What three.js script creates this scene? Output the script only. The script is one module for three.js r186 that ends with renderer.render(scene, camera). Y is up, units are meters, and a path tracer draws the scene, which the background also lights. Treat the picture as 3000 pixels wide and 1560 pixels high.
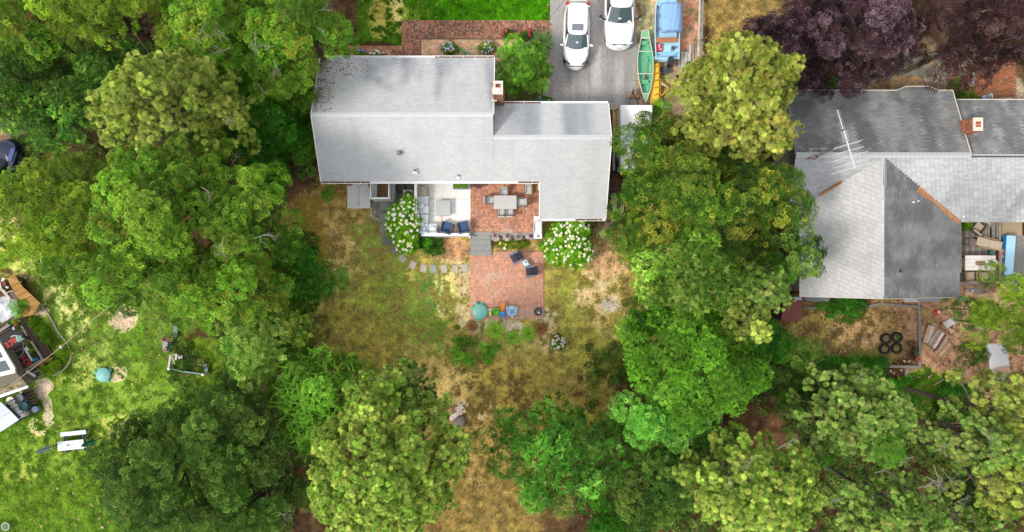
import * as THREE from 'three';
import { mergeGeometries, toCreasedNormals } from 'three/addons/utils/BufferGeometryUtils.js';
import { RoundedBoxGeometry } from 'three/addons/geometries/RoundedBoxGeometry.js';
import { TextGeometry } from 'three/addons/geometries/TextGeometry.js';
import { FontLoader } from 'three/addons/loaders/FontLoader.js';

// ------------------------------------------------------------------ camera, sky, sun, exposure
const scene = new THREE.Scene();
const HC = 47, SC = 42;                                 // drone height in metres; photo pixels per metre on the ground
const camera = new THREE.PerspectiveCamera(2 * Math.atan(780 / (HC * SC)) * 180 / Math.PI, 1024 / 532, 0.5, 600);
camera.up.set(0, 0, -1); camera.position.set(0, HC, 0); camera.lookAt(0, 0, 0);
const renderer = new THREE.WebGLRenderer({ antialias: true });
renderer.toneMapping = THREE.LinearToneMapping;
renderer.toneMappingExposure = 1.45;
renderer.shadowMap.enabled = true;
const SUN = new THREE.Vector3(-0.85, 1, 0.42).normalize();
{
  const w = 128, h = 64, d = new Float32Array(w * h * 4);   // an overcast sky, brighter round the hidden sun
  for (let y = 0; y < h; y++) for (let x = 0; x < w; x++) {
    const el = ((y + 0.5) / h - 0.5) * Math.PI, az = ((x + 0.5) / w - 0.5) * 2 * Math.PI;
    const v = new THREE.Vector3(Math.cos(el) * Math.cos(az), Math.sin(el), Math.cos(el) * Math.sin(az));
    const k = el < 0 ? 0.3 : (0.55 + 0.24 * Math.sin(el)) * (1 + 0.8 * Math.pow(Math.max(0, v.dot(SUN)), 4));
    const i = (y * w + x) * 4; d[i] = k * 0.985; d[i + 1] = k; d[i + 2] = k * 1.03; d[i + 3] = 1;
  }
  const t = new THREE.DataTexture(d, w, h, THREE.RGBAFormat, THREE.FloatType);
  t.mapping = THREE.EquirectangularReflectionMapping; t.magFilter = t.minFilter = THREE.LinearFilter; t.needsUpdate = true;
  scene.background = t; scene.environment = t;
}
const sun = new THREE.DirectionalLight(0xfff6ea, 2.3);
sun.name = 'sun'; sun.position.copy(SUN).multiplyScalar(80); sun.castShadow = true; sun.shadow.radius = 20;
Object.assign(sun.shadow.camera, { left: -50, right: 50, top: 40, bottom: -40, near: 1, far: 200 });
sun.shadow.mapSize.set(4096, 4096);
scene.add(sun, sun.target);

// ------------------------------------------------------------------ helpers
const rnd = s => { s = (s * 2654435761) >>> 0; return () => { s = (s + 0x6D2B79F5) | 0; let t = Math.imul(s ^ (s >>> 15), 1 | s); t = (t + Math.imul(t ^ (t >>> 7), 61 | t)) ^ t; return ((t ^ (t >>> 14)) >>> 0) / 4294967296; }; };
const hsh = (x, y) => { let n = Math.imul(x, 374761393) + Math.imul(y, 668265263) | 0; n = Math.imul(n ^ (n >>> 13), 1274126177); return ((n ^ (n >>> 16)) >>> 0) / 4294967296; };
const vn = (x, y) => { const i = Math.floor(x), j = Math.floor(y); let u = x - i, v = y - j; u = u * u * (3 - 2 * u); v = v * v * (3 - 2 * v); const a = hsh(i, j), b = hsh(i + 1, j), c = hsh(i, j + 1), d = hsh(i + 1, j + 1); return a + (b - a) * u + (c - a) * v + (a - b - c + d) * u * v; };
const fbm = (x, y, o = 4) => { let s = 0, a = 0.5, t = 0; for (let k = 0; k < o; k++) { s += a * vn(x, y); t += a; a *= 0.5; x = x * 2.03 + 17; y = y * 2.03 + 31; } return s / t; };
const sst = (a, b, x) => { x = Math.min(1, Math.max(0, (x - a) / (b - a))); return x * x * (3 - 2 * x); };
const lin = v => { v /= 255; return v <= 0.04045 ? v / 12.92 : ((v + 0.055) / 1.055) ** 2.4; };
const enc = v => 255 * (v <= 0.0031308 ? v * 12.92 : 1.055 * v ** (1 / 2.4) - 0.055);
const K = 0.72;                                          // from the photo's colours to base colours
const C = (r, g, b) => new THREE.Color().setRGB(lin(r) * K, lin(g) * K, lin(b) * K);
const mc = {};
function M(r, g, b, roughness = 0.8, o = {}) {
  const k = [r, g, b, roughness, JSON.stringify(o, (q, v) => v && v.isTexture ? v.uuid : v)].join();
  return mc[k] || (mc[k] = new (o.transmission || o.clearcoat || o.sheen ? THREE.MeshPhysicalMaterial : THREE.MeshStandardMaterial)({ color: C(r, g, b), roughness, ...o }));
}
function tex(w, h, fn, sx, sz, wrap = THREE.RepeatWrapping) {      // fn(x, y) gives a colour as the photo shows it
  const d = new Uint8Array(w * h * 4);
  for (let y = 0; y < h; y++) for (let x = 0; x < w; x++) {
    const c = fn(x, y), i = (y * w + x) * 4;
    for (let k = 0; k < 3; k++) d[i + k] = Math.max(0, Math.min(255, enc(lin(Math.max(0, c[k])) * K)));
    d[i + 3] = 255;
  }
  const t = new THREE.DataTexture(d, w, h); t.colorSpace = THREE.SRGBColorSpace; t.wrapS = t.wrapT = wrap;
  t.magFilter = THREE.LinearFilter; t.minFilter = THREE.LinearMipmapLinearFilter; t.generateMipmaps = true;
  if (sx) t.repeat.set(1 / sx, 1 / sz);
  t.needsUpdate = true; return t;
}
const TM = (t, roughness = 0.85, o = {}) => new THREE.MeshStandardMaterial({ map: t, roughness, ...o });
const tileN = (x, y, w, h, f, o = 3) => {                // noise that repeats over w x h
  const u = x / w, v = y / h, n = (a, b) => fbm(a * f, b * f, o);
  const a = sst(0, 1, u), b = sst(0, 1, v);
  return (n(u, v) * (1 - a) + n(u + 3, v) * a) * (1 - b) + (n(u, v + 5) * (1 - a) + n(u + 3, v + 5) * a) * b;
};
const P = (x, y, h = 0) => new THREE.Vector3((x - 1500) / SC * (HC - h) / HC, h, (y - 780) / SC * (HC - h) / HC);
const len = (n, h = 0) => n / SC * (HC - h) / HC;
const PW = (pts, h = 0) => pts.map(([x, y]) => { const p = P(x, y, h); return [p.x, p.z]; });
const used = {};
const numbered = n => { const k = used[n] = (used[n] ?? -1) + 1; return k ? n + '_' + String(k).padStart(3, '0') : n; };
function thing(name, label, category, pos = [0, 0, 0], ry = 0, group) {
  const o = new THREE.Group(); o.name = numbered(name); scene.add(o);
  o.position.set(...(pos.isVector3 ? pos.toArray() : pos)); o.rotation.y = ry; o.userData = { label, category };
  if (group) o.userData.group = group;
  return o;
}
function struct(name, pos = [0, 0, 0]) { const o = new THREE.Group(); o.name = numbered(name); o.position.set(...(pos.isVector3 ? pos.toArray() : pos)); o.userData = { kind: 'structure' }; scene.add(o); return o; }
function boxUV(g) {                                       // uv in metres, by the way each face points
  const p = g.attributes.position, n = g.attributes.normal, u = new Float32Array(p.count * 2);
  for (let i = 0; i < p.count; i++) {
    const ax = Math.abs(n.getX(i)), ay = Math.abs(n.getY(i)), az = Math.abs(n.getZ(i));
    if (ay >= ax && ay >= az) { u[2 * i] = p.getX(i); u[2 * i + 1] = p.getZ(i); }
    else if (ax > az) { u[2 * i] = p.getZ(i); u[2 * i + 1] = p.getY(i); }
    else { u[2 * i] = p.getX(i); u[2 * i + 1] = p.getY(i); }
  }
  g.setAttribute('uv', new THREE.BufferAttribute(u, 2)); return g;
}
const flat = g => { g = g.index ? g.toNonIndexed() : g; for (const k of Object.keys(g.attributes)) if (!['position', 'normal', 'uv'].includes(k)) g.deleteAttribute(k); if (!g.attributes.normal) g.computeVertexNormals(); if (!g.attributes.uv) g.setAttribute('uv', new THREE.BufferAttribute(new Float32Array(g.attributes.position.count * 2), 2)); return g; };
function merge(gs) { gs = (Array.isArray(gs) ? gs.flat(3) : [gs]).map(flat); return gs.length > 1 ? mergeGeometries(gs) : gs[0]; }
function part(parent, name, gs, mat, o = {}) {
  let g = merge(gs);
  if (o.world) { g = g.clone(); const q = parent.position; g.translate(-q.x, -q.y, -q.z); if (parent.rotation.y) g.rotateY(-parent.rotation.y); }
  if (!o.keepUV) boxUV(g);
  const m = new THREE.Mesh(g, mat); m.name = name; m.castShadow = m.receiveShadow = true;
  if (o.label) m.userData.label = o.label;
  if (o.kind) m.userData.kind = o.kind;
  parent.add(m); return m;
}
const W = { world: true };
const tr = (g, x, y, z, ry = 0, rx = 0, rz = 0) => { if (rz) g.rotateZ(rz); if (rx) g.rotateX(rx); if (ry) g.rotateY(ry); return g.translate(x, y, z); };
const bx = (w, h, d, x = 0, y = 0, z = 0, ry = 0, rx = 0, rz = 0) => tr(new THREE.BoxGeometry(w, h, d), x, y, z, ry, rx, rz);
const rb = (w, h, d, r, x = 0, y = 0, z = 0, ry = 0, rx = 0, rz = 0) => tr(new RoundedBoxGeometry(w, h, d, 2, r), x, y, z, ry, rx, rz);
const cy = (a, b, h, x = 0, y = 0, z = 0, n = 20, rx = 0, rz = 0) => tr(new THREE.CylinderGeometry(a, b, h, n), x, y, z, 0, rx, rz);
const sp = (r, x = 0, y = 0, z = 0, sx = 1, sy = 1, sz = 1, n = 14) => new THREE.SphereGeometry(r, n, Math.ceil(n * 0.7)).scale(sx, sy, sz).translate(x, y, z);
const torus = (R, r, x, y, z, n = 24) => new THREE.TorusGeometry(R, r, 8, n).rotateX(Math.PI / 2).translate(x, y, z);
const v3 = a => a.isVector3 ? a : new THREE.Vector3(...a);
const tb = (pts, r, seg = 12, n = 6) => new THREE.TubeGeometry(new THREE.CatmullRomCurve3(pts.map(v3)), seg, r, n);
const lathe = (pts, x = 0, y = 0, z = 0, n = 24) => new THREE.LatheGeometry(pts.map(p => new THREE.Vector2(...p)), n).translate(x, y, z);
function bar(a, b, w, t) {                                // a straight beam of w x t between two points
  a = v3(a); b = v3(b); const d = b.clone().sub(a), L = d.length();
  const g = new THREE.BoxGeometry(w, t, L); const m = new THREE.Matrix4().lookAt(b, a, Math.abs(d.y) > 0.95 * L ? new THREE.Vector3(1, 0, 0) : new THREE.Vector3(0, 1, 0));
  return g.applyMatrix4(m).translate((a.x + b.x) / 2, (a.y + b.y) / 2, (a.z + b.z) / 2);
}
function prism(pts, y0, y1, bevel = 0) {                  // pts are [x, z]
  const s = new THREE.Shape(pts.map(([x, z]) => new THREE.Vector2(x, -z)));
  const g = new THREE.ExtrudeGeometry(s, { depth: y1 - y0 - 2 * bevel, bevelEnabled: bevel > 0, bevelThickness: bevel, bevelSize: bevel, bevelOffset: -bevel, bevelSegments: 2 });
  return g.rotateX(-Math.PI / 2).translate(0, y0 + bevel, 0);
}
function slab(c, t) {                                     // a flat roof board below the polygon c of points
  const n = c.length, N = new THREE.Vector3(); for (let i = 0; i < n; i++) N.add(c[i].clone().sub(c[0]).cross(c[(i + 1) % n].clone().sub(c[0])));
  N.normalize(); if (N.y < 0) N.negate();
  const lo = c.map(p => p.clone().addScaledVector(N, -t)), v = [];
  const T = (a, b, d) => v.push(...a.toArray(), ...b.toArray(), ...d.toArray());
  const ccw = new THREE.Vector3().crossVectors(c[1].clone().sub(c[0]), c[2].clone().sub(c[0])).dot(N) > 0, cc = ccw ? c : [...c].reverse(), ll = ccw ? lo : [...lo].reverse();
  for (let i = 1; i < n - 1; i++) { T(cc[0], cc[i], cc[i + 1]); T(ll[0], ll[i + 1], ll[i]); }
  for (let i = 0; i < n; i++) { const j = (i + 1) % n; T(cc[i], ll[i], ll[j]); T(cc[i], ll[j], cc[j]); }
  const g = new THREE.BufferGeometry(); g.setAttribute('position', new THREE.Float32BufferAttribute(v, 3)); g.computeVertexNormals(); return g;
}
function loft(rings, capTop = true, capBot = true, crease = 0.6) {  // rings of equally many points, from the bottom up
  const n = rings[0].length, v = [], T = (a, b, c) => v.push(...a, ...b, ...c);
  for (let k = 0; k + 1 < rings.length; k++) for (let i = 0; i < n; i++) { const j = (i + 1) % n, a = rings[k], b = rings[k + 1]; T(a[i], b[i], a[j]); T(a[j], b[i], b[j]); }
  const cap = (r, up) => { const m = [0, 1, 2].map(k => r.reduce((s, p) => s + p[k], 0) / n); for (let i = 0; i < n; i++) { const j = (i + 1) % n; up ? T(m, r[j], r[i]) : T(m, r[i], r[j]); } };
  if (capTop) cap(rings.at(-1), true); if (capBot) cap(rings[0], false);
  const g = new THREE.BufferGeometry(); g.setAttribute('position', new THREE.Float32BufferAttribute(v, 3)); g.computeVertexNormals();
  return toCreasedNormals(g, crease);
}
function instanced(parent, name, geo, mat, list, kind = 'stuff') {  // list of [Matrix4, Color]
  const m = new THREE.InstancedMesh(geo, mat, list.length); m.name = name; m.castShadow = m.receiveShadow = true;
  list.forEach(([a, c], i) => { m.setMatrixAt(i, a); if (c) m.setColorAt(i, c); });
  if (kind) m.userData.kind = kind; parent.add(m); return m;
}
const mtx = (p, q, s) => new THREE.Matrix4().compose(v3(p), q, v3(s));
const EU = (x, y, z) => new THREE.Quaternion().setFromEuler(new THREE.Euler(x, y, z, 'YXZ'));
const WHITE = new THREE.MeshStandardMaterial({ color: 0xffffff, roughness: 0.9 });
const jit = (c, r, a) => { const k = 1 + (r() - 0.5) * 2 * a; return C(c[0] * k, c[1] * k, c[2] * k); };
const pick = (a, r) => a[Math.floor(r() * a.length)];
// shingle tabs in courses over a flat roof polygon; col(u, v, p) gives the colour of the tab there
function shingle(parent, c, eave, col, seed, rowH = 0.135, tabW = 0.3) {
  const r = rnd(seed), U = eave.clone().normalize(), N = new THREE.Vector3();
  for (let i = 0; i < c.length; i++) N.add(c[i].clone().sub(c[0]).cross(c[(i + 1) % c.length].clone().sub(c[0]))); N.normalize(); if (N.y < 0) N.negate();
  const V = new THREE.Vector3().crossVectors(N, U).normalize(); if (V.y < 0) { U.negate(); V.negate(); }
  const q = c.map(p => { const d = p.clone().sub(c[0]); return [d.dot(U), d.dot(V)]; }), v0 = Math.min(...q.map(p => p[1])), v1 = Math.max(...q.map(p => p[1]));
  const tilt = new THREE.Quaternion().setFromRotationMatrix(new THREE.Matrix4().makeBasis(U, N, U.clone().cross(N))), list = [];
  const lay = tilt.clone().multiply(EU(-0.05, 0, 0)).normalize();
  for (let k = 0; v0 + k * rowH < v1; k++) {
    const vm = Math.min(v0 + (k + 0.5) * rowH, v1 - 0.01), xs = [];
    for (let i = 0; i < q.length; i++) { const a = q[i], b = q[(i + 1) % q.length]; if ((a[1] - vm) * (b[1] - vm) < 0) xs.push(a[0] + (b[0] - a[0]) * (vm - a[1]) / (b[1] - a[1])); }
    if (xs.length < 2) continue; const x0 = Math.min(...xs), x1 = Math.max(...xs);
    for (let u = x0 - ((k % 2) * 0.5 + 0.1 * r()) * tabW; u < x1; u += tabW) {
      const a = Math.max(u, x0), b = Math.min(u + tabW, x1); if (b - a < 0.04) continue;
      const p = c[0].clone().addScaledVector(U, (a + b) / 2).addScaledVector(V, vm).addScaledVector(N, 0.014 + 0.004 * r());
      list.push([mtx(p.clone().sub(parent.position), lay, [b - a - 0.012, 0.012, rowH * 1.1]), col((a + b) / 2, vm - v0, p, r)]);
    }
  }
  return instanced(parent, 'shingles', new THREE.BoxGeometry(1, 1, 1), shingleMat, list);
}
const shingleMat = new THREE.MeshPhysicalMaterial({ color: 0xffffff, roughness: 0.95, specularIntensity: 0.5 });
// bricks laid flat in running bond or basket weave over a rectangle in world metres
const brickGeo = new RoundedBoxGeometry(1, 1, 1, 1, 0.05);
const brickMat = new THREE.MeshStandardMaterial({ color: 0xffffff, roughness: 0.9 });
function bricks(parent, x0, z0, x1, z1, y, pal, seed, o = {}) {
  const r = rnd(seed), list = [], bw = 0.205, bd = 0.1, g = 0.006, Q0 = EU(0, 0, 0), Q1 = EU(0, Math.PI / 2, 0);
  const put = (cx, cz, turned) => {
    if (cx < x0 || cx > x1 || cz < z0 || cz > z1 || (o.inside && !o.inside(cx, cz))) return;
    const t = o.tint ? o.tint(cx, cz) : 0, c = pick(pal, r), w = [226, 205, 196];
    const cc = c.map((v, i) => v + (w[i] - v) * t);
    list.push([mtx([cx - parent.position.x, y - 0.028 + 0.006 * r() - parent.position.y, cz - parent.position.z], turned ? Q1 : Q0, [bw - g, 0.06, bd - g]), jit(cc, r, 0.055)]);
  };
  if (o.basket) for (let i = 0, x = x0; x < x1; x += bw, i++) for (let j = 0, z = z0; z < z1; z += bw, j++) { if ((i + j) % 2) { put(x + bw / 2, z + bd / 2, 0); put(x + bw / 2, z + bd * 1.5 + 0.003, 0); } else { put(x + bd / 2, z + bw / 2, 1); put(x + bd * 1.5 + 0.003, z + bw / 2, 1); } }
  else for (let k = 0, z = z0 + bd / 2; z < z1; z += bd, k++) for (let x = x0 + (k % 2) * bw / 2; x < x1; x += bw) put(x, z, 0);
  return instanced(parent, 'brick', brickGeo, brickMat, list);
}
// ------------------------------------------------------------------ ground: one sheet, its colours by what grows or lies there
const smear = (a, b, w) => { a[0] += (b[0] - a[0]) * w; a[1] += (b[1] - a[1]) * w; a[2] += (b[2] - a[2]) * w; };
// [cx, cy, rx, ry, colour, how ragged the outline, strength, how patchy]
const LAY = [
  [1370, 900, 620, 420, [128, 112, 54], .35, 1, 0], [1440, 1400, 230, 300, [104, 84, 42], .4, 1, 0], [1000, 620, 190, 120, [136, 110, 58], .4, 1, 0],
  [1010, 720, 130, 110, [158, 132, 78], .6, .6, .55], [1150, 700, 130, 130, [100, 110, 42], .6, .85, .4], [900, 700, 60, 160, [112, 92, 34], .5, .8, .3],
  [1240, 890, 140, 130, [96, 118, 38], .6, .95, .35], [1255, 870, 45, 60, [86, 122, 56], .5, .7, .2], [1000, 815, 30, 36, [116, 146, 54], .4, .9, 0], [1130, 900, 170, 130, [112, 116, 44], .6, .8, .4],
  [1050, 1010, 160, 120, [128, 110, 48], .5, .7, .4], [1330, 850, 60, 100, [176, 146, 98], .6, .65, .5], [1362, 850, 22, 130, [196, 164, 118], .6, .8, .3], [1270, 1130, 150, 70, [164, 132, 78], .6, .75, .4],
  [1320, 755, 70, 16, [176, 144, 96], .5, .8, .2], [1320, 725, 62, 34, [152, 110, 74], .3, .95, 0], [1515, 718, 90, 22, [128, 100, 58], .3, .95, 0], [1290, 660, 60, 50, [120, 90, 56], .3, .8, 0], 
  [1430, 958, 120, 26, [214, 188, 150], .6, .9, .25], [1495, 985, 34, 22, [212, 186, 150], .7, .8, .3], [1470, 1010, 150, 36, [128, 118, 60], .6, .8, .4], [1420, 990, 70, 22, [150, 104, 62], .5, .7, .2],
  [1640, 1000, 70, 60, [168, 132, 98], .6, .7, .4], [1680, 850, 70, 170, [112, 110, 44], .5, .8, .3], [1760, 850, 80, 100, [176, 144, 100], .7, .8, .6], [1785, 897, 34, 26, [212, 190, 156], .7, .95, .1], [1810, 975, 60, 26, [196, 166, 126], .8, .8, .5], [1740, 830, 50, 26, [196, 168, 122], .8, .7, .5], [1770, 740, 60, 90, [146, 112, 76], .5, .9, .2],
  [1750, 1040, 130, 80, [124, 116, 46], .5, .8, .3], [1540, 1110, 150, 90, [124, 104, 46], .6, .8, .4], [1700, 1200, 120, 70, [112, 96, 36], .6, .7, .3], [1600, 935, 30, 30, [186, 160, 130], .6, .7, .2],
  [1345, 1215, 80, 44, [196, 176, 168], .8, .85, .75], [1390, 1310, 60, 120, [122, 98, 52], .5, .7, .3],
  [230, 1300, 520, 420, [94, 122, 32], .25, 1, 0], [330, 880, 280, 210, [98, 118, 40], .3, 1, 0], [60, 740, 120, 70, [112, 136, 34], .4, 1, 0], [560, 1060, 90, 80, [96, 118, 30], .4, .9, 0],
  [300, 1180, 230, 160, [116, 126, 48], .6, .5, .5], [120, 1420, 220, 160, [94, 116, 30], .6, .7, .4], [250, 830, 90, 60, [112, 146, 26], .6, .9, .2], [150, 1330, 120, 90, [118, 128, 48], .6, .5, .5], [390, 1000, 60, 60, [104, 138, 34], .5, .8, .2],
  [230, 930, 46, 95, [152, 138, 86], .7, .6, .45], [170, 860, 46, 50, [156, 140, 92], .7, .65, .5], [90, 790, 90, 40, [150, 132, 84], .7, .6, .5], [355, 938, 52, 34, [206, 172, 134], .6, .95, .1], [320, 1020, 60, 50, [140, 136, 70], .7, .3, .6], [230, 1080, 60, 60, [146, 136, 76], .7, .45, .5], [340, 1098, 28, 26, [192, 160, 130], .6, .9, .1],
  [130, 1140, 30, 40, [196, 166, 136], .5, .95, 0], [140, 1195, 20, 50, [194, 164, 134], .5, .9, .1], [105, 1250, 30, 30, [180, 152, 116], .6, .8, .3], [350, 1250, 60, 40, [150, 130, 70], .7, .5, .6], [60, 1390, 60, 30, [150, 134, 70], .7, .4, .6],
  [15, 905, 40, 45, [150, 146, 138], .3, .95, 0], [120, 912, 22, 20, [204, 176, 138], .5, .8, .1], [185, 1040, 26, 60, [98, 130, 26], .4, .9, 0], [72, 870, 14, 30, [70, 104, 30], .5, .6, 0],
  [20, 320, 90, 110, [98, 78, 58], .3, 1, 0], [100, 470, 60, 70, [86, 84, 26], .4, .9, .1], [0, 660, 60, 90, [166, 138, 96], .5, .9, .2],
  [2480, 980, 240, 130, [122, 96, 56], .3, 1, 0], [2420, 960, 110, 70, [128, 112, 54], .6, .8, .4], [2520, 970, 90, 50, [162, 122, 82], .6, .7, .4], [2480, 1055, 180, 30, [88, 104, 36], .6, .8, .2], [2860, 1000, 230, 220, [144, 106, 74], .3, 1, 0], [2900, 870, 120, 50, [172, 132, 94], .5, .8, .2], [2790, 960, 60, 80, [176, 132, 96], .6, .6, .4], [2730, 900, 40, 60, [98, 92, 44], .6, .7, .4],
  [2730, 1170, 120, 90, [76, 104, 22], .4, .95, 0], [2290, 1270, 60, 170, [86, 60, 40], .4, .9, 0], [2750, 240, 260, 130, [112, 88, 60], .3, 1, 0], [2860, 270, 60, 30, [74, 72, 20], .4, .9, .1], [2970, 270, 40, 50, [150, 130, 100], .3, .8, 0], [840, 430, 110, 160, [74, 50, 34], .3, .9, 0],
  [1950, 150, 130, 220, [150, 124, 90], .3, 1, 0], [1895, 60, 24, 80, [128, 130, 76], .6, .7, .3], [2018, 80, 40, 130, [172, 118, 88], .4, .9, .1], [1965, 250, 50, 50, [106, 104, 48], .5, .8, .2], [2010, 60, 14, 16, [120, 76, 56], .5, .7, .2], [2180, 60, 130, 190, [116, 94, 50], .3, 1, 0], [1850, 310, 60, 22, [176, 140, 108], .5, .9, .2],
  [1808, 600, 30, 90, [92, 68, 52], .4, .9, 0], [1150, 560, 70, 50, [108, 92, 80], .4, .9, 0], [1100, 625, 20, 30, [150, 138, 128], .5, .8, .2],
];
const RECT = [[1175, -200, 1614, 60, [84, 150, 14]], [1045, -200, 1177, 150, [72, 104, 20]], [1020, 134, 1178, 220, [124, 86, 62]], [1228, 110, 1460, 220, [154, 118, 88]], [1440, 108, 1614, 330, [176, 140, 100]], [1480, 235, 1592, 310, [138, 92, 66]]];
const LAW = [[1150, 45, 70, 60, [134, 112, 56], .6, .8, .3], [1170, 20, 26, 40, [190, 160, 100], .7, .7, .4], [1230, 20, 60, 60, [84, 112, 24], .6, .6, .4]];
function groundColor(px, py) {
  const a = fbm(px / 46, py / 46, 4), b = fbm(px / 17 + 50, py / 17, 3), f = vn(px / 3.1, py / 3.1), g = vn(px / 1.4 + 9, py / 1.4);
  const c = [58, 42, 26], lay = L => {
    for (const [cx, cy, rx, ry, col, rough, st, patchy] of L) {
      const dx = (px - cx) / rx, dy = (py - cy) / ry; if (dx > 1.5 || dx < -1.5 || dy > 1.5 || dy < -1.5) continue;
      const d = Math.sqrt(dx * dx + dy * dy) + (a - 0.5) * rough * 2.2 + (b - 0.5) * rough * 1.2; let w = sst(1.12, 0.8, d) * st;
      if (patchy) w *= sst(0.32 + 0.22 * patchy, 0.46 + 0.22 * patchy, 0.76 * b + 0.24 * f);
      if (w > 0.004) smear(c, col, w);
    }
  };
  lay(LAY);
  for (const [x0, y0, x1, y1, col] of RECT) { const e = (b - 0.5) * 5; if (px > x0 + e && px < x1 && py > y0 + e && py < y1 - (x0 === 1045 ? 14 * Math.sin((px - 1040) / 40) + 16 : 0)) smear(c, col, 1); }
  lay(LAW);
  const green = Math.max(0, c[1] - c[0]) / 40, k = 0.7 + 0.3 * f + 0.28 * g + 0.5 * (b - 0.5), dry = (b - 0.52) * 34;
  let gn = 1.5 - .56 * Math.min(1, green); const g2 = gn - .42 * sst(140, 205, c[0]); c[0] *= g2 * .95; c[1] *= g2; c[2] *= g2 * 1.1;
  return [c[0] * k + dry * (1 - Math.min(1, green) * .5), c[1] * k + dry * .75, c[2] * k + dry * .45];
}
{
  const w = 2048, h = 1092, x0 = -150, y0 = -100, sx = 3300, sy = 1760;
  const t = tex(w, h, (x, y) => groundColor(x0 + (x + 0.5) / w * sx, y0 + (y + 0.5) / h * sy), 0, 0, THREE.MirroredRepeatWrapping);
  const bump = tex(256, 256, (x, y) => { const v = 255 * (0.6 * tileN(x, y, 256, 256, 40, 2) + 0.4 * hsh(x, y)); return [v, v, v]; }, 0, 0); bump.colorSpace = THREE.NoColorSpace;
  const g = new THREE.PlaneGeometry(300, 300).rotateX(-Math.PI / 2), p = g.attributes.position, u = g.attributes.uv;
  for (let i = 0; i < p.count; i++) u.setXY(i, (p.getX(i) * SC + 1500 - x0) / sx, (p.getZ(i) * SC + 780 - y0) / sy);
  bump.repeat.set(30, 16);
  const m = new THREE.Mesh(g, new THREE.MeshPhysicalMaterial({ map: t, roughness: 1, specularIntensity: .2, bumpMap: bump, bumpScale: 0.03 }));
  m.name = 'ground'; m.userData.kind = 'structure'; m.receiveShadow = true; scene.add(m);
  // short grass standing on the lawns
  const r = rnd(5), list = [], tuft = [], N = 7;
  for (let i = 0; i < N; i++) { const a = i / N * 6.28 + r(), l = 0.5 + r(), cx = Math.cos(a), cz = Math.sin(a), o = r() * 0.4; tuft.push(cx * o - cz * .12, 0, cz * o + cx * .12, cx * o + cz * .12, 0, cz * o - cx * .12, cx * (o + l * .9), 0.6 + 0.5 * r(), cz * (o + l * .9)); }
  const tg = new THREE.BufferGeometry(); tg.setAttribute('position', new THREE.Float32BufferAttribute(tuft, 3)); tg.computeVertexNormals();
  const zones = [[-160, 1240, 0, 1640, 5000], [240, 620, 680, 1100, 11000], [840, 560, 1380, 1100, 15000], [1590, 720, 1900, 1150, 7000], [1050, 1050, 1700, 1540, 10000], [1045, -20, 1612, 56, 9000], [2060, 0, 2240, 170, 3000], [2290, 890, 2690, 1075, 4000], [0, 700, 240, 800, 2500], [130, 880, 300, 1240, 6000], [0, 1240, 520, 1640, 26000]];
  for (const [a, b, c, d, n] of zones) { const X0 = Math.min(a, c), X1 = Math.max(a, c), Y0 = Math.min(b, d), Y1 = Math.max(b, d);
    for (let i = 0; i < n; i++) { const x = X0 + r() * (X1 - X0), y = Y0 + r() * (Y1 - Y0), q = groundColor(x, y); if (x > 1375 && x < 1598 && y < 940 && y > 400) continue; if (x < 165 && y > 800 && y < 1265 && x + (y - 1030) * .3 < 150) continue;
      if (q[1] < q[0] * 0.78 || q[2] > 115) continue; const s = 0.03 + 0.04 * r(), k = .95 + .4 * r(); list.push([mtx(P(x, y).setY(0.002), EU(0, r() * 6.28, 0), [s, s * 0.9, s]), C(q[0] * k, q[1] * k, q[2] * k)]); } }
  const gi = instanced(scene, 'lawn_grass', tg, new THREE.MeshPhysicalMaterial({ color: 0xffffff, roughness: 1, specularIntensity: .2, side: THREE.DoubleSide }), list);
  Object.assign(gi.userData, { label: 'short patchy grass growing over the lawns round the houses', category: 'grass' });
}
// ------------------------------------------------------------------ shared textures
const grainT = (c, a, seed) => tex(128, 256, (x, y) => { const n = tileN(x * 6, y, 768, 256, 8, 3), k = 1 + a * (n - 0.5) * 2 + (hsh(x * 3 + seed, 7) - 0.5) * a * 0.8; return c.map(v => v * k); }, 0.5, 1.4);
const speckT = (c, a, f = 24, size = 1) => tex(256, 256, (x, y) => { const k = 1 + a * ((tileN(x, y, 256, 256, f, 3) - 0.5) * 1.6 + (hsh(x, y) - 0.5) * 0.7); return c.map(v => v * k); }, size, size);
const greyWood = TM(grainT([158, 150, 140], .25, 1), .9), paleWood = TM(grainT([206, 200, 194], .14, 2), .9), darkWood = TM(grainT([92, 76, 64], .3, 3), .9), tanWood = TM(grainT([196, 152, 112], .22, 4), .85), whiteWood = TM(grainT([272, 270, 266], .07, 5), .7), bluestone = TM(speckT([158, 160, 156], .12, 14, 1.2), .9), concrete = TM(speckT([176, 172, 164], .16), .92), gravelM = TM(speckT([150, 146, 140], .3, 60), .95);
const barkM = TM(speckT([96, 82, 68], .35, 30, .6), .95), bareM = M(164, 156, 144, .9), soilM = TM(speckT([104, 76, 56], .35, 40), .97), whiteP = M(274, 274, 274, .5), rustM = M(150, 82, 60, .9), blackM = M(32, 32, 36, .6), steel = M(170, 172, 176, .35, { metalness: .8 });
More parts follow.
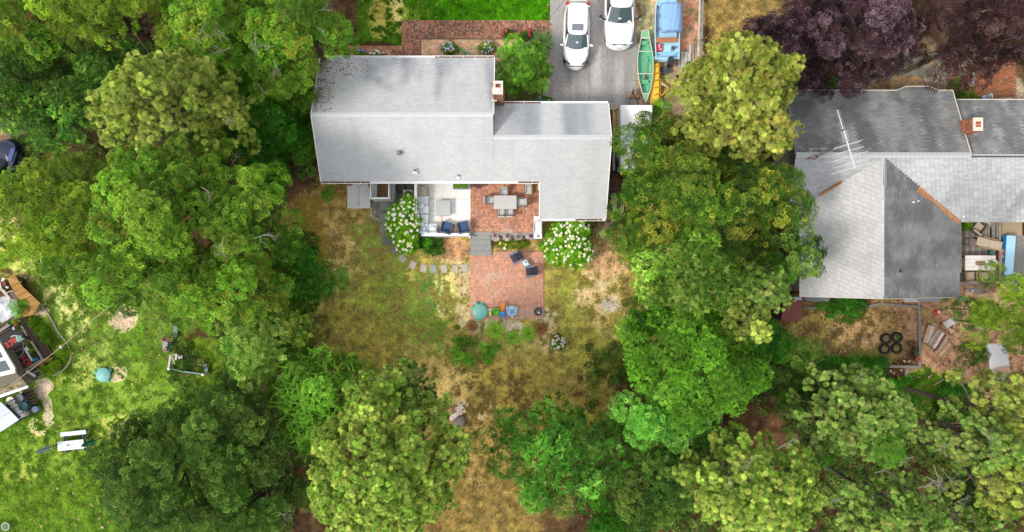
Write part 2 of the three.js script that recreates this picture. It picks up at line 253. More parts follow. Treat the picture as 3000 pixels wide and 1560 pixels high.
// ------------------------------------------------------------------ driveway, walks, patios, beds
{
  const o = struct('driveway', P(1740, 100, 0));
  const t = tex(512, 1024, (x, y) => {
    const px = x / 512, py = y / 1024, n = fbm(px * 60, py * 120, 3), s = fbm(px * 9 + 3, py * 5, 4), tr2 = Math.exp(-(((px - .3) / .09) ** 2)) + Math.exp(-(((px - .78) / .1) ** 2));
    let k = 168 + 26 * (s - .5) * 2 + 26 * (n - .5) + (hsh(x, y) - .5) * 26 + 16 * sst(.45, .75, fbm(px * 14 + 8, py * 2.2, 3)) - 10 * tr2 * n;
    const oil = sst(.74, .82, fbm(px * 22 + 5, py * 34 + 9, 2)) * sst(.5, .7, vn(px * 4, py * 6)); k -= 50 * oil; return [k + 3, k, k - 2];
  }, 0, 0);
  const pts = [[1612, -420], [1864, -420], [1862, 60], [1868, 150], [1862, 230], [1866, 300], [1800, 322], [1612, 322]];
  const g = prism(PW(pts), 0.0, 0.03), p = g.attributes.position, u = [];
  for (let i = 0; i < p.count; i++) u.push((p.getX(i) - 2.6) / 6.2, (p.getZ(i) + 28) / 18);
  g.setAttribute('uv', new THREE.Float32BufferAttribute(u, 2));
  part(o, 'asphalt', g, TM(t, .93), { world: true, keepUV: true });
}
const brickPal = [[218, 154, 121], [220, 154, 124], [199, 135, 107], [228, 170, 136], [190, 132, 109], [209, 161, 136], [179, 139, 121], [218, 148, 111]];
const oldPal = [[184, 124, 98], [150, 104, 84], [128, 100, 86], [186, 126, 98], [112, 92, 82], [164, 122, 96], [196, 138, 110]];
{
  const a = P(1377, 738), b = P(1594, 934), o = struct('lower_brick_patio', [0, 0, 0]);
  part(o, 'sand_bed', bx(b.x - a.x, .03, b.z - a.z, (a.x + b.x) / 2, .012, (a.z + b.z) / 2), M(186, 150, 128, .95));
  bricks(o, a.x, a.z, b.x, b.z, .055, [[228, 166, 136], [234, 176, 146], [222, 158, 128], [214, 164, 142], [236, 182, 154], [204, 166, 150], [230, 160, 128]], 3, { basket: true, tint: (x, z) => sst(.62, .85, fbm(x * 1.6 + 4, z * 1.6, 3)) * .5 + (z > b.z - .7 ? .25 * fbm(x * 3, z * 3, 2) : 0) + .5 * sst(.9, .3, Math.hypot(x - P(1576, 913).x, z - P(1576, 913).z)) * fbm(x * 5, z * 5, 2) });
  const c = P(1378, 534, .65), d = P(1584, 683, .65), q = struct('upper_brick_patio', [0, 0, 0]);
  part(q, 'retaining_wall', bx(d.x - c.x, .58, d.z - c.z + .25, (c.x + d.x) / 2, .29, (c.z + d.z) / 2 - .15), concrete);
  bricks(q, c.x, c.z - .3, d.x, d.z, .65, brickPal, 4, { basket: true, tint: (x, z) => .75 * sst(.55, .8, fbm(x * 2.1 + 7, z * 2.1 + 2, 3)) * sst(-3.6, -2.4, z) });
  for (let i = 0; i < 5; i++) { const x = c.x + 1.45 + i * .72; part(q, 'coping_stone', rb(.7, .08, .18, .012, x + .2, .64, d.z + .08), bluestone); }
  const w = struct('front_brick_walk', [0, 0, 0]), e = P(1177, 60), f = P(1613, 113), k = P(1231, 166);
  part(w, 'sand_bed', [bx(f.x - e.x, .02, f.z - e.z, (e.x + f.x) / 2, .012, (e.z + f.z) / 2), bx(k.x - e.x, .02, k.z - f.z, (e.x + k.x) / 2, .012, (k.z + f.z) / 2)], M(150, 118, 92, .95));
  bricks(w, e.x, e.z, f.x, f.z, .045, oldPal, 6, { basket: true }); bricks(w, e.x, f.z, k.x, k.z, .045, oldPal, 7, { basket: true });
  part(w, 'edging_strip', [bx(P(1613, 0).x - k.x, .05, .05, (k.x + P(1613, 0).x) / 2, .03, f.z + .03), bx(.05, .05, k.z - f.z, k.x + .03, .03, (k.z + f.z) / 2)], M(120, 100, 84, .9));
  const z = struct('entry_brick_walk', [0, 0, 0]), m = P(1482, 236), n = P(1590, 306);
  bricks(z, m.x, m.z, n.x, n.z, .045, [[140, 92, 70], [150, 104, 80], [128, 88, 70]], 8);
  for (const [x0, y0, x1, y1, s] of [[2470, 225, 2542, 275, 21], [2858, 180, 2975, 285, 22]]) { const bb = struct('side_brick_walk', [0, 0, 0]), a2 = P(x0, y0), b2 = P(x1, y1); part(bb, 'sand_bed', bx(b2.x - a2.x, .02, b2.z - a2.z, (a2.x + b2.x) / 2, .012, (a2.z + b2.z) / 2), M(110, 86, 64, .95)); bricks(bb, a2.x, a2.z, b2.x, b2.z, .045, [[176, 108, 70], [150, 98, 68], [130, 96, 66], [166, 96, 64]], s); }
}
{ // entry step beside the driveway
  const o = thing('concrete_step', 'grey concrete slab step between brick entry walk and driveway', 'step', P(1602, 265)); part(o, 'slab', rb(.37, .14, 1.25, .02, 0, .07, 0), concrete); part(o, 'edge_rail', [bx(.05, .16, 1.3, -.22, .08, 0), bx(.5, .16, .07, -.4, .08, -.66)], M(206, 200, 192, .8));
}
{ // flagstone path in front of the neighbour's house
  const o = struct('flagstone_path', P(2700, 220)), r = rnd(12), cols = [[150, 148, 122], [112, 112, 98], [86, 88, 82], [136, 132, 106], [124, 128, 122], [166, 160, 136]];
  const ms = cols.map(c => TM(speckT(c, .14, 20), .9)); let i = 0;
  for (const [x, y, w, h] of [[2552, 228, 22, 26], [2576, 222, 30, 22], [2602, 226, 22, 16], [2560, 243, 16, 22], [2628, 210, 26, 22], [2655, 212, 26, 24], [2674, 214, 22, 18], [2698, 210, 26, 26], [2722, 212, 22, 22], [2645, 190, 26, 16], [2664, 184, 24, 24], [2684, 176, 20, 34], [2712, 188, 26, 24], [2742, 200, 16, 34], [2736, 232, 34, 26], [2768, 214, 28, 30], [2770, 238, 30, 24], [2795, 232, 26, 24], [2810, 210, 28, 24], [2838, 222, 26, 26], [2664, 160, 26, 20], [2690, 150, 24, 20], [2730, 160, 28, 26], [2760, 180, 24, 22], [2790, 190, 24, 22], [2818, 184, 24, 24], [2640, 166, 22, 20], [2715, 235, 20, 16]]) {
    const n = 5 + Math.floor(r() * 3), a0 = r() * 6, pts = []; for (let k = 0; k < n; k++) { const a = a0 + k / n * 6.283, q = .86 + r() * .28; pts.push([x + Math.cos(a) * w * .56 * q, y + Math.sin(a) * h * .56 * q]); }
    part(o, 'flagstone', prism(PW(pts.reverse()), 0.0, .035 + .012 * r(), .008), pick(ms, r), W); i++;
  }
  part(o, 'flagstone', bx(len(17), .05, len(40), P(2848, 232).x, .025, P(2848, 232).z), TM(speckT([150, 160, 150], .1), .9), W);
}
// ------------------------------------------------------------------ the main house
const roofMix = (a, b, t) => a.map((v, i) => v + (b[i] - v) * Math.max(0, Math.min(1, t)));
{
  const o = thing('house', 'long low house with pale grey shingle roof, white gutters and an ell at right', 'house', [0, 0, 0]);
  const A = P(912, 335, 5.36), B = P(1445, 335, 5.36), D = P(941, 531, 3.2), E = P(1445, 531, 3.2), F = P(938, 170, 3.4), G = P(1447, 170, 3.4);
  D.x = A.x; F.x = A.x; E.x = B.x; G.x = B.x;
  const H = P(1447, 402, 4.65), I = P(1791, 402, 4.65), J = P(1447, 304, 3.55), Kk = P(1785, 304, 3.55), L = P(1580, 531, 3.2), Mm = P(1581, 641, 1.98), Nn = P(1783, 641, 1.98);
  H.x = B.x; J.x = B.x; Kk.x = I.x - .05; Nn.x = I.x; L.x = Mm.x; 
  const light = [210, 212, 214], south = (u, v, p, r) => { const s = fbm(p.x * 1.3 + 3, p.z * .25, 3), d = fbm(p.x * .5, p.z * .5 + 40, 3); return jit(roofMix(light, [180, 184, 188], sst(.45, .9, s) * .4 + sst(.5, .85, d) * .2), r, .022); };
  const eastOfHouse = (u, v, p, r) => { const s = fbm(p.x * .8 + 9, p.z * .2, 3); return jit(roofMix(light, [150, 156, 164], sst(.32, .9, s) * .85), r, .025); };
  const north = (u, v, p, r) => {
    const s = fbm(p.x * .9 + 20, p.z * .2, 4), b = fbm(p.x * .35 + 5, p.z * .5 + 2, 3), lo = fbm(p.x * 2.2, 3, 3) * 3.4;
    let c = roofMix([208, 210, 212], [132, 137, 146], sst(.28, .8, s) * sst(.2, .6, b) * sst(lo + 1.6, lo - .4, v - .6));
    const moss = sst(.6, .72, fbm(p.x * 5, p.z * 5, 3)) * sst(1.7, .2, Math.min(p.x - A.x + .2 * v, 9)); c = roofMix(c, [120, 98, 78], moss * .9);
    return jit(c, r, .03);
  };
  const X = new THREE.Vector3(1, 0, 0);
  const quad = (...c) => c;
  // main block, then the part on the right, whose back slope runs on down over the ell
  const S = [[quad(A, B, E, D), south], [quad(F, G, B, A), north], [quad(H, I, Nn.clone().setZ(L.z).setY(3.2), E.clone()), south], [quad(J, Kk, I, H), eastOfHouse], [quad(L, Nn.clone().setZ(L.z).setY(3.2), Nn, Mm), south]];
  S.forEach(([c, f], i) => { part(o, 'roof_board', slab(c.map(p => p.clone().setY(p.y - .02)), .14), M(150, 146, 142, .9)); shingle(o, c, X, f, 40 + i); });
  const cap = (a, b, n) => { for (let i = 0; i < n; i++) { const p = a.clone().lerp(b, (i + .5) / n), L2 = a.distanceTo(b) / n; for (const s of [-1, 1]) part(o, 'ridge_shingle', bx(L2 * .97, .018, .17, p.x, p.y + .012, p.z + s * .075, 0, s * .48), ridgeM); } };
  const ridgeM = M(222, 225, 228, .9); cap(A, B, 40); cap(H, I, 26);
  // gables, walls
  const wall = M(226, 224, 218, .8), y0 = 0;
  const box = (x0, z0, x1, z1, h) => bx(x1 - x0, h, z1 - z0, (x0 + x1) / 2, h / 2, (z0 + z1) / 2);
  part(o, 'wall', box(A.x + .25, F.z + .4, B.x - .2, D.z - .4, 3.15), wall);
  part(o, 'wall', box(B.x - .2, J.z + .4, I.x - .3, L.z - .4, 3.0), wall);
  part(o, 'wall', box(L.x + .3, L.z - .4, I.x - .3, Mm.z - .3, 1.8), wall);
  for (const [x, f, a, d] of [[A.x + .3, F, A, D], [B.x - .25, G, B, E]]) part(o, 'gable_wall', slab([new THREE.Vector3(x, 3.0, f.z + .4), new THREE.Vector3(x, a.y - .2, a.z), new THREE.Vector3(x, 3.0, d.z - .4)], .1), wall);
  part(o, 'gable_wall', slab([new THREE.Vector3(I.x - .35, 2.9, Kk.z + .3), new THREE.Vector3(I.x - .35, I.y - .2, I.z), new THREE.Vector3(I.x - .35, 2.9, L.z)], .1), wall);
  // white rake boards
  const rake = (a, b) => bar(a.clone().add(new THREE.Vector3(0, -.03, 0)), b.clone().add(new THREE.Vector3(0, -.03, 0)), .05, .15);
  for (const [a, b, s] of [[F, A, -1], [A, D, -1], [G, B, 1], [Kk, I, 1], [I, Nn, 1], [L, Mm, -1]]) part(o, 'rake_board', rake(a.clone().setX(a.x + s * .03), b.clone().setX(b.x + s * .03)), whiteP);
  // gutters: a white trough with leaf litter and straps across it
  const gutter = (a, b, s, n, fill) => {
    const L2 = b.x - a.x, cx = (a.x + b.x) / 2, y = a.y - .06, z = a.z + s * .075;
    const g = part(o, 'gutter', [bx(L2, .012, .13, cx, y - .1, z), bx(L2, .12, .012, cx, y - .045, z + s * .066), bx(L2, .12, .012, cx, y - .045, z - s * .066), bx(.012, .12, .14, a.x, y - .045, z), bx(.012, .12, .14, b.x, y - .045, z), bx(L2, .015, .03, cx, y + .02, z + s * .07)], whiteP);
    for (const [f0, f1] of fill) part(g, 'leaf_litter', bx(L2 * (f1 - f0), .02, .105, a.x + L2 * (f0 + f1) / 2, y - .05, z), M(128, 84, 66, .95));
    for (let i = 0; i < n; i++) part(g, 'gutter_strap', bx(.03, .012, .15, a.x + L2 * (i + .5) / n, y + .022, z - s * .01), whiteP);
  };
  gutter(D, L, 1, 14, [[0, .22], [.9, 1]]); gutter(F, G, -1, 14, [[.66, 1]]); gutter(J.clone().setX(J.x + .12), Kk, -1, 6, [[0, .4]]); gutter(Mm, Nn, 1, 5, [[.55, .95]]);
  // chimney of bricks with a white mortar cap, one open flue, one covered
  const cp = P(1451, 256, 6.5), cw = .57, cd = .78, ch = part(o, 'chimney', bx(cw - .06, 6.3, cd - .06, cp.x + .16, 3.2, cp.z), M(168, 140, 124, .9));
  const r = rnd(31), bl = [];
  for (let k = 0; k < 76; k++) { const y = .5 + k * .078; for (const [n, w, ax] of [[3, cw, 0], [4, cd, 1]]) for (let i = 0; i <= n; i++) for (const s of [-1, 1]) { const f = (i + (k % 2) * .5) / n - .5; if (Math.abs(f) > .5) continue; const t = f * w * .92; bl.push([mtx(ax ? [cp.x + .16 + s * (cw / 2 - .04), y, cp.z + t] : [cp.x + .16 + t, y, cp.z + s * (cd / 2 - .04)], EU(0, 0, 0), ax ? [.06, .068, .18] : [.18, .068, .06]), jit(pick(oldPal, r), r, .1)]); } }
  instanced(ch, 'brick', brickGeo, brickMat, bl);
  part(ch, 'chimney_cap', [rb(cw + .03, .1, .2, .02, cp.x + .16, 6.42, cp.z - .31), rb(cw + .03, .1, .42, .02, cp.x + .16, 6.42, cp.z + .2), bx(.14, .1, .2, cp.x - .05, 6.42, cp.z - .1), bx(.16, .1, .2, cp.x + .37, 6.42, cp.z - .1)], M(236, 226, 216, .85));
  part(ch, 'flue', [bx(.3, .5, .02, cp.x + .155, 6.27, cp.z - .2), bx(.3, .5, .02, cp.x + .155, 6.27, cp.z - .005), bx(.02, .5, .2, cp.x + .02, 6.27, cp.z - .1), bx(.02, .5, .2, cp.x + .29, 6.27, cp.z - .1)], M(190, 84, 60, .9));
  part(ch, 'flue_cover', cy(.13, .14, .05, cp.x + .16, 6.5, cp.z + .21), M(230, 224, 220, .8));
  part(ch, 'flashing', bx(.3, .03, .9, cp.x - .1, 5.1, cp.z + .05, 0, 0, 0), M(228, 224, 214, .6));
  // brown needles and leaves caught on the upper left corner of the roof
  { const q = rnd(88), ll = []; for (let i = 0; i < 300; i++) { const f = q() ** 1.6, g = q(), at = F.clone().lerp(A, g).add(new THREE.Vector3(.08 + f * (g < .35 ? 3.2 : 1.1), 0, 0)); at.y += .035; ll.push([mtx(at, EU(.4 + q() * .3, q() * 6.3, q() * .3), [.06 + .08 * q(), .012, .03 + .03 * q()]), jit(pick([[158, 122, 92], [140, 108, 84], [172, 140, 110]], q), q, .15)]); } instanced(o, 'roof_litter', new THREE.BoxGeometry(1, 1, 1), WHITE, ll); }
  // roof vents
  let p = P(1169, 448, 4.35); part(o, 'roof_vent', [rb(.26, .14, .26, .03, p.x, p.y + .02, p.z, 0, .5)], M(86, 94, 108, .5)); part(o, 'roof_vent', rb(.2, .06, .2, .02, p.x, p.y + .1, p.z, 0, .5), M(126, 136, 150, .4));
  p = P(1215, 499, 3.75); part(o, 'vent_pipe', cy(.05, .05, .3, p.x, p.y + .05, p.z, 12), M(120, 84, 70, .8)); part(o, 'pipe_flashing', bx(.3, .012, .2, p.x, p.y - .03, p.z + .16, 0, .5), M(232, 226, 222, .5));
  p = P(1342, 516, 3.5); part(o, 'vent_pipe', cy(.05, .05, .3, p.x, p.y, p.z, 12), M(96, 96, 100, .5)); part(o, 'pipe_flashing', bx(.22, .012, .24, p.x, p.y - .06, p.z + .08, 0, .5), M(240, 240, 240, .5));
}
// ------------------------------------------------------------------ the neighbour's house on the right
{
  const o = thing('house', 'neighbour house with dark streaked grey roof, red brick chimney and tall roof antenna above it', 'house', [0, 0, 0]);
  const V = (x, y, h) => P(x, y, h);
  const A = V(2300, 272, 3), A2 = V(2628, 267, 3), B1 = V(2653, 254, 2.75), B2 = V(2723, 253, 2.75), A3 = V(2748, 265, 3), B = V(2791, 265, 3), R0 = V(2332, 456, 4.75), R1 = V(2846, 455, 4.75);
  const E0 = V(2803, 294, 2.6), E1 = V(3100, 292, 2.6), F0 = V(2835, 460, 4.25), F1 = V(3150, 460, 4.25), G1 = V(3110, 647, 2.6), G0 = V(2814, 647, 2.6);
  const S0 = V(2591, 459, 4.66), S1 = V(2597, 876, 4.5), SR0 = G0.clone(), SR1 = V(2807, 871, 2.55), SL1 = V(2343, 869, 2.55), SL0 = V(2345, 604, 2.75), W0 = V(2312, 604, 2.75);
  S1.x = S0.x; A.z = A2.z = A3.z = B.z; R0.z = R1.z; F0.z = F1.z = R1.z; E0.z = E1.z;
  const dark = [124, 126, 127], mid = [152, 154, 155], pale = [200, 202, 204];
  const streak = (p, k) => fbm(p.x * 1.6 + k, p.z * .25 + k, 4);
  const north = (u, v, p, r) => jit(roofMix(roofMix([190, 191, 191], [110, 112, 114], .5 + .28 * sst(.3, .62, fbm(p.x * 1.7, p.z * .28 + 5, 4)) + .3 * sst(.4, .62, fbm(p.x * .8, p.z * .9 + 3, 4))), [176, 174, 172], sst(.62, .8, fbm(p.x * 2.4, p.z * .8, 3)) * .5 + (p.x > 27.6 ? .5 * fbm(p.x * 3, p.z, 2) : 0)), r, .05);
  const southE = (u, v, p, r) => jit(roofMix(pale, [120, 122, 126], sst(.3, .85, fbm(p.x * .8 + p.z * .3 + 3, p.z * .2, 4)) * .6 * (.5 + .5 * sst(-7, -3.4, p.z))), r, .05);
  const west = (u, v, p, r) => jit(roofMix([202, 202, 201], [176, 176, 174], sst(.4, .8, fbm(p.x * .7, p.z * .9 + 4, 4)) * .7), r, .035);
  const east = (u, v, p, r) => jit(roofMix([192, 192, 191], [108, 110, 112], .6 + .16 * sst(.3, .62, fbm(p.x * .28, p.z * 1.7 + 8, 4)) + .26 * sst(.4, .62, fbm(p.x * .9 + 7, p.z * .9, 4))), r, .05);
  const X = new THREE.Vector3(1, 0, 0), Z = new THREE.Vector3(0, 0, 1), und = M(130, 128, 124, .9);
  const put = (c, e, f, s, board = true) => { if (board) part(o, 'roof_board', slab(c.map(p => p.clone().setY(p.y - .025)), .12), und); shingle(o, c, e, f, s, .14, .3); };
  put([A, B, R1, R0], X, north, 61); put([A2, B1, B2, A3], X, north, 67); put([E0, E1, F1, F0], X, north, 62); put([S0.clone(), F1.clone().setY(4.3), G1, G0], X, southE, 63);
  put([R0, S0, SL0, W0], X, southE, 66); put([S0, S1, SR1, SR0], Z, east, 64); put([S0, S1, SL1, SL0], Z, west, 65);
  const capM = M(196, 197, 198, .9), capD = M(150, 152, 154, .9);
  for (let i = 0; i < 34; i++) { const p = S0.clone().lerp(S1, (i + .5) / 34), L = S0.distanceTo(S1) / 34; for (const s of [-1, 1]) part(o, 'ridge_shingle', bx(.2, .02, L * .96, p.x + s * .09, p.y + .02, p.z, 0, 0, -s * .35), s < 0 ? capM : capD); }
  for (let i = 0; i < 40; i++) { const p = R0.clone().lerp(R1, (i + .5) / 40), L = R0.distanceTo(R1) / 40; for (const s of [-1, 1]) part(o, 'ridge_shingle', bx(L * .96, .02, .2, p.x, p.y + .02, p.z + s * .09, 0, s * .38), capM); }
  for (let i = 0; i < 18; i++) { const p = F0.clone().lerp(F1, (i + .5) / 18), L = F0.distanceTo(F1) / 18; part(o, 'ridge_shingle', bx(L * .96, .02, .3, p.x, p.y + .03, p.z), capM); }
  // white drip edges
  const edge = (a, b) => part(o, 'drip_edge', bar(a, b, .05, .12), M(236, 228, 214, .6));
  edge(A, A2); edge(A2, B1); edge(B1, B2); edge(B2, A3); edge(A3, B); edge(B, R1); edge(E0, E1); edge(G0, G1); edge(SR0, SR1); edge(SL1, S1); edge(S1, SR1);
  const wall = M(140, 132, 122, .9);
  part(o, 'wall', [prism([[A.x + .4, A.z + .4], [B.x - .3, B.z + .4], [B.x - .3, G0.z - .4], [A.x + .4, G0.z - .4]].reverse(), 0, 2.6), prism([[B.x - .5, E0.z + .4], [E1.x, E0.z + .4], [E1.x, G0.z - .4], [B.x - .5, G0.z - .4]].reverse(), 0, 2.4), prism([[SL1.x + .4, G0.z - .5], [SR1.x - .4, G0.z - .5], [SR1.x - .4, SR1.z - .35], [SL1.x + .4, SR1.z - .35]].reverse(), 0, 2.4)], wall);
  part(o, 'gable_wall', slab([new THREE.Vector3(SL1.x + .5, 2.3, SR1.z - .3), new THREE.Vector3(S1.x, 4.3, SR1.z - .3), new THREE.Vector3(SR1.x - .5, 2.3, SR1.z - .3)], .1), wall);
  // dry pine needles lying in the two valleys
  const r = rnd(77), nl = [];
  const litter = (a, b, w, n, f0, f1) => { for (let i = 0; i < n; i++) { const f = f0 + (f1 - f0) * r(), p = a.clone().lerp(b, f), q = (r() + r() - 1) * w * (.5 + .5 * Math.sin(f * 9) ** 2 + .2); p.x += q * .7; p.z -= q * .6; p.y += .05 + .05 * r() + Math.abs(q) * .22; nl.push([mtx(p, EU(r() * .4, r() * 6.3, r() * .4), [.16, .02, .02]), jit([[196, 136, 92], [178, 120, 78], [210, 156, 112]][i % 3], r, .12)]); } };
  litter(S0, G0, .42, 5200, .46, 1); litter(S0, SL0, .2, 900, .5, .76);
  instanced(o, 'pine_needles', new THREE.BoxGeometry(1, 1, 1), WHITE, nl);
  // chimney
  const cp = P(2866, 364, 5.2), ch = part(o, 'chimney', bx(.52, 3.2, .72, cp.x, 3.55, cp.z), M(176, 120, 96, .9)), bl = [];
  for (let k = 0; k < 36; k++) { const y = 2.4 + k * .078; for (const [n, w, ax] of [[3, .58, 0], [4, .78, 1]]) for (let i = 0; i <= n; i++) for (const s of [-1, 1]) { const f = (i + (k % 2) * .5) / n - .5; if (Math.abs(f) > .5) continue; const t = f * w * .92; bl.push([mtx(ax ? [cp.x + s * .26, y, cp.z + t] : [cp.x + t, y, cp.z + s * .36], EU(0, 0, 0), ax ? [.06, .068, .18] : [.18, .068, .06]), jit(pick([[176, 108, 82], [160, 98, 76], [190, 126, 98], [150, 100, 82]], r), r, .1)]); } }
  instanced(ch, 'brick', brickGeo, brickMat, bl);
  part(ch, 'chimney_cap', [bx(.6, .08, .24, cp.x, 5.2, cp.z - .28), bx(.6, .08, .24, cp.x, 5.2, cp.z + .3), bx(.14, .08, .34, cp.x - .23, 5.2, cp.z + .01), bx(.12, .08, .34, cp.x + .24, 5.2, cp.z + .01), bx(.36, .08, .05, cp.x, 5.2, cp.z + .03)], M(240, 222, 206, .85));
  for (const z of [-.08, .11]) part(ch, 'flue', [bx(.26, .4, .02, cp.x + .02, 5.05, cp.z + z - .07), bx(.26, .4, .02, cp.x + .02, 5.05, cp.z + z + .06), bx(.02, .4, .14, cp.x - .12, 5.05, cp.z + z), bx(.02, .4, .14, cp.x + .15, 5.05, cp.z + z)], M(206, 104, 64, .9));
  for (const [x, y, h, s] of [[2556, 590, 3.95, 1], [2676, 593, 3.9, 1], [2823, 635, 2.9, .8]]) { const p = P(x, y, h); part(o, 'vent_pipe', [cy(.06, .06, .32, p.x - .05, p.y, p.z, 12), bx(.34 * s, .012, .3 * s, p.x, p.y - .1, p.z, .3, 0, 0), bx(.5 * s, .02, .06, p.x + .2 * s, p.y - .06, p.z - .06, .1)], M(240, 240, 240, .5)); }
  { const p = P(2638, 795, 4.2); part(o, 'vent_pipe', [cy(.09, .09, .3, p.x - .06, p.y, p.z, 14)], M(34, 36, 40, .6)); part(o, 'pipe_flashing', bx(.2, .02, .34, p.x + .06, p.y - .1, p.z - .05, .4), M(236, 236, 236, .5)); }
  // bay roofs peeping out under the gable end
  for (const [x0, x1, y] of [[2352, 2440, 884], [2682, 2765, 885]]) { const q = PW([[x0, 862], [x1, 862], [x1 - 12, y], [x0 + 14, y]], 1.9); part(o, 'bay_roof', prism(q.reverse(), 1.78, 1.9), M(126, 130, 136, .9)); }
}
{ // antenna over the neighbour's ridge
  const h = 7.2, a = P(2454, 322, h), b = P(2504, 494, h), o = thing('roof_antenna', 'long white television antenna with many cross rods above the neighbour roof ridge', 'antenna', a.clone().setY(0));
  const wm = M(238, 238, 244, .4), d = b.clone().sub(a), n = d.clone().normalize(), c = new THREE.Vector3(-n.z, 0, n.x).negate();
  part(o, 'boom', bar(a, b, .036, .04), wm, W); part(o, 'boom', bar(a.clone().addScaledVector(d, .35).setY(h + .06), b.clone().setY(h + .06), .05, .04), wm, W);
  const rod = (f, l, r2, w = .014) => { const p = a.clone().addScaledVector(d, f).setY(h + .03); part(o, 'cross_rod', bar(p.clone().addScaledVector(c, -l), p.clone().addScaledVector(c, r2), w * .8, w * .8), wm, W); };
  for (let i = 0; i < 10; i++) rod(.01 + i * .034, .15, .15); for (let i = 0; i < 9; i++) rod(.37 + i * .021, .19, .19, .018);
  rod(.585, .85, .95, .02); rod(.6, .9, .8, .024); rod(.69, .95, .9, .02); rod(.705, .8, .85, .02); rod(.79, 1.1, 1.05, .022); rod(.9, 1.25, .45, .018); rod(.985, 1.45, 1.3, .022);
  part(o, 'insulator', [bx(.1, .1, .1, ...a.clone().addScaledVector(d, .35).toArray()), bx(.09, .09, .09, ...a.clone().addScaledVector(d, .52).toArray())], blackM, W);
  const m0 = P(2388, 462, 4.7), m1 = a.clone().addScaledVector(d, .59);
  part(o, 'mast', bar(m0, m1, .05, .05), M(150, 170, 190, .4), W);
  const k = P(2395, 452, 5.2); part(o, 'bracket', [bar(P(2362, 465, 4.7), P(2408, 452, 5.2), .04, .04), bar(P(2386, 468, 4.6), P(2408, 452, 5.2), .04, .04), bar(P(2384, 440, 4.6), P(2394, 460, 4.9), .03, .03), bar(P(2396, 437, 4.6), P(2408, 452, 5.2), .03, .03), bar(P(2362, 465, 4.7), P(2388, 466, 4.7), .03, .03), bar(P(2408, 452, 5.2), P(2428, 438, 5.6), .035, .035), bar(P(2388, 440, 4.6), P(2382, 432, 4.7), .03, .03)], rustM, W);
  part(o, 'guy_wire', [bar(P(2370, 436, 4.7), P(2426, 436, 5.6), .02, .02), bar(P(2378, 438, 4.8), P(2366, 462, 4.8), .02, .02)], wm, W);
}
// ------------------------------------------------------------------ vehicles
function planRing(y, hw, zr, zf, o = {}) {               // rounded outline of a car at one height; nose at +z
  const n = 56, e = o.e || 4.5, pts = [];
  for (let i = 0; i < n; i++) {
    const a = i / n * 2 * Math.PI, c = Math.cos(a), s = Math.sin(a), q = 2 / e;
    let x = hw * Math.sign(c) * Math.abs(c) ** q, z = Math.sign(s) * Math.abs(s) ** q; const t = z;
    if (t > .3) x *= 1 - (o.kf ?? .16) * ((t - .3) / .7) ** 2; if (t < -.4) x *= 1 - (o.kr ?? .06) * ((-t - .4) / .6) ** 2;
    z = (zr + zf) / 2 + z * (zf - zr) / 2; if (o.round && t > 0) z -= o.round * (x / hw) ** 2 * t; if (o.roundR && t < 0) z += o.roundR * (x / hw) ** 2 * -t;
    pts.push([x, y, z]);
  }
  return pts;
}
const carWhite = M(266, 266, 268, .32, { clearcoat: .6, clearcoatRoughness: .12 }), glassM = M(86, 104, 110, .08, { metalness: .1, clearcoat: 1, clearcoatRoughness: .03 }), sideGlass = M(58, 54, 62, .1, { clearcoat: 1 }), seatM = M(120, 120, 118, .8);
const wheelAt = (o, x, z, r = .34) => { const w = part(o, 'wheel', tr(new THREE.TorusGeometry(r - .09, .1, 10, 24), x, r, z, Math.PI / 2), blackM); part(w, 'rim', cy(r - .15, r - .15, .12, x, r, z, 18, 0, Math.PI / 2), steel); };
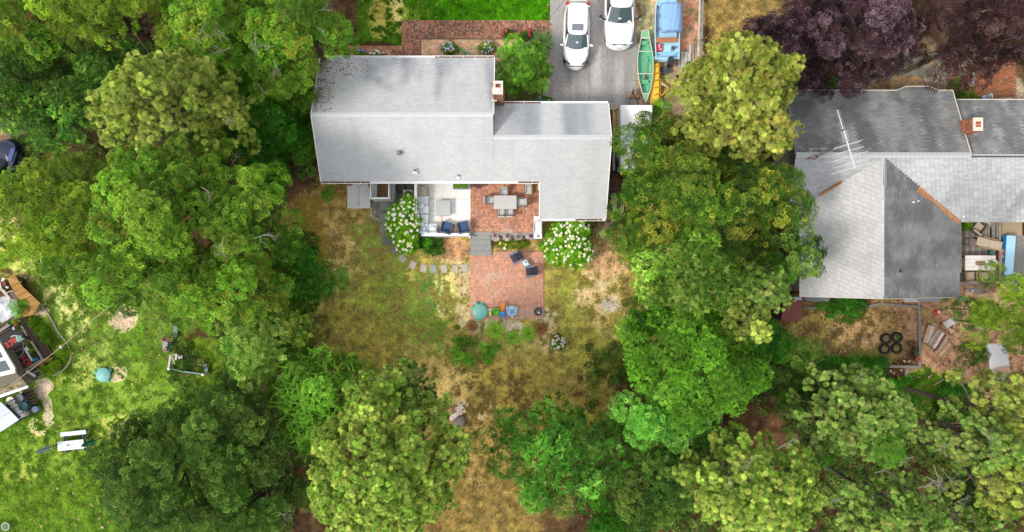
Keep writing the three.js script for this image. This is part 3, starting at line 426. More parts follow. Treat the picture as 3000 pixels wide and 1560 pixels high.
{
  const o = thing('sport_utility_vehicle', 'white sport utility vehicle with sunroof and raised tailgate, left of the two on the driveway', 'car', P(1686, 117), -.022);
  const hw = .9, zr = -2.25, zf = 2.27, R = planRing;
  part(o, 'body', loft([R(.28, hw * .92, zr + .12, zf - .12, { round: .3 }), R(.45, hw, zr, zf, { round: .36 }), R(.72, hw + .01, zr - .02, zf + .02, { round: .42 }), R(.9, hw - .02, zr + .02, zf - .12, { round: .42 }), R(1.0, hw - .07, zr + .1, zf - .34, { round: .4 })], true, true, .9), carWhite);
  part(o, 'bonnet', loft([R(.98, .78, .55, zf - .42, { round: .34, kf: .2 }), R(1.04, .75, .56, zf - .62, { round: .3, kf: .2 }), R(1.075, .62, .58, zf - .95, { round: .2, kf: .2 })], true, false, .9), carWhite);
  part(o, 'side_window', loft([R(1.0, hw - .1, -2.08, .98, { e: 5, round: .18, kf: .05 }), R(1.5, .68, -1.88, .16, { e: 5, round: .1, kf: .03 })], false, false, .5), sideGlass);
  part(o, 'roof', loft([R(1.5, .69, -1.98, .2, { e: 6, round: .1, kf: .04 }), R(1.57, .68, -1.99, .14, { e: 6, round: .1, kf: .04 }), R(1.62, .56, -1.9, 0, { e: 5, round: .1, kf: .04 })], true, true, .9), carWhite);
  const ws = (y, hw2, z, bow) => { const p = []; for (let i = 0; i <= 12; i++) { const t = i / 6 - 1; p.push([t * hw2, y, z - bow * t * t]); } return p; };
  const sheet = (a, b, th = .03) => { const r1 = [...a, ...[...a].reverse().map(p => [p[0], p[1] - th, p[2] - th])], r2 = [...b, ...[...b].reverse().map(p => [p[0], p[1] - th, p[2] - th])]; return loft([r2, r1], true, true, .5); };
  part(o, 'windscreen', sheet(ws(1.53, .62, .2, .08), ws(1.03, .76, 1.1, .26)), glassM);
  part(o, 'windscreen_wiper', [bar([-.1, 1.06, 1.1], [-.66, 1.08, .98], .02, .02), bar([.5, 1.07, 1.02], [.0, 1.06, 1.1], .02, .02)], blackM);
  for (const s of [-1, 1]) {
    part(o, 'pillar', [bar([s * .66, 1.53, .14], [s * .8, 1.02, .92], .07, .05), bar([s * .68, 1.52, -1.8], [s * .78, 1.0, -2.0], .2, .06)], carWhite);
    const mm = part(o, 'wing_mirror', rb(.24, .14, .14, .05, s * 1.0, 1.06, .72, s * -.2), carWhite); part(mm, 'mirror_glass', rb(.16, .1, .02, .008, s * 1.0, 1.06, .645, s * -.2), steel);
    part(o, 'roof_rail', bar([s * .62, 1.62, -1.6], [s * .62, 1.62, -.1], .035, .03), M(230, 230, 232, .4));
    part(o, 'headlight', tr(new RoundedBoxGeometry(.5, .07, .05, 2, .02), s * .6, .93, 1.83, s * .62, -.5), M(44, 46, 54, .2));
    part(o, 'tail_light', [rb(.1, .5, .2, .03, s * .76, 1.18, -2.06), rb(.09, .3, .2, .03, s * .66, 1.44, -1.98)], M(222, 52, 46, .3));
    part(o, 'door_handle', [bx(.02, .03, .2, s * .9, .86, .1), bx(.02, .03, .2, s * .9, .86, -.9)], carWhite);
    for (const z of [1.4, -1.35]) wheelAt(o, s * .74, z);
  }
  part(o, 'sunroof', rb(.78, .015, .46, .006, 0, 1.625, -.32), M(120, 124, 134, .12, { clearcoat: 1 }));
  part(o, 'dashboard', bx(1.2, .03, .26, 0, 1.0, .84), M(50, 52, 56, .8));
  part(o, 'paper', [bx(.16, .008, .1, .0, 1.34, .62, 0, .5), bx(.07, .008, .06, .52, 1.12, .9, 0, .5), bx(.07, .008, .06, -.6, 1.12, .86, 0, .5)], M(250, 250, 250, .8));
  part(o, 'grille', [bar([-.42, .9, 2.12], [.42, .9, 2.12], .05, .05), bar([-.42, .9, 2.12], [-.78, .95, 1.78], .04, .04), bar([.42, .9, 2.12], [.78, .95, 1.78], .04, .04)], M(58, 58, 66, .4));
  part(o, 'number_plate', bx(.34, .12, .02, 0, .6, 2.29), M(236, 236, 232, .6));
  const tg = part(o, 'tailgate', [bx(1.16, .05, .3, 0, 1.9, -2.5, 0, .12), bx(1.1, .05, .08, 0, 1.78, -2.06)], carWhite); part(tg, 'rear_window', rb(1.04, .04, .42, .01, 0, 1.9, -2.26, 0, .12), sideGlass);
}
{
  const o = thing('pickup_truck', 'white pickup truck with dark towing mirrors, right of the two on the driveway', 'truck', P(1809, 40), -.01);
  const hw = 1.0, zr = -2.9, zf = 2.72, R = planRing;
  part(o, 'body', loft([R(.4, hw * .95, zr + .1, zf - .1, { round: .2, e: 6, kf: .1 }), R(.6, hw, zr, zf, { round: .22, e: 6, kf: .1 }), R(.95, hw + .01, zr, zf - .02, { round: .24, e: 6, kf: .1 }), R(1.12, hw - .03, zr + .03, zf - .16, { round: .24, e: 6, kf: .1 })], true, true, .9), carWhite);
  part(o, 'bonnet', loft([R(1.1, .88, .8, zf - .26, { round: .2, e: 6, kf: .12 }), R(1.18, .84, .82, zf - .4, { round: .18, e: 6, kf: .12 }), R(1.21, .7, .84, zf - .62, { round: .12, e: 5, kf: .12 })], true, false, .9), carWhite);
  part(o, 'bonnet_ridge', [bar([-.5, 1.2, 1.2], [-.46, 1.17, 2.2], .05, .03), bar([.5, 1.2, 1.2], [.46, 1.17, 2.2], .05, .03)], carWhite);
  part(o, 'side_window', loft([R(1.12, hw - .08, -2.2, 1.05, { e: 6, round: .14, kf: .04 }), R(1.76, .74, -2.1, .26, { e: 6, round: .08, kf: .02 })], false, false, .5), sideGlass);
  part(o, 'roof', loft([R(1.75, .76, -2.2, .3, { e: 7, round: .08, kf: .02 }), R(1.83, .75, -2.2, .24, { e: 7, round: .08, kf: .02 }), R(1.87, .64, -2.1, .1, { e: 6, round: .06, kf: .02 })], true, true, .9), carWhite);
  const ws = (y, hw2, z, bow) => { const p = []; for (let i = 0; i <= 12; i++) { const t = i / 6 - 1; p.push([t * hw2, y, z - bow * t * t]); } return p; };
  const sheet = (a, b, th = .03) => { const r1 = [...a, ...[...a].reverse().map(p => [p[0], p[1] - th, p[2] - th])], r2 = [...b, ...[...b].reverse().map(p => [p[0], p[1] - th, p[2] - th])]; return loft([r2, r1], true, true, .5); };
  part(o, 'windscreen', sheet(ws(1.79, .68, .28, .07), ws(1.15, .86, 1.2, .2)), glassM);
  part(o, 'paper', [bx(.2, .008, .14, .6, 1.3, 1.02, .3, .6), bx(.2, .008, .1, -.05, 1.42, .86, 0, .6)], M(250, 250, 250, .8)); part(o, 'seat', [rb(.5, .5, .2, .08, .3, 1.35, .2), rb(.5, .5, .2, .08, -.4, 1.35, .2)], seatM);
  part(o, 'windscreen_wiper', [bar([-.1, 1.2, 1.2], [-.74, 1.22, 1.06], .022, .02), bar([.62, 1.22, 1.1], [.02, 1.2, 1.2], .022, .02)], blackM);
  for (const s of [-1, 1]) {
    part(o, 'pillar', [bar([s * .72, 1.78, .22], [s * .9, 1.14, 1.02], .08, .05), bar([s * .74, 1.76, -.7], [s * .92, 1.12, -.72], .07, .04)], carWhite);
    const mm = part(o, 'wing_mirror', [rb(.16, .3, .26, .04, s * 1.3, 1.28, .74, s * -.35), bar([s * .94, 1.16, .86], [s * 1.24, 1.24, .78], .06, .08)], blackM); part(mm, 'mirror_cap', rb(.13, .24, .06, .02, s * 1.33, 1.3, .88, s * -.35), M(210, 206, 210, .4));
    part(o, 'headlight', rb(.34, .16, .12, .03, s * .74, 1.02, 2.42, s * .42), M(232, 234, 240, .15));
    for (const z of [1.75, -1.9]) wheelAt(o, s * .8, z, .4);
  }
  const gr = part(o, 'grille', [rb(.98, .1, .06, .02, 0, 1.08, 2.53, 0, -.4)], M(50, 44, 60, .5));
  const e = [[-.22, .06], [-.13, .06], [-.05, .05], [.03, .03], [.12, .07], [.21, .06]]; part(gr, 'badge', e.map(([x, w]) => bx(w, .05, .02, x, 1.11, 2.56, 0, -.4)), M(240, 240, 240, .5));
  part(o, 'bumper', loft([R(.5, .86, 1.6, 2.76, { round: .26, e: 5, kf: .1 }), R(.74, .88, 1.6, 2.78, { round: .26, e: 5, kf: .1 }), R(.8, .84, 1.6, 2.72, { round: .26, e: 5, kf: .1 })], true, true, .9), carWhite); part(o, 'number_plate', bx(.36, .03, .14, 0, .8, 2.74, 0, .6), M(214, 214, 210, .6));
  part(o, 'roof_marking', bx(.05, .006, .16, .48, 1.875, -.1), M(86, 76, 150, .6));
}
{
  const o = thing('dark_blue_car', 'dark blue car half hidden under trees at the left edge of the picture', 'car', P(20, 500), Math.PI * 1.0 + -.42);
  const cb = M(12, 28, 68, .32), dk = M(16, 24, 26, .25), R = planRing, hw = .9;
  part(o, 'body', loft([R(.3, hw * .93, -2.2, 2.1, { round: .2 }), R(.55, hw, -2.3, 2.2, { round: .3 }), R(.9, hw - .05, -2.25, 2.05, { round: .3 })], true, true, .9), cb);
  part(o, 'bonnet', loft([R(.88, .8, .7, 1.95, { round: .3 }), R(.97, .66, .75, 1.7, { round: .25 })], true, false, .9), cb); part(o, 'bonnet_scoop', rb(.3, .04, .9, .02, -.52, .98, 1.3, .1), M(60, 84, 140, .3));
  part(o, 'windscreen', loft([R(.95, .76, -1.6, .75, { round: .2 }), R(1.4, .6, -1.1, -.05, { round: .1 })], false, false, .5), dk); part(o, 'roof', loft([R(1.38, .62, -1.15, .0, { e: 5 }), R(1.45, .52, -1.05, -.1, { e: 5 })], true, true, .9), M(26, 32, 56, .35));
  for (const s of [-1, 1]) { part(o, 'wing_mirror', rb(.26, .12, .12, .04, s * 1.02, 1.0, .45), cb); for (const z of [1.35, -1.35]) wheelAt(o, s * .8, z, .33); }
  const b = thing('covered_heap', 'black plastic covered heap on the ground beside the dark blue car', 'tarp', P(66, 478)); const r = rnd(3), rg = k => { const p = []; for (let i = 0; i < 20; i++) { const a = i / 20 * 6.283, q = [1, .92, .6, .25][k] * (1 + .12 * Math.sin(a * 3 + k)); p.push([Math.cos(a) * .55 * q, [0, .28, .52, .6][k], Math.sin(a) * 1.2 * q]); } return p; };
  part(b, 'cover', loft([0, 1, 2, 3].map(rg), true, true, .7), M(14, 14, 16, .75)); part(b, 'cord', tb([[-.2, .6, -.6], [.1, .63, 0], [.3, .45, .5]], .02, 8), M(120, 90, 84, .8));
}
// ------------------------------------------------------------------ boats and driveway clutter
function hull(w, n, z0, z1) {                              // closed outline of half-width w(t)
  const a = []; for (let i = 0; i <= n; i++) { const t = i / n; a.push([w(t), z0 + (z1 - z0) * t]); }
  return [...a.map(p => [p[0], p[1]]), ...[...a].reverse().map(p => [-p[0], p[1]])];
}
const ringAt = (pl, y, k = 1, zk = 1, zc = 0, dy = () => 0) => pl.map(([x, z]) => [x * k, y + dy(z), zc + (z - zc) * zk]);
{
  const o = thing('canoe', 'green canoe with pale gunwales and two seats lying beside the driveway', 'canoe', P(1888, 200), .012);
  const L = 2.48, w = t => .04 + .52 * Math.sin(Math.PI * Math.min(1, (t * .93 + .07 * (1 - t)) ** 1.0 * .94 + .06)) ** .72 + (t < .02 ? .0 : 0);
  const wt = t => { const a = .25 + .3 * sst(0, .42, t), b = .55 * Math.sin(Math.PI * .5 * Math.min(1, (1 - t) / .52)) ** .85; return Math.max(.015, t < .48 ? a : b); };
  const pl = hull(wt, 30, -L, L), sheer = z => .05 * (z / L) ** 2;
  part(o, 'hull', loft([ringAt(pl, .03, .35, .9), ringAt(pl, .1, .78, .97), ringAt(pl, .4, 1, 1, 0, sheer), ringAt(pl, .4, .95, .985, 0, sheer), ringAt(pl, .12, .72, .95), ringAt(pl, .07, .5, .92)], true, true, .7), M(92, 196, 146, .5));
  const g = pl.map(([x, z]) => [x * .985, .42 + sheer(z), z * .995]); part(o, 'gunwale', tb([...g.slice(0, 31)], .028, 60, 6), M(236, 230, 224, .5)); part(o, 'gunwale', tb([...g.slice(31)], .028, 60, 6), M(236, 230, 224, .5));
  const cross = (z, k = .05) => { const t = (z + L) / (2 * L), x = wt(t); return bx(2 * x * .97, .03, k, 0, .41 + sheer(z), z); };
  part(o, 'transom', bx(.5, .05, .06, 0, .46, -L + .02), M(210, 204, 200, .6));
  part(o, 'thwart', cross(-1.05), M(236, 230, 224, .5)); part(o, 'thwart', cross(.5), M(236, 230, 224, .5));
  const dk = (z0, z1) => { const p = []; for (let i = 0; i <= 6; i++) { const z = z0 + (z1 - z0) * i / 6, x = wt((z + L) / (2 * L)) * .93; p.push([x, z]); } return prism([...p, ...[...p].reverse().map(([x, z]) => [-x, z])], .41, .45); };
  part(o, 'deck', dk(-L + .03, -1.98), M(132, 200, 150, .5)); part(o, 'deck', dk(1.9, L - .05), M(132, 200, 150, .5)); part(o, 'deck_edge', [cross(-1.95, .06), cross(1.88, .06)], M(236, 230, 224, .5));
  for (const z of [-1.68, 1.02]) { const s = part(o, 'seat', rb(.44, .04, .27, .015, 0, .3, z), M(112, 190, 132, .6)); part(s, 'seat_rail', [-.12, .12].map(d => { const x = wt((z + d + L) / (2 * L)); return bx(2 * x * .9, .025, .03, 0, .285, z + d); }), M(214, 214, 204, .5)); }
  part(o, 'keel_rib', [bx(.02, .02, 4.2, .1, .09, 0), bx(.02, .02, 4.2, -.1, .09, 0), bx(.02, .02, 4.2, 0, .09, 0)], M(168, 190, 160, .6));
  for (const [x0, z0, x1, z1, n] of [[.22, -.75, .1, .55, 'black paddle lying in the green canoe nearer the boat'], [.26, -.5, .16, .72, 'black paddle with pale shaft lying in the green canoe, lower of the pair']]) {
    const q = thing('paddle', n, 'paddle', [o.position.x, .1, o.position.z]); const a = new THREE.Vector3(x0, .08, z0), b = new THREE.Vector3(x1, .06, z1), d = b.clone().sub(a).normalize();
    part(q, 'shaft', bar(a, b, .03, .03), M(150, 156, 152, .4)); part(q, 'blade', [rb(.16, .025, .42, .01, b.x + d.x * .1, .055, b.z + d.z * .1, Math.atan2(d.x, d.z))], M(64, 76, 78, .5)); part(q, 'grip', rb(.1, .03, .06, .01, a.x, .08, a.z), blackM);
  }
}
{
  const o = thing('motor_boat', 'light blue open boat with blue canvas top, wooden seat plank and black outboard', 'boat', P(1947, 99), .012);
  const Z0 = -2.2, Z1 = 2.02, w = t => t < .12 ? .4 + .36 * Math.sqrt(Math.min(1, t / .12)) : .76 + .11 * Math.sin(Math.PI * Math.min(1, (t - .12) * .85 + .08)), pl = hull(w, 24, Z0, Z1), bM = M(192, 238, 264, .45), fM = M(146, 212, 248, .5);
  part(o, 'hull', loft([ringAt(pl, .25, .45, .93), ringAt(pl, .45, .86, .98), ringAt(pl, .85, 1), ringAt(pl, .85, .9, .95), ringAt(pl, .55, .84, .93)], true, true, .7), bM);
  const g = pl.map(([x, z]) => [x * .95, .86, z * .975]); for (const s of [g.slice(0, 25), g.slice(25)]) part(o, 'gunwale', tb(s, .05, 50, 6), M(178, 224, 248, .4));
  part(o, 'fore_deck', prism(hull(t => w(t * .12) * .86, 6, Z0 + .1, Z0 + .55), .8, .84), M(160, 220, 246, .45)); part(o, 'bow_cleat', [cy(.03, .04, .1, 0, .89, Z0 + .35, 10), bx(.04, .03, .22, 0, .94, Z0 + .35)], steel);
  part(o, 'transom', [bx(1.52, .5, .08, 0, .6, 1.82), bx(1.4, .04, .1, 0, .87, 1.62)], M(150, 214, 246, .45));
  part(o, 'stern_skirt', prism([[-.8, 1.75], [.8, 1.75], [.8, 1.92], [.25, 2.12], [-.25, 2.12], [-.8, 1.92]], .4, .72), bM);
  part(o, 'seat_plank', bx(1.56, .05, .32, -.02, .84, .72), TM(grainT([190, 126, 84], .18, 9), .6));
  part(o, 'console', [bx(.3, .3, .2, .45, .8, -.1), bx(.5, .04, .2, .5, .9, 0)], M(170, 110, 80, .7));
  const t = thing('fuel_tank', 'red fuel tank on the floor at the stern of the blue boat', 'fuel tank', [o.position.x - .5, .55, o.position.z + 1.2]); part(t, 'tank', rb(.36, .24, .52, .06, 0, .12, 0, .05), M(226, 52, 70, .4)); part(t, 'cap', [cy(.05, .05, .05, .06, .26, .14, 12), bx(.05, .05, .2, -.05, .26, -.08)], M(240, 236, 236, .5));
  const k = thing('battery_box', 'grey battery box on the floor of the blue boat', 'battery', [o.position.x + .42, .55, o.position.z + 1.22]); part(k, 'box', rb(.2, .2, .3, .03, 0, .1, 0, -.1), M(112, 130, 140, .6)); part(k, 'strap', [bx(.21, .02, .04, 0, .205, 0), bx(.14, .03, .14, .0, .21, .02)], M(60, 70, 78, .6));
  part(o, 'cable', tb([[.5, .6, 1.3], [.7, .7, 1.1], [.72, .7, 1.6], [.4, .6, 1.75], [.1, .9, 1.9]], .02, 24), blackM);
  part(o, 'side_fitting', [bx(.1, .1, .3, -.66, .9, -.02), bx(.08, .1, .5, .68, .9, .35), bx(.06, .06, .3, -.7, .9, -.9)], M(92, 100, 116, .6));
  // canvas top on hoops
  const c = []; for (let j = 0; j <= 10; j++) { const z = -1.5 + j / 10 * 2.0, row = []; for (let i = 0; i <= 16; i++) { const u = i / 8 - 1, y = 1.62 - .3 * Math.abs(u) ** 3 - .04 * Math.sin(j * .95) - .05 * Math.abs(j / 5 - 1) ** 3 + .012 * Math.sin(i * 1.7 + j * .6); row.push([u * .73 * (1 - .03 * (j < 1)), y, z]); } c.push([...row, ...[...row].reverse().map(p => [p[0], p[1] - .02, p[2]])]); }
  part(o, 'canvas_top', loft(c, true, true, 1.2).translate(.17, 0, -.12), M(146, 190, 240, .85));
  part(o, 'canvas_seam', [bar([-.5, 1.63, -.62], [.76, 1.63, -.62], .02, .012)], M(124, 170, 224, .85));
  for (const z of [-1.5, .3]) part(o, 'hoop', tb([[-.62, .9, -.6], [-.6, 1.5, z], [.14, 1.58, z], [.88, 1.5, z], [.8, .9, -.6]], .018, 24), steel);
  const m = thing('outboard_motor', 'black outboard motor hanging on the stern of the blue boat', 'motor', [o.position.x + .2, 0, o.position.z + 2.2], .05);
  part(m, 'cowl', loft([ringAt(hull(q => .06 + .17 * Math.sin(Math.PI * (q * .8 + .12)), 10, -.3, .42), .78, .9, .95), ringAt(hull(q => .06 + .17 * Math.sin(Math.PI * (q * .8 + .12)), 10, -.3, .42), 1.05), ringAt(hull(q => .06 + .17 * Math.sin(Math.PI * (q * .8 + .12)), 10, -.3, .42), 1.2, .8, .88)], true, true, .7), M(36, 40, 48, .25)); part(m, 'leg', [bx(.12, .7, .24, 0, .45, .12), bx(.1, .1, .5, 0, .26, .2)], M(46, 48, 54, .5)); part(m, 'cavitation_plate', rb(.34, .03, .5, .01, 0, .3, .38), M(70, 72, 78, .5)); part(m, 'stripe', [bx(.02, .06, .3, -.2, 1.08, .05)], M(226, 150, 60, .5)); part(m, 'propeller', [0, 1, 2].map(i => bx(.1, .24, .02, 0, .14, .52, 0, 0, i * 2.09)), blackM);
  const tray = thing('drip_tray', 'round grey drip tray on the ground under the outboard motor', 'tray', P(1946, 208)); part(tray, 'tray', lathe([[0, .02], [.26, .02], [.3, .1], [.32, .1], [.3, 0], [0, 0]]), M(104, 108, 108, .6));
}
{
  const o = thing('snow_plough', 'yellow snow plough blade with ribs lying upright beside the green canoe', 'snow plough', P(1921, 250)), y = M(252, 208, 66, .5);
  const z0 = P(0, 189).z - o.position.z, z1 = P(0, 312).z - o.position.z, c = []; for (let i = 0; i <= 8; i++) { const a = -.3 + i / 8 * 2.2; c.push([-.26 + .42 * Math.sin(a) , .1 + .36 * (1 - Math.cos(a))]); }
  const st = [...c.map(([x, h]) => [x, h]), ...[...c].reverse().map(([x, h]) => [x - .03, h + .02])];
  part(o, 'blade', loft([z0, z1].map(z => st.map(([x, h]) => [x, h, z])), true, true, .7), y);
  for (let i = 0; i < 6; i++) part(o, 'rib', rb(.36, .6, .035, .01, .05, .34, z0 + (z1 - z0) * (i + .5) / 6), M(238, 176, 50, .5));
  part(o, 'push_frame', [bar([.2, .3, -.25], [.85, .25, .25], .09, .09), bar([.2, .3, .9], [.85, .25, .35], .09, .09), bx(.1, .1, 1.2, .26, .3, .3)], M(244, 184, 58, .5)); part(o, 'hydraulic_ram', [bar([.25, .4, 0], [.7, .4, .2], .06, .06)], M(240, 226, 210, .4));
  const k = thing('plough_mount', 'black upright plough mount with an orange marker beside the yellow plough', 'plough mount', P(1968, 250)); part(k, 'mount', [bx(.12, 1.1, .3, .06, .55, 0), bx(.3, .1, .5, .06, .9, 0), bx(.16, .3, .16, .1, 1.2, -.28)], M(36, 32, 34, .6)); part(k, 'marker', prism([[-.35, .05], [.02, -.3], [.02, .34]], .9, .96), M(240, 160, 108, .6));
}
{ // box trailer roof with its drawbar
  const o = thing('box_trailer', 'white box trailer with rounded roof between the house and the trees', 'trailer', P(1878, 400));
  const x0 = P(1818, 0, 2.2).x - o.position.x, x1 = x0 + 2.15, z0 = P(0, 307, 2.2).z - o.position.z, z1 = z0 + 4.3, cx = (x0 + x1) / 2, cz = (z0 + z1) / 2;
  part(o, 'body', rb(x1 - x0 - .06, 1.7, z1 - z0 - .06, .1, cx, 1.25, cz), M(222, 222, 220, .5)); part(o, 'roof', rb(x1 - x0, .22, z1 - z0, .1, cx, 2.1, cz), M(270, 270, 272, .45)); for (let i = 0; i < 4; i++) part(o, 'roof_rib', rb(.06, .03, z1 - z0 - .5, .012, x0 + .3 + i * .52, 2.215, cz), M(270, 270, 272, .45));
  part(o, 'roof_edge', [bx(.05, .06, z1 - z0 - .2, x0 + .02, 2.0, cz)], M(206, 206, 206, .5)); part(o, 'side_rail', bx(.16, .06, 4, x0 - .18, .5, cz), M(196, 196, 192, .6));
  for (const s of [x0 + .1, x1 - .1]) wheelAt(o, s, cz + .3, .33);
  const a = P(1855, 270, .5).sub(o.position); part(o, 'drawbar', [bar([a.x, .5, a.z], [a.x - .38, .5, a.z + 1.1], .08, .08), bar([a.x, .5, a.z], [a.x + .42, .5, a.z + 1.0], .08, .08), cy(.08, .1, .3, a.x, .55, a.z, 12), bx(.1, .12, .2, a.x, .6, a.z - .1)], M(112, 76, 66, .8));
  const w = thing('wood_block', 'pale timber block under the rusty drawbar of the white trailer', 'block', P(1854, 283)); part(w, 'block', bx(.85, .16, .2, 0, .1, 0), tanWood);
  const l = thing('lattice_panel', 'tan wooden lattice panel leaning between house and white trailer', 'lattice', P(1806, 375));
  const lx = .36, lz = 1.3, gs = []; for (let i = -14; i < 15; i++) for (const s of [-1, 1]) { let za = i * .2, zb = za + s * 2 * lx; if (Math.max(za, zb) > lz || Math.min(za, zb) < -lz) continue; gs.push(bar([-lx, .9 + s * .012, za], [lx, .9 + s * .012, zb], .05, .012)); }
  part(l, 'lattice_strip', gs, M(214, 170, 96, .85), { kind: 'stuff' }); part(l, 'lattice_frame', [bx(.05, .05, 2 * lz, -lx, .9, 0), bx(.05, .05, 2 * lz, lx, .9, 0), bx(2 * lx, .05, .05, 0, .9, lz), bx(2 * lx, .05, .05, 0, .9, -lz), bx(.05, .9, .05, lx - .1, .45, lz - .1), bx(.05, .9, .05, lx - .1, .45, -lz + .1)], M(206, 162, 92, .85));
  const h = thing('hose_coil', 'black hoses hanging in loops on the end wall of the house', 'hose', P(1797, 465, 0)); part(h, 'hose', [0, 1, 2, 3].map(i => tb([[-.1 + i * .05, 1.5, -.85 + i * .05], [.1 + i * .04, 1.2, -.5], [.16 + i * .03, 1.1, .1], [.02 + i * .04, 1.3, .9 - i * .06]], .045, 18)), M(30, 30, 36, .5));
}
{
  const place = (n, l, x, y, ry) => thing(n, l, 'pallet', P(x, y), ry);
  const o = place('wooden_pallet', 'grey weathered pallet of boards lying beside the split rail fence', 2006, 178, -.05); const w = [-.42, -.2, .04, .28]; w.forEach((x, i) => part(o, 'board', bx(i ? .21 : .12, .03, 1.22, x, .16, .02 * i), paleWood)); part(o, 'bearer', [bx(.84, .1, .08, -.05, .09, -.5), bx(.84, .1, .08, -.05, .09, .5), bx(.84, .1, .08, -.05, .09, 0)], greyWood);
  const q = thing('plank_stack', 'short stack of pale planks behind the grey pallet by the fence', 'planks', P(2026, 158)); part(q, 'plank', bx(.17, .04, 1.3, -.1, .05, 0), paleWood); part(q, 'plank', bx(.16, .04, 1.28, .1, .05, -.02), greyWood);
  const f = thing('split_rail_fence', 'weathered split rail fence of paired rails between driveway and dry lawn', 'fence', P(2050, 90));
  const ra = (x0, y0, x1, y1, h) => part(f, 'rail', bar(P(x0, y0, h), P(x1, y1, h), .11, .09), paleWood, W);
  ra(2052, -60, 2047, 122, 1.0); ra(2061, -60, 2056, 122, .55); ra(2047, 116, 2042, 240, 1.0); ra(2056, 116, 2051, 240, .55); for (const y of [-20, 119, 225]) part(f, 'post', bar(P(2055 - y * .03, y, 0), P(2055 - y * .03, y, 1.25), .13, .13), greyWood, W);
}
// ------------------------------------------------------------------ behind the house: cellar door, shower, white deck
const DK = .65;
{
  const o = thing('cellar_door', 'white sloping cellar doors with rusty peeled paint at the top, under the house eave', 'cellar door', P(1051, 575));
  const q = (x, y, h) => P(x, y, h);
  const door = (a, b, c, d, fx) => part(o, 'door_leaf', slab([q(...a), q(...b), q(...c), q(...d)], .05), fx, W);
  const dt = TM(tex(256, 256, (x, y) => { const n = fbm(x / 24, y / 30, 4), k = 236 - 16 * fbm(x / 9, y / 40, 3), rust = sst(.56, .62, n) * sst(70, 40, y) * sst(14, 22, y) ; return [k + (176 - k) * rust, k + (96 - k) * rust, k - 3 + (96 - k) * rust]; }, 0, 0), .7);
  const uvq = (m, a) => { const p = m.geometry.attributes.position, u = m.geometry.attributes.uv; for (let i = 0; i < p.count; i++) u.setXY(i, p.getX(i) / 1.7 + .5, (p.getZ(i) + .95) / 1.9); };
  uvq(door([1016, 534, 1.1], [1050.3, 534, 1.1], [1052, 611, .3], [1021, 611, .3], dt)); uvq(door([1051, 534, 1.1], [1082, 534, 1.1], [1085, 611, .3], [1053, 611, .3], dt));
  part(o, 'side_wall', [prism(PW([[1019, 536], [1023, 536], [1024, 609], [1020.5, 609]]), 0, .28), prism(PW([[1081, 536], [1084, 536], [1084.4, 609], [1081, 609]]), 0, .28), prism(PW([[1021, 606], [1084, 606], [1084, 611], [1021, 611]]), 0, .26)], whiteP, W); part(o, 'handle', bx(.05, .04, .16, P(1052, 598).x, .5, P(1052, 598).z), steel, W);
}
{
  const o = thing('outdoor_shower', 'white walled outdoor shower stall with slatted wooden floor beside the cellar door', 'shower', P(1112, 560)), h = 1.9;
  const wl = (x0, y0, x1, y1, hh = h) => { const a = P(x0, y0, hh), b = P(x1, y1, hh); return bx(b.x - a.x, hh, b.z - a.z, (a.x + b.x) / 2, hh / 2, (a.z + b.z) / 2); };
  part(o, 'wall', wl(1083.5, 536, 1086, 584), whiteP, W); part(o, 'wall', wl(1081, 579, 1141, 582.5), whiteP, W); part(o, 'wall', wl(1137, 536, 1140, 581), whiteP, W); part(o, 'wall', [wl(1150, 536, 1152, 584, 1.2)], M(240, 240, 238, .6), W);
  const a = P(1100, 536, .2), b = P(1139, 583, .2); for (let i = 0; i < 9; i++) part(o, 'floor_slat', bx((b.x - a.x) / 9 - .02, .03, b.z - a.z, a.x + (b.x - a.x) * (i + .5) / 9, .16, (a.z + b.z) / 2), tanWood, W);
  part(o, 'shelf', [bx(.3, .03, 1.1, P(1097, 0, 1).x, .9, P(0, 558, 1).z)], M(222, 226, 230, .6), W);
  const s = P(1108, 577, .8), u = thing('bucket', 'small white bucket in the corner of the outdoor shower', 'bucket', [s.x, .2, s.z]); part(u, 'pail', lathe([[0, .02], [.11, .02], [.13, .3], [.14, .3], [.12, 0], [0, 0]]), M(226, 226, 228, .5)); 
  const t = P(1092, 568, 1.1), v = thing('bottle', 'blue and white bottle on the shower shelf', 'bottle', [t.x, .93, t.z]); part(v, 'bottle', lathe([[0, 0], [.04, 0], [.045, .16], [.02, .2], [.02, .24], [0, .24]]), M(240, 242, 246, .4)); part(v, 'label', cy(.047, .047, .07, 0, .08, 0, 16), M(70, 110, 200, .5));
  const g = struct('gravel_strip', [0, 0, 0]); part(g, 'gravel', prism(PW([[1086, 585], [1210, 540], [1212, 640], [1150, 640], [1120, 720], [1108, 640]]), 0, .012), gravelM);
  const gr = rnd(8), gl = []; for (let i = 0; i < 1500; i++) { const p = P(1090 + gr() * 120, 545 + gr() * 110); gl.push([mtx([p.x, .015, p.z], EU(gr(), gr() * 6, gr()), [.02 + .03 * gr(), .02, .02 + .02 * gr()]), jit(pick([[176, 168, 158], [140, 130, 120], [120, 110, 100]], gr), gr, .15)]); } instanced(g, 'pebbles', new THREE.IcosahedronGeometry(1, 0), WHITE, gl);
  for (const [x, y, w, d] of [[1126, 604, 26, 26], [1122, 638, 18, 26], [1122, 668, 16, 26]]) { const p = P(x, y); part(g, 'slab', rb(len(w), .05, len(d), .012, p.x, .03, p.z), bluestone); }
}
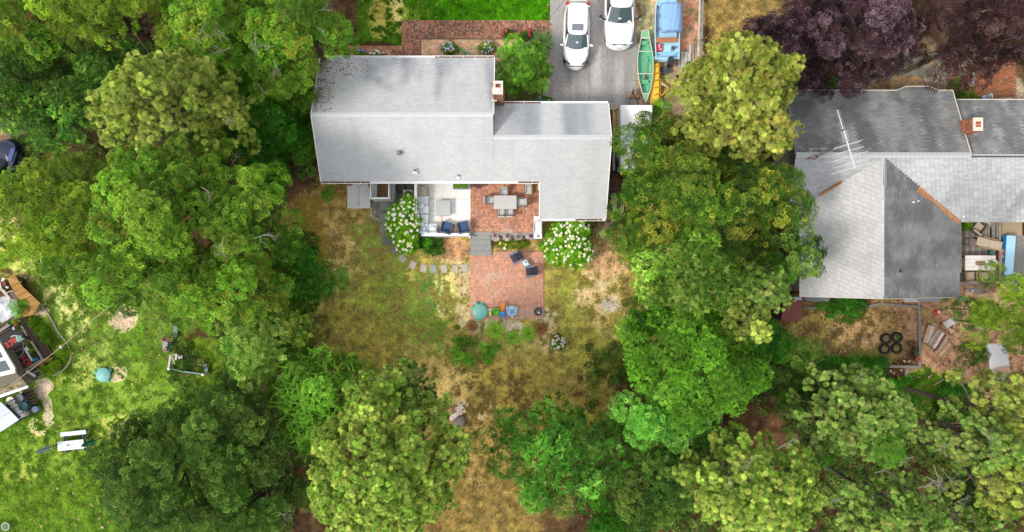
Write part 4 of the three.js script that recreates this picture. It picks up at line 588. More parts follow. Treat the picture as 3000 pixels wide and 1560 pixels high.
{
  const p = P(1172, 548, .4), o = thing('garden_hose', 'dark green garden hose coiled beside the outdoor shower wall', 'hose', [p.x, 0, p.z]); part(o, 'coil', [0, 1, 2, 3].map(i => torus(.38 - i * .035, .03, (i % 2) * .03, .06 + i * .05, 0)), M(40, 92, 84, .5));
  const q = P(1194, 570, .8), a = thing('air_conditioner', 'beige air conditioner unit with round fan grille behind the white deck wall', 'air conditioner', [q.x, 0, q.z]); part(a, 'casing', rb(.66, .78, .66, .05, 0, .4, 0), M(232, 224, 208, .5)); const f = part(a, 'fan_grille', [0, 1, 2, 3, 4].map(i => torus(.05 + i * .055, .012, 0, .805, 0)), M(150, 146, 138, .5)); part(f, 'fan', cy(.27, .27, .01, 0, .792, 0, 24), M(120, 118, 112, .6)); 
}
{
  const o = thing('white_deck', 'white painted board deck with low white walls behind the house', 'deck', [0, 0, 0]);
  const a = P(1222, 533, DK), b = P(1377, 686, DK), nB = 26, dz = (b.z - a.z) / nB, r = rnd(2);
  for (let i = 0; i < nB; i++) { const w = r() < .2 ? TM(grainT([262, 258, 246], .09, i), .7) : whiteWood; part(o, 'deck_board', bx(b.x - a.x, .035, dz - .012, (a.x + b.x) / 2, DK - .018, a.z + (i + .5) * dz), w); }
  part(o, 'deck_frame', bx(b.x - a.x - .1, .5, b.z - a.z - .1, (a.x + b.x) / 2, .35, (a.z + b.z) / 2), M(150, 146, 140, .9)); part(o, 'edge_board', [bx(.04, .14, b.z - a.z, b.x, DK - .06, (a.z + b.z) / 2)], whiteP);
  const wl = (x0, y0, x1, y1, h, y) => { const p = P(x0, y0, h), q = P(x1, y1, h); return rb(q.x - p.x, h - y, q.z - p.z, .02, (p.x + q.x) / 2, (h + y) / 2, (p.z + q.z) / 2); };
  part(o, 'side_wall', wl(1213, 532, 1221, 626, 1.6, 0), whiteP); part(o, 'front_wall', wl(1234, 683, 1373, 692, 1.25, 0), whiteP); part(o, 'corner_post', wl(1373, 684, 1378, 699, 1.0, 0), M(240, 234, 226, .6)); 
  for (let i = 0; i < 5; i++) { const p = P(1240 + i * 31, 692, .6); part(o, 'wall_panel', bx(.66, .8, .02, p.x + .3, .6, P(0, 693, 1.25).z + .012), M(246, 246, 246, .6)); }
}
const deckP = (x, y, h = 0) => { const p = P(x, y, DK + h); return [p.x, DK, p.z]; };
{
  const o = thing('storage_box', 'brown grey wicker storage box at the head of the pale sofa', 'box', deckP(1237, 560, .55)); part(o, 'box', rb(.66, .5, .6, .03, 0, .25, 0), M(150, 138, 126, .8)); part(o, 'lid', rb(.69, .05, .63, .02, 0, .53, 0), TM(speckT([178, 164, 150], .16, 60, .4), .8));
  const s = thing('corner_sofa', 'pale blue grey corner sofa with loose cushions along the white deck wall', 'sofa', deckP(1238, 640, .4));
  const cs = [M(226, 232, 240, .85), M(214, 224, 236, .85), M(232, 236, 242, .85)], at = (x, y, h = .42) => { const p = P(x, y, DK + h); return [p.x - s.position.x, p.z - s.position.z]; };
  [[1239, 587, 32, 27], [1243, 614, 27, 26], [1242, 641, 26, 26], [1240, 668, 27, 27], [1268, 668, 27, 27]].forEach(([x, y, w, d], i) => { const [a, b] = at(x, y); part(s, 'seat_cushion', rb(len(w, 1) - .01, .18, len(d, 1) - .012, .05, a, .36, b, (i % 2 ? .01 : -.015)), cs[i % 3]); part(s, 'frame', bx(len(w, 1) - .08, .26, len(d, 1) - .08, a, .14, b), M(196, 196, 196, .6)); });
  for (const [x, y, w, d] of [[1226, 587, 6, 26], [1225, 614, 6, 26], [1225, 641, 6, 26], [1225, 666, 6, 26]]) { const [a, b] = at(x, y, .7); part(s, 'back_cushion', rb(len(w, 1.3), .34, len(d, 1) - .02, .05, a, .58, b), cs[1]); } for (const [x, y, w] of [[1240, 681, 26], [1268, 681, 26]]) { const [a, b] = at(x, y, .7); part(s, 'back_cushion', rb(len(w, 1) - .02, .3, .14, .05, a, .56, b), cs[1]); }
  for (const [x, y, t, l] of [[1234, 603, .3, 'white pillow lying on the upper arm of the pale sofa'], [1233, 660, .9, 'white pillow tilted in the corner of the pale sofa'], [1238, 672, .6, 'pale blue pillow in the corner of the sofa beside the white pillow'], [1268, 671, .1, 'round edged pale pillow on the short end of the sofa']]) { const p = P(x, y, DK + .55), q = thing('pillow', l, 'pillow', [p.x, DK + .46, p.z], t, 'pillows on the pale sofa'); part(q, 'pillow', sp(.25, 0, .05, 0, 1, .32, .78, 16).rotateZ(.15), l.includes('blue') ? M(206, 218, 236, .85) : M(244, 244, 246, .85)); }
  const t = thing('coffee_table', 'square pale grey coffee table with rounded corners in the middle of the white deck', 'table', deckP(1298, 610, .42)); part(t, 'top', rb(.98, .05, 1.05, .02, 0, .42, 0).clone(), TM(speckT([202, 204, 206], .04), .7)); for (const x of [-.4, .4]) for (const z of [-.43, .43]) part(t, 'leg', cy(.03, .025, .4, x, .2, z, 10), M(180, 180, 180, .5));
  const k = thing('wooden_stake', 'thin reddish stake lying on the deck boards below the coffee table', 'stake', deckP(1294, 646)); part(k, 'stake', bar([0, .03, -.32], [0, .03, .34], .025, .025), M(196, 140, 122, .7)); part(k, 'knob', sp(.03, 0, .035, -.34), M(110, 60, 50, .6));
}
function armchair(name, label, cat, pos, ry, group, shell, seat, o = {}) {   // seat faces +z
  const t = thing(name, label, cat, pos, ry, group), w = o.w || .64, d = o.d || .64;
  part(t, 'seat', rb(w - .14, .12, d - .08, .04, 0, .4, .02), seat); part(t, 'backrest', rb(w - .12, .46, .1, .04, 0, .66, -d / 2 + .02, 0, -.25), o.back || seat);
  for (const s of [-1, 1]) { part(t, 'armrest', rb(.07, .05, d - .06, .02, s * (w / 2 - .03), .62, .0), shell); part(t, 'side_panel', o.solid ? rb(.06, .5, d - .06, .02, s * (w / 2 - .03), .36, 0) : bx(.03, .56, .04, s * (w / 2 - .03), .34, -.2), shell); for (const z of [-1, 1]) part(t, 'leg', bx(.045, o.solid ? .16 : .6, .045, s * (w / 2 - .03), o.solid ? .08 : .3, z * (d / 2 - .06)), shell); }
  if (o.solid) part(t, 'shell_back', rb(w, .6, .07, .03, 0, .5, -d / 2 - .02, 0, -.16), shell);
  return t;
}
const wick = TM(speckT([128, 108, 96], .3, 70, .3), .85), blueCush = TM(speckT([62, 92, 136], .12, 60, .4), .85), greyWick = TM(speckT([128, 124, 122], .25, 70, .3), .8), paleSling = M(206, 206, 202, .75);
armchair('wicker_chair', 'brown wicker chair with navy cushion on the deck, left of the round wicker table', 'chair', deckP(1309, 666, .4), Math.PI - .25 + 0, 'wicker chairs on the white deck', wick, blueCush, { solid: 1, w: .78, d: .74 });
armchair('wicker_chair', 'brown wicker chair with navy cushion on the deck, right of the round wicker table', 'chair', deckP(1357, 665, .4), Math.PI + .22, 'wicker chairs on the white deck', wick, blueCush, { solid: 1, w: .78, d: .74 });
{
  const t = thing('wicker_table', 'round brown wicker side table between the two navy cushioned chairs', 'table', deckP(1332, 671, .45)); part(t, 'top', [cy(.25, .25, .04, 0, .45, 0, 24)], wick); part(t, 'base', lathe([[.24, .44], [.18, .22], [.22, 0]]), wick);
  const b = thing('grey_bucket', 'grey bucket standing between the sofa end and the wicker chairs', 'bucket', deckP(1287, 676, .3)); part(b, 'pail', lathe([[0, .03], [.1, .03], [.13, .3], [.15, .3], [.12, 0], [0, 0]]), M(132, 138, 150, .5)); part(b, 'lid', cy(.12, .12, .02, 0, .27, 0), M(112, 120, 134, .5));
}
const leafG = (() => { const v = [], r = rnd(17), N = 26; for (let i = 0; i < N; i++) { const a = i * 2.4 + r() * .5, q0 = .72 * Math.sqrt((i + .5) / N), e = .75 - .75 * q0 + .5 * (r() - .4), L = .42 + .22 * r(), w = .105 + .035 * r(), a2 = a + (r() - .5) * 1.6, c = Math.cos(a2), s = Math.sin(a2), bx0 = Math.cos(a) * q0, bz0 = Math.sin(a) * q0, by0 = .3 * (1 - q0 * q0) + .22 * (r() - .5), h = Math.sin(e) * L, q = Math.cos(e) * L, m = .5; const B = [bx0, by0, bz0], T = [bx0 + c * q, by0 + h, bz0 + s * q], l = [bx0 + c * q * m - s * w, by0 + h * m + .035, bz0 + s * q * m + c * w], k = [bx0 + c * q * m + s * w, by0 + h * m + .035, bz0 + s * q * m - c * w]; v.push(...B, ...T, ...l, ...B, ...k, ...T); } const g = new THREE.BufferGeometry(); g.setAttribute('position', new THREE.Float32BufferAttribute(v, 3)); g.computeVertexNormals(); return g; })();
const leafMat = new THREE.MeshPhysicalMaterial({ color: 0xffffff, roughness: .7, specularIntensity: .25, side: THREE.DoubleSide, transmission: .06, thickness: 0 });
function leafy(parent, n, rx, rz, h, s, pal, seed, o = {}) {     // leaves over a low mound, in the parent's own axes
  const r = rnd(seed), list = []; for (let i = 0; i < n; i++) { const a = r() * 6.283, q = Math.sqrt(r()), y = h * Math.sqrt(Math.max(.05, 1 - q * q)) * (.55 + .45 * r()), k = s * (.7 + .6 * r()); list.push([mtx([(o.x || 0) + Math.cos(a) * q * rx, (o.y || 0) + y, (o.z || 0) + Math.sin(a) * q * rz], EU((r() - .5) * .9 + Math.sin(a) * q * .6, r() * 6.3, (r() - .5) * .9 - Math.cos(a) * q * .6), [k, k, k]), jit(pick(pal, r), r, .16)]); } return instanced(parent, o.name || 'foliage', leafG, leafMat, list);
}
const G1 = [[112, 158, 34], [90, 138, 30], [134, 170, 48], [74, 118, 28]], GL = [[150, 196, 30], [128, 182, 24], [166, 206, 54], [104, 160, 24]], GD = [[70, 104, 40], [88, 122, 44], [58, 90, 36]], GY = [[166, 166, 66], [140, 150, 56], [186, 170, 90]];
{
  const p = P(1350, 544, DK + .4), o = thing('planter_box', 'blue grey wooden planter box with two planted halves at the top of the deck', 'planter', [p.x, DK, p.z]); const m = M(126, 144, 164, .7), L = 1.02, D = .42;
  part(o, 'board', [bx(L, .36, .03, 0, .2, D / 2), bx(L, .36, .03, 0, .2, -D / 2), bx(.03, .36, D, L / 2, .2, 0), bx(.03, .36, D, -L / 2, .2, 0), bx(.04, .36, D, 0, .2, 0)], m); part(o, 'rim', [bx(L + .06, .03, .06, 0, .39, D / 2), bx(L + .06, .03, .06, 0, .39, -D / 2), bx(.06, .03, D, L / 2, .39, 0), bx(.06, .03, D, -L / 2, .39, 0), bx(.07, .03, D, 0, .39, 0)], M(150, 166, 184, .7)); part(o, 'soil', bx(L - .05, .05, D - .05, 0, .33, 0), soilM);
  leafy(o, 26, .2, .14, .14, .09, GL, 51, { x: -.24, y: .34 }); leafy(o, 26, .2, .14, .14, .09, GL, 52, { x: .24, y: .34 });
  const q = P(1402, 532, DK + .5), b = thing('fire_bowl', 'round dark metal bowl full of brown litter at the eave edge of the upper patio', 'bowl', [q.x, DK, q.z]); part(b, 'bowl', lathe([[0, .1], [.3, .18], [.43, .42], [.46, .44], [.46, .47], [.42, .47], [.28, .24], [0, .2]]), M(110, 100, 104, .5)); part(b, 'litter', cy(.4, .3, .12, 0, .34, 0), M(104, 72, 50, .95)); part(b, 'leg', [0, 1, 2].map(i => bar([Math.cos(i * 2.1) * .2, .18, Math.sin(i * 2.1) * .2], [Math.cos(i * 2.1) * .42, 0, Math.sin(i * 2.1) * .42], .03, .03)), blackM);
}
{ // dining set on the upper patio
  const o = thing('dining_table', 'rectangular pale grey outdoor dining table on the upper brick patio', 'table', deckP(1480, 593, .74)), w = len(67, 1.4), d = len(40, 1.4);
  part(o, 'top', rb(w, .04, d, .015, 0, .73, 0), TM(speckT([208, 204, 202], .05), .55)); part(o, 'apron', [bx(w - .1, .08, .03, 0, .67, d / 2 - .06), bx(w - .1, .08, .03, 0, .67, -d / 2 + .06)], greyWick); part(o, 'umbrella_hole', cy(.03, .03, .006, 0, .753, 0), blackM); for (const x of [-1, 1]) for (const z of [-1, 1]) part(o, 'leg', bx(.06, .7, .06, x * (w / 2 - .08), .35, z * (d / 2 - .08)), greyWick);
  const gp = 'grey sling chairs round the dining table', n = 'dining_chair', L = s => 'grey dining chair with pale seat ' + s;
  const ch = (x, y, ry, s) => armchair(n, L(s), 'chair', deckP(x, y, .45), ry, gp, greyWick, paleSling, { w: .6, d: .62, back: M(196, 196, 192, .75) });
  ch(1477, 566, 0, 'at the top long side of the outdoor table'); ch(1434, 587, Math.PI / 2, 'at the left end of the outdoor table'); ch(1527, 593, -Math.PI / 2, 'at the right end of the outdoor table');
  ch(1469, 622, Math.PI, 'below the outdoor table, left of the pair'); ch(1493, 622, Math.PI, 'below the outdoor table, right of the pair'); ch(1548, 556, 0, 'standing alone in the upper right corner of the patio');
}
{
  const p = P(1577, 666, DK + .9), o = thing('grill', 'white gas grill with side shelves at the lower right corner of the upper patio', 'grill', [p.x - .02, DK, p.z]); const wm = M(250, 248, 250, .4);
  part(o, 'cart', bx(.5, .75, 1.2, 0, .4, 0), M(206, 204, 208, .5)); part(o, 'side_shelf', rb(.56, .05, .36, .015, 0, .86, -.56), wm); part(o, 'side_shelf', rb(.56, .05, .4, .015, 0, .86, .58), wm); part(o, 'lid', [rb(.46, .26, .84, .1, .05, .98, 0)], wm); part(o, 'control_panel', bx(.08, .06, .82, -.25, .88, 0), M(236, 232, 238, .4)); part(o, 'handle', bar([-.24, .98, -.28], [-.24, .98, .28], .03, .03), M(120, 110, 120, .4)); part(o, 'side_burner', cy(.08, .1, .03, .02, .9, .6), M(150, 140, 170, .4));
  const d = P(1578, 546, DK + .5), s = thing('cabinet', 'narrow white cabinet with brown mat beside it under the ell eave', 'cabinet', [d.x, DK, d.z]); part(s, 'cabinet', rb(.2, .9, .55, .02, .05, .45, 0), M(236, 230, 220, .6)); part(s, 'mat', bx(.4, .02, .8, -.22, .01, .0), M(176, 126, 70, .9)); 
}
{
  const o = thing('stone_steps', 'four broad bluestone steps from the upper to the lower patio', 'steps', P(1408, 715));
  for (const [x0, x1, y0, y1, h] of [[1378, 1436, 681, 700, .66], [1377, 1438, 699, 716, .5], [1378, 1439, 715, 733, .34], [1379, 1440, 731.5, 748.5, .18]]) { const a = P(x0, y0, h), b = P(x1, y1, h); part(o, 'tread', rb(b.x - a.x, .07, b.z - a.z + .05, .015, (a.x + b.x) / 2, h - .03, (a.z + b.z) / 2), bluestone, W); part(o, 'riser', bx(b.x - a.x - .08, h - .07, b.z - a.z - .06, (a.x + b.x) / 2, (h - .07) / 2, (a.z + b.z) / 2 - .02), M(120, 120, 116, .9), W); }
  const f = thing('planter_trough', 'long grey trough along the upper patio edge below the flowering plants', 'planter', P(1510, 693, .5)); part(f, 'trough', bx(3.3, .3, .34, 0, .4 - .5, 0), M(120, 104, 96, .9)); part(f, 'soil', bx(3.2, .04, .28, 0, .06, 0), soilM);
  [['first', 1450], ['second', 1485], ['third', 1518], ['fourth', 1555]].forEach(([n, x]) => { const p = P(x, 692, .7), q = thing('coleus_plant', n + ' white leaved plant with purple heart from the steps in the trough row', 'plant', [p.x, .55, p.z], x, 'white and purple plants in the trough'); leafy(q, 40, .3, .22, .2, .12, [[236, 230, 232], [214, 206, 210], [246, 240, 236], [190, 190, 170]], x, { name: 'leaf_cluster' }); leafy(q, 10, .1, .08, .28, .1, [[150, 50, 92], [120, 40, 80]], x + 1, { name: 'heart_leaves' }); });
}
// ------------------------------------------------------------------ lower patio
function adirondack(label, x, y, ry) {
  const t = thing('adirondack_chair', label, 'chair', P(x, y, .3).setY(.056), ry, 'navy adirondack chairs on the lower patio'), m = M(42, 46, 70, .6), m2 = M(112, 118, 136, .6);
  for (let i = 0; i < 5; i++) part(t, 'seat_slat', bx(.5, .025, .085, 0, .33 - i * .022, .24 - i * .1, 0, -.2), i % 2 ? M(50, 54, 80, .6) : m); for (let i = 0; i < 5; i++) part(t, 'back_slat', bx(.1, .72 - Math.abs(i - 2) * .05, .025, (i - 2) * .108, .55, -.36, 0, -.5), m);
  for (const s of [-1, 1]) { part(t, 'armrest', rb(.14, .03, .66, .01, s * .33, .56, -.02), m2); part(t, 'leg', [bx(.05, .56, .1, s * .31, .28, .24), bx(.04, .1, .8, s * .27, .22, -.1, 0, -.2)], m); } part(t, 'back_brace', bx(.64, .06, .04, 0, .52, -.42), m); return t;
}
adirondack('navy slatted adirondack chair on the lower patio, nearer the stone steps', 1510, 756, -.55 + Math.PI + 2.6); adirondack('navy slatted adirondack chair on the lower patio, nearer the white hydrangea', 1553, 796, -1.45);
{
  const t = thing('side_table', 'small pale blue plastic side table between the two navy chairs', 'table', P(1540, 772, .4).setY(.056), .5); part(t, 'top', [rb(.34, .03, .44, .012, 0, .42, 0)], M(196, 232, 244, .5)); part(t, 'tray', [rb(.24, .02, .3, .008, 0, .44, 0)], M(226, 246, 252, .5)); for (const x of [-1, 1]) for (const z of [-1, 1]) part(t, 'leg', bx(.04, .42, .04, x * .13, .21, z * .17), M(150, 196, 222, .5)); part(t, 'paper', bx(.12, .008, .14, .04, .455, -.06, .4), M(96, 150, 176, .6));
  const fp = thing('fire_pit', 'round black fire pit with grey ash and a white lid piece on the lower patio', 'fire pit', P(1576, 913).setY(.056)); part(fp, 'ring', lathe([[.2, 0], [.24, .02], [.27, .32], [.24, .34], [.21, .3], [.19, .04]], 0, 0, 0, 28), blackM); part(fp, 'ash', cy(.22, .22, .05, 0, .2, 0), M(118, 118, 120, .95)); part(fp, 'paper', rb(.13, .03, .12, .02, .06, .25, .08, .3), M(240, 240, 240, .8)); part(fp, 'poker', bar([.2, .34, -.2], [.34, .2, -.3], .03, .03), M(90, 70, 66, .7));
}
function turtle(label, x, y, y0, s, ry, pale) {
  const t = thing('turtle_sandbox', label, 'sandbox', P(x, y, .2).setY(y0), ry), sh = pale ? M(126, 196, 192, .5) : M(122, 190, 182, .5), bd = M(90, 190, 158, .5);
  part(t, 'tub', lathe([[0, .02], [.5 * s, .02], [.56 * s, .16], [.52 * s, .2], [0, .2]], 0, 0, 0, 32), bd); part(t, 'lid', lathe([[.53 * s, .19], [.54 * s, .22], [.47 * s, .25], [.455 * s, .235], [.43 * s, .26], [.3 * s, .31], [.12 * s, .335], [0, .34]], 0, 0, 0, 36), sh);
  for (const a of [.6, 2.2, 3.9, 5.3]) part(t, 'flipper', sp(.16 * s, Math.cos(a) * .52 * s, .1, Math.sin(a) * .52 * s, 1, .45, 1), bd); part(t, 'head', sp(.14 * s, Math.cos(4.62) * .6 * s, .16, Math.sin(4.62) * .6 * s, 1, .7, 1.2), bd);
  const ln = []; for (let i = 0; i < 6; i++) { const a = i * 1.047, b = a + 1.047, q = .2 * s, Q = .42 * s; ln.push(bar([Math.cos(a) * q, .325, Math.sin(a) * q], [Math.cos(b) * q, .325, Math.sin(b) * q], .018, .012), bar([Math.cos(a) * q, .325, Math.sin(a) * q], [Math.cos(a) * Q, .265, Math.sin(a) * Q], .018, .012)); } part(t, 'shell_ridge', ln, M(96, 168, 164, .5)); return t;
}
turtle('green turtle sandbox with lid at the lower left corner of the brick patio', 1406, 914, .056, .98, .3); turtle('green turtle sandbox with lid standing alone on the left lawn', 301, 1099, 0, .92, 1.2, 1);
{
  const q = (x, y) => P(x, y, .2).setY(.056);
  const k = thing('toy_tractor', 'small yellow toy tractor with dark wheels beside the turtle sandbox', 'toy', q(1436.5, 918)); part(k, 'body', [rb(.2, .16, .34, .04, 0, .2, .02), rb(.16, .14, .14, .03, 0, .32, -.08)], M(232, 216, 96, .5)); for (const x of [-1, 1]) { part(k, 'wheel', cy(.1, .1, .07, x * .14, .1, .12, 16, 0, Math.PI / 2), M(96, 92, 78, .7)); part(k, 'wheel', cy(.12, .12, .08, x * .15, .12, -.14, 16, 0, Math.PI / 2), M(96, 92, 78, .7)); } part(k, 'loader', rb(.34, .05, .14, .02, 0, .24, -.24), M(186, 186, 180, .5));
  const s = thing('toy_chair', 'bright green plastic toddler swing seat with dark buckle on the patio', 'toy', q(1453.5, 914)); const gm = M(98, 202, 40, .45); part(s, 'seat', rb(.34, .08, .46, .03, 0, .14, .0), gm); part(s, 'shell', [rb(.05, .26, .46, .02, -.19, .2, 0), rb(.05, .26, .46, .02, .19, .2, 0), rb(.42, .36, .06, .03, 0, .24, -.24)], gm); part(s, 'buckle', [bx(.07, .04, .12, 0, .22, -.1)], M(30, 60, 40, .5)); part(s, 'leg', [bar([-.12, .04, .2], [-.12, .04, .42], .03, .03), bar([.1, .04, .2], [.1, .04, .42], .03, .03)], M(196, 190, 120, .6));
  const l = thing('toy_slide', 'small orange plastic slide with blue ladder end on the brick patio', 'toy', q(1472, 910)); part(l, 'chute', [bx(.24, .03, .74, 0, .32, -.2, 0, .42), bx(.04, .09, .76, -.13, .35, -.2, 0, .42), bx(.04, .09, .76, .13, .35, -.2, 0, .42)], M(250, 160, 60, .45)); part(l, 'ladder', [bx(.05, .56, .05, -.17, .28, .18), bx(.05, .56, .05, .17, .28, .18), bx(.06, .08, .5, -.19, .04, .32), bx(.06, .08, .5, .19, .04, .32), bx(.36, .06, .14, 0, .5, .16), bx(.34, .05, .1, 0, .3, .3), bx(.36, .05, .1, 0, .12, .4)], M(64, 146, 220, .45));
  const w = thing('water_table', 'pale blue round toy water table with coloured pieces on the brick patio', 'toy', q(1499, 911)); part(w, 'basin', lathe([[0, .26], [.3, .26], [.34, .34], [.39, .34], [.36, .22], [.1, .18], [0, .18]], 0, 0, 0, 28), M(180, 214, 244, .4)); part(w, 'lobe', [sp(.09, -.34, .3, -.2, 1, .5, 1), sp(.09, .34, .3, -.2, 1, .5, 1), sp(.09, .06, .28, .4, 1, .5, 1.3)], M(196, 214, 250, .4)); part(w, 'island', [lathe([[.0, .38], [.06, .37], [.09, .28]], .02, 0, .06)], M(130, 206, 240, .4)); part(w, 'ring', torus(.13, .02, .02, .3, .06), M(120, 200, 236, .4)); part(w, 'leg', [0, 1, 2].map(i => cy(.04, .05, .24, Math.cos(i * 2.1) * .24, .12, Math.sin(i * 2.1) * .24)), M(160, 196, 240, .5));
  for (const [x, z, c] of [[-.24, -.08, [236, 150, 160]], [.2, -.1, [240, 170, 170]], [.2, .06, [170, 170, 230]], [.14, -.16, [150, 220, 170]]]) part(w, 'toy_piece', sp(.035, x, .3, z), M(...c, .5));
}
{ // stepping stones and small lights
  const ST = [[1138, 708, .5, 21, 24], [1156, 733, .75, 22, 20], [1179, 758, .7, 22, 20], [1209, 777, .38, 19, 24], [1241, 787, .1, 18, 24], [1270, 789, .02, 18, 23], [1301, 788, -.06, 18, 24], [1334, 788, .02, 17, 23], [1362, 787, 0, 17, 24]];
  const ord = ['nearest the white hydrangea', 'dark one second from the hydrangea', 'third from the hydrangea', 'fourth from the hydrangea', 'fifth from the hydrangea', 'bluish one sixth from the hydrangea', 'third from the brick patio', 'second from the brick patio', 'next to the brick patio'];
  ST.forEach(([x, y, a, w, d], i) => { const s = thing('stepping_stone', 'flat square stepping stone in the curved row, ' + ord[i], 'stepping stone', P(x, y), -a, 'stepping stones in the lawn'); const W2 = len(w) / 2, D2 = len(d) / 2, r = rnd(i + 4), n = () => .93 + .1 * r(); part(s, 'stone', prism([[-W2 * n(), -D2 * n()], [W2 * n(), -D2 * n()], [W2 * n(), 0], [W2 * n(), D2 * n()], [-W2 * n(), D2 * n()], [-W2, 0]], 0, .04, .008), TM(speckT([[128, 130, 132], [184, 180, 166], [192, 186, 172], [196, 188, 172], [158, 162, 164]][[0, 0, 1, 2, 3, 4, 2, 3, 1][i]].map(v => v + 4 * i % 7), .12, 16), .92)); });
  [[1283, 744, 'black garden path light at the low shrub below the deck'], [1367, 738, 'black garden path light beside the stone steps']].forEach(([x, y, l]) => { const o = thing('path_light', l, 'garden light', P(x, y), 0, 'small black path lights'); part(o, 'stake', cy(.015, .015, .36, 0, .18, 0, 8), blackM); part(o, 'cap', lathe([[0, .42], [.08, .37], [.08, .36], [0, .36]]), M(104, 112, 124, .4)); });
  const g = thing('globe_ornament', 'white ball ornament in the planting strip above the lower patio', 'ornament', P(1479, 728)); part(g, 'ball', sp(.12, 0, .14, 0, 1, 1, 1, 20), M(250, 250, 250, .4)); part(g, 'collar', cy(.06, .08, .06, 0, .03, 0), M(200, 200, 200, .5));
  const b = thing('boulder', 'speckled grey boulder in the pale bare patch of the yard', 'boulder', P(1346, 1236)); const bg = new THREE.IcosahedronGeometry(.5, 3), p = bg.attributes.position; for (let i = 0; i < p.count; i++) { const k = 1 + .3 * (fbm(p.getX(i) * 3 + 5, p.getZ(i) * 3 + p.getY(i), 3) - .5); p.setXYZ(i, p.getX(i) * k * .78, p.getY(i) * k * .7 + .12, p.getZ(i) * k); } bg.rotateY(-.6); bg.computeVertexNormals(); part(b, 'rock', toCreasedNormals(bg, .6), TM(speckT([140, 130, 126], .5, 40, .8), .95));
  const d = thing('dead_branch', 'forked pale dead branch lying beside the big pine', 'branch', P(1362, 1320)); part(d, 'branch', [tb([[-.35, .1, .3], [.0, .14, .22], [.25, .2, .1], [.3, .3, -.25]], .04, 10), tb([[.0, .14, .22], [.1, .3, -.3], [.3, .4, -.75]], .035, 10), tb([[.1, .3, -.3], [-.02, .4, -.5]], .02, 5)], M(226, 220, 206, .9)); 
}
{ // front beds
  const h = thing('green_hose', 'bright green garden hose in loose loops on the front soil bed', 'hose', P(1365, 152)); part(h, 'hose', tb([[1.0, .03, -.22], [.5, .03, -.26], [.1, .03, -.1], [-.06, .03, .2], [.02, .04, .55], [.3, .05, .5], [.28, .06, .05], [.05, .06, .1], [-.05, .06, .5], [-.3, .06, .5], [-.55, .07, .1], [-.3, .07, -.22], [-.08, .08, .1], [-.2, .08, .5], [-.5, .08, .3], [-.36, .09, -.06], [-.12, .09, .16]], .028, 120), M(38, 172, 112, .5)); 
  const w = thing('overhead_wire', 'thin dark overhead wire running from the house corner to the upper edge', 'wire', [0, 0, 0]); part(w, 'wire', tb([P(1446, 242, 4.4), P(1540, 135, 4.6), P(1650, 5, 5.4), P(1720, -90, 6)], .012, 20, 4), M(110, 106, 100, .7));
}
// ------------------------------------------------------------------ left neighbour: sunroom corner, deck with mat, pots, barrels, lawn things
{
  const o = thing('cottage', 'corner of a cottage at the left edge with white framed roof glazing and mossy shingles', 'house', [0, 0, 0]);
  const hg = 2.6, q = (x, y, h = hg) => P(x, y, h);
  part(o, 'wall', prism(PW([[-160, 1080], [0, 1030], [34, 1092], [62, 1124], [0, 1148], [-160, 1200]], 1.6), 0, 1.9), M(150, 142, 132, .9), W);
  const fr = (a, b, w = .26) => part(o, 'glazing_frame', bar(q(...a), q(...b), w, .14), whiteP); fr([-40, 948], [40, 1084]); fr([-60, 1112], [44, 1087]); fr([-40, 1066], [18, 1050], .2); 
  part(o, 'glass_pane', slab([q(-60, 980, 2.5), q(-14, 990, 2.5), q(18, 1046, 2.5), q(-60, 1068, 2.5)], .02), M(44, 66, 60, .08, { clearcoat: 1 })); part(o, 'glass_pane', slab([q(-60, 1070, 2.5), q(18, 1052, 2.5), q(36, 1084, 2.5), q(-60, 1108, 2.5)], .02), M(52, 84, 78, .08, { clearcoat: 1 }));
  const c = [q(-150, 1140, 2.5), q(46, 1092, 2.5), q(80, 1130, 2.2), q(-150, 1208, 2.2)]; part(o, 'roof_board', slab(c, .1), M(120, 112, 98, .9)); shingle(o, [c[3], c[2], c[1], c[0]], c[2].clone().sub(c[3]), (u, v, p, r) => jit(roofMix([156, 144, 118], [104, 100, 62], sst(.4, .65, fbm(p.x * 3, p.z * 3, 3))), r, .16), 90, .13, .22);
  part(o, 'fascia', [bar(q(-150, 1214, 2.1), q(81, 1132, 2.1), .22, .14)], whiteP); part(o, 'gutter_spout', bar(q(60, 1136, 2.2), q(66, 1134, 2.2), .06, .04), blackM);
}
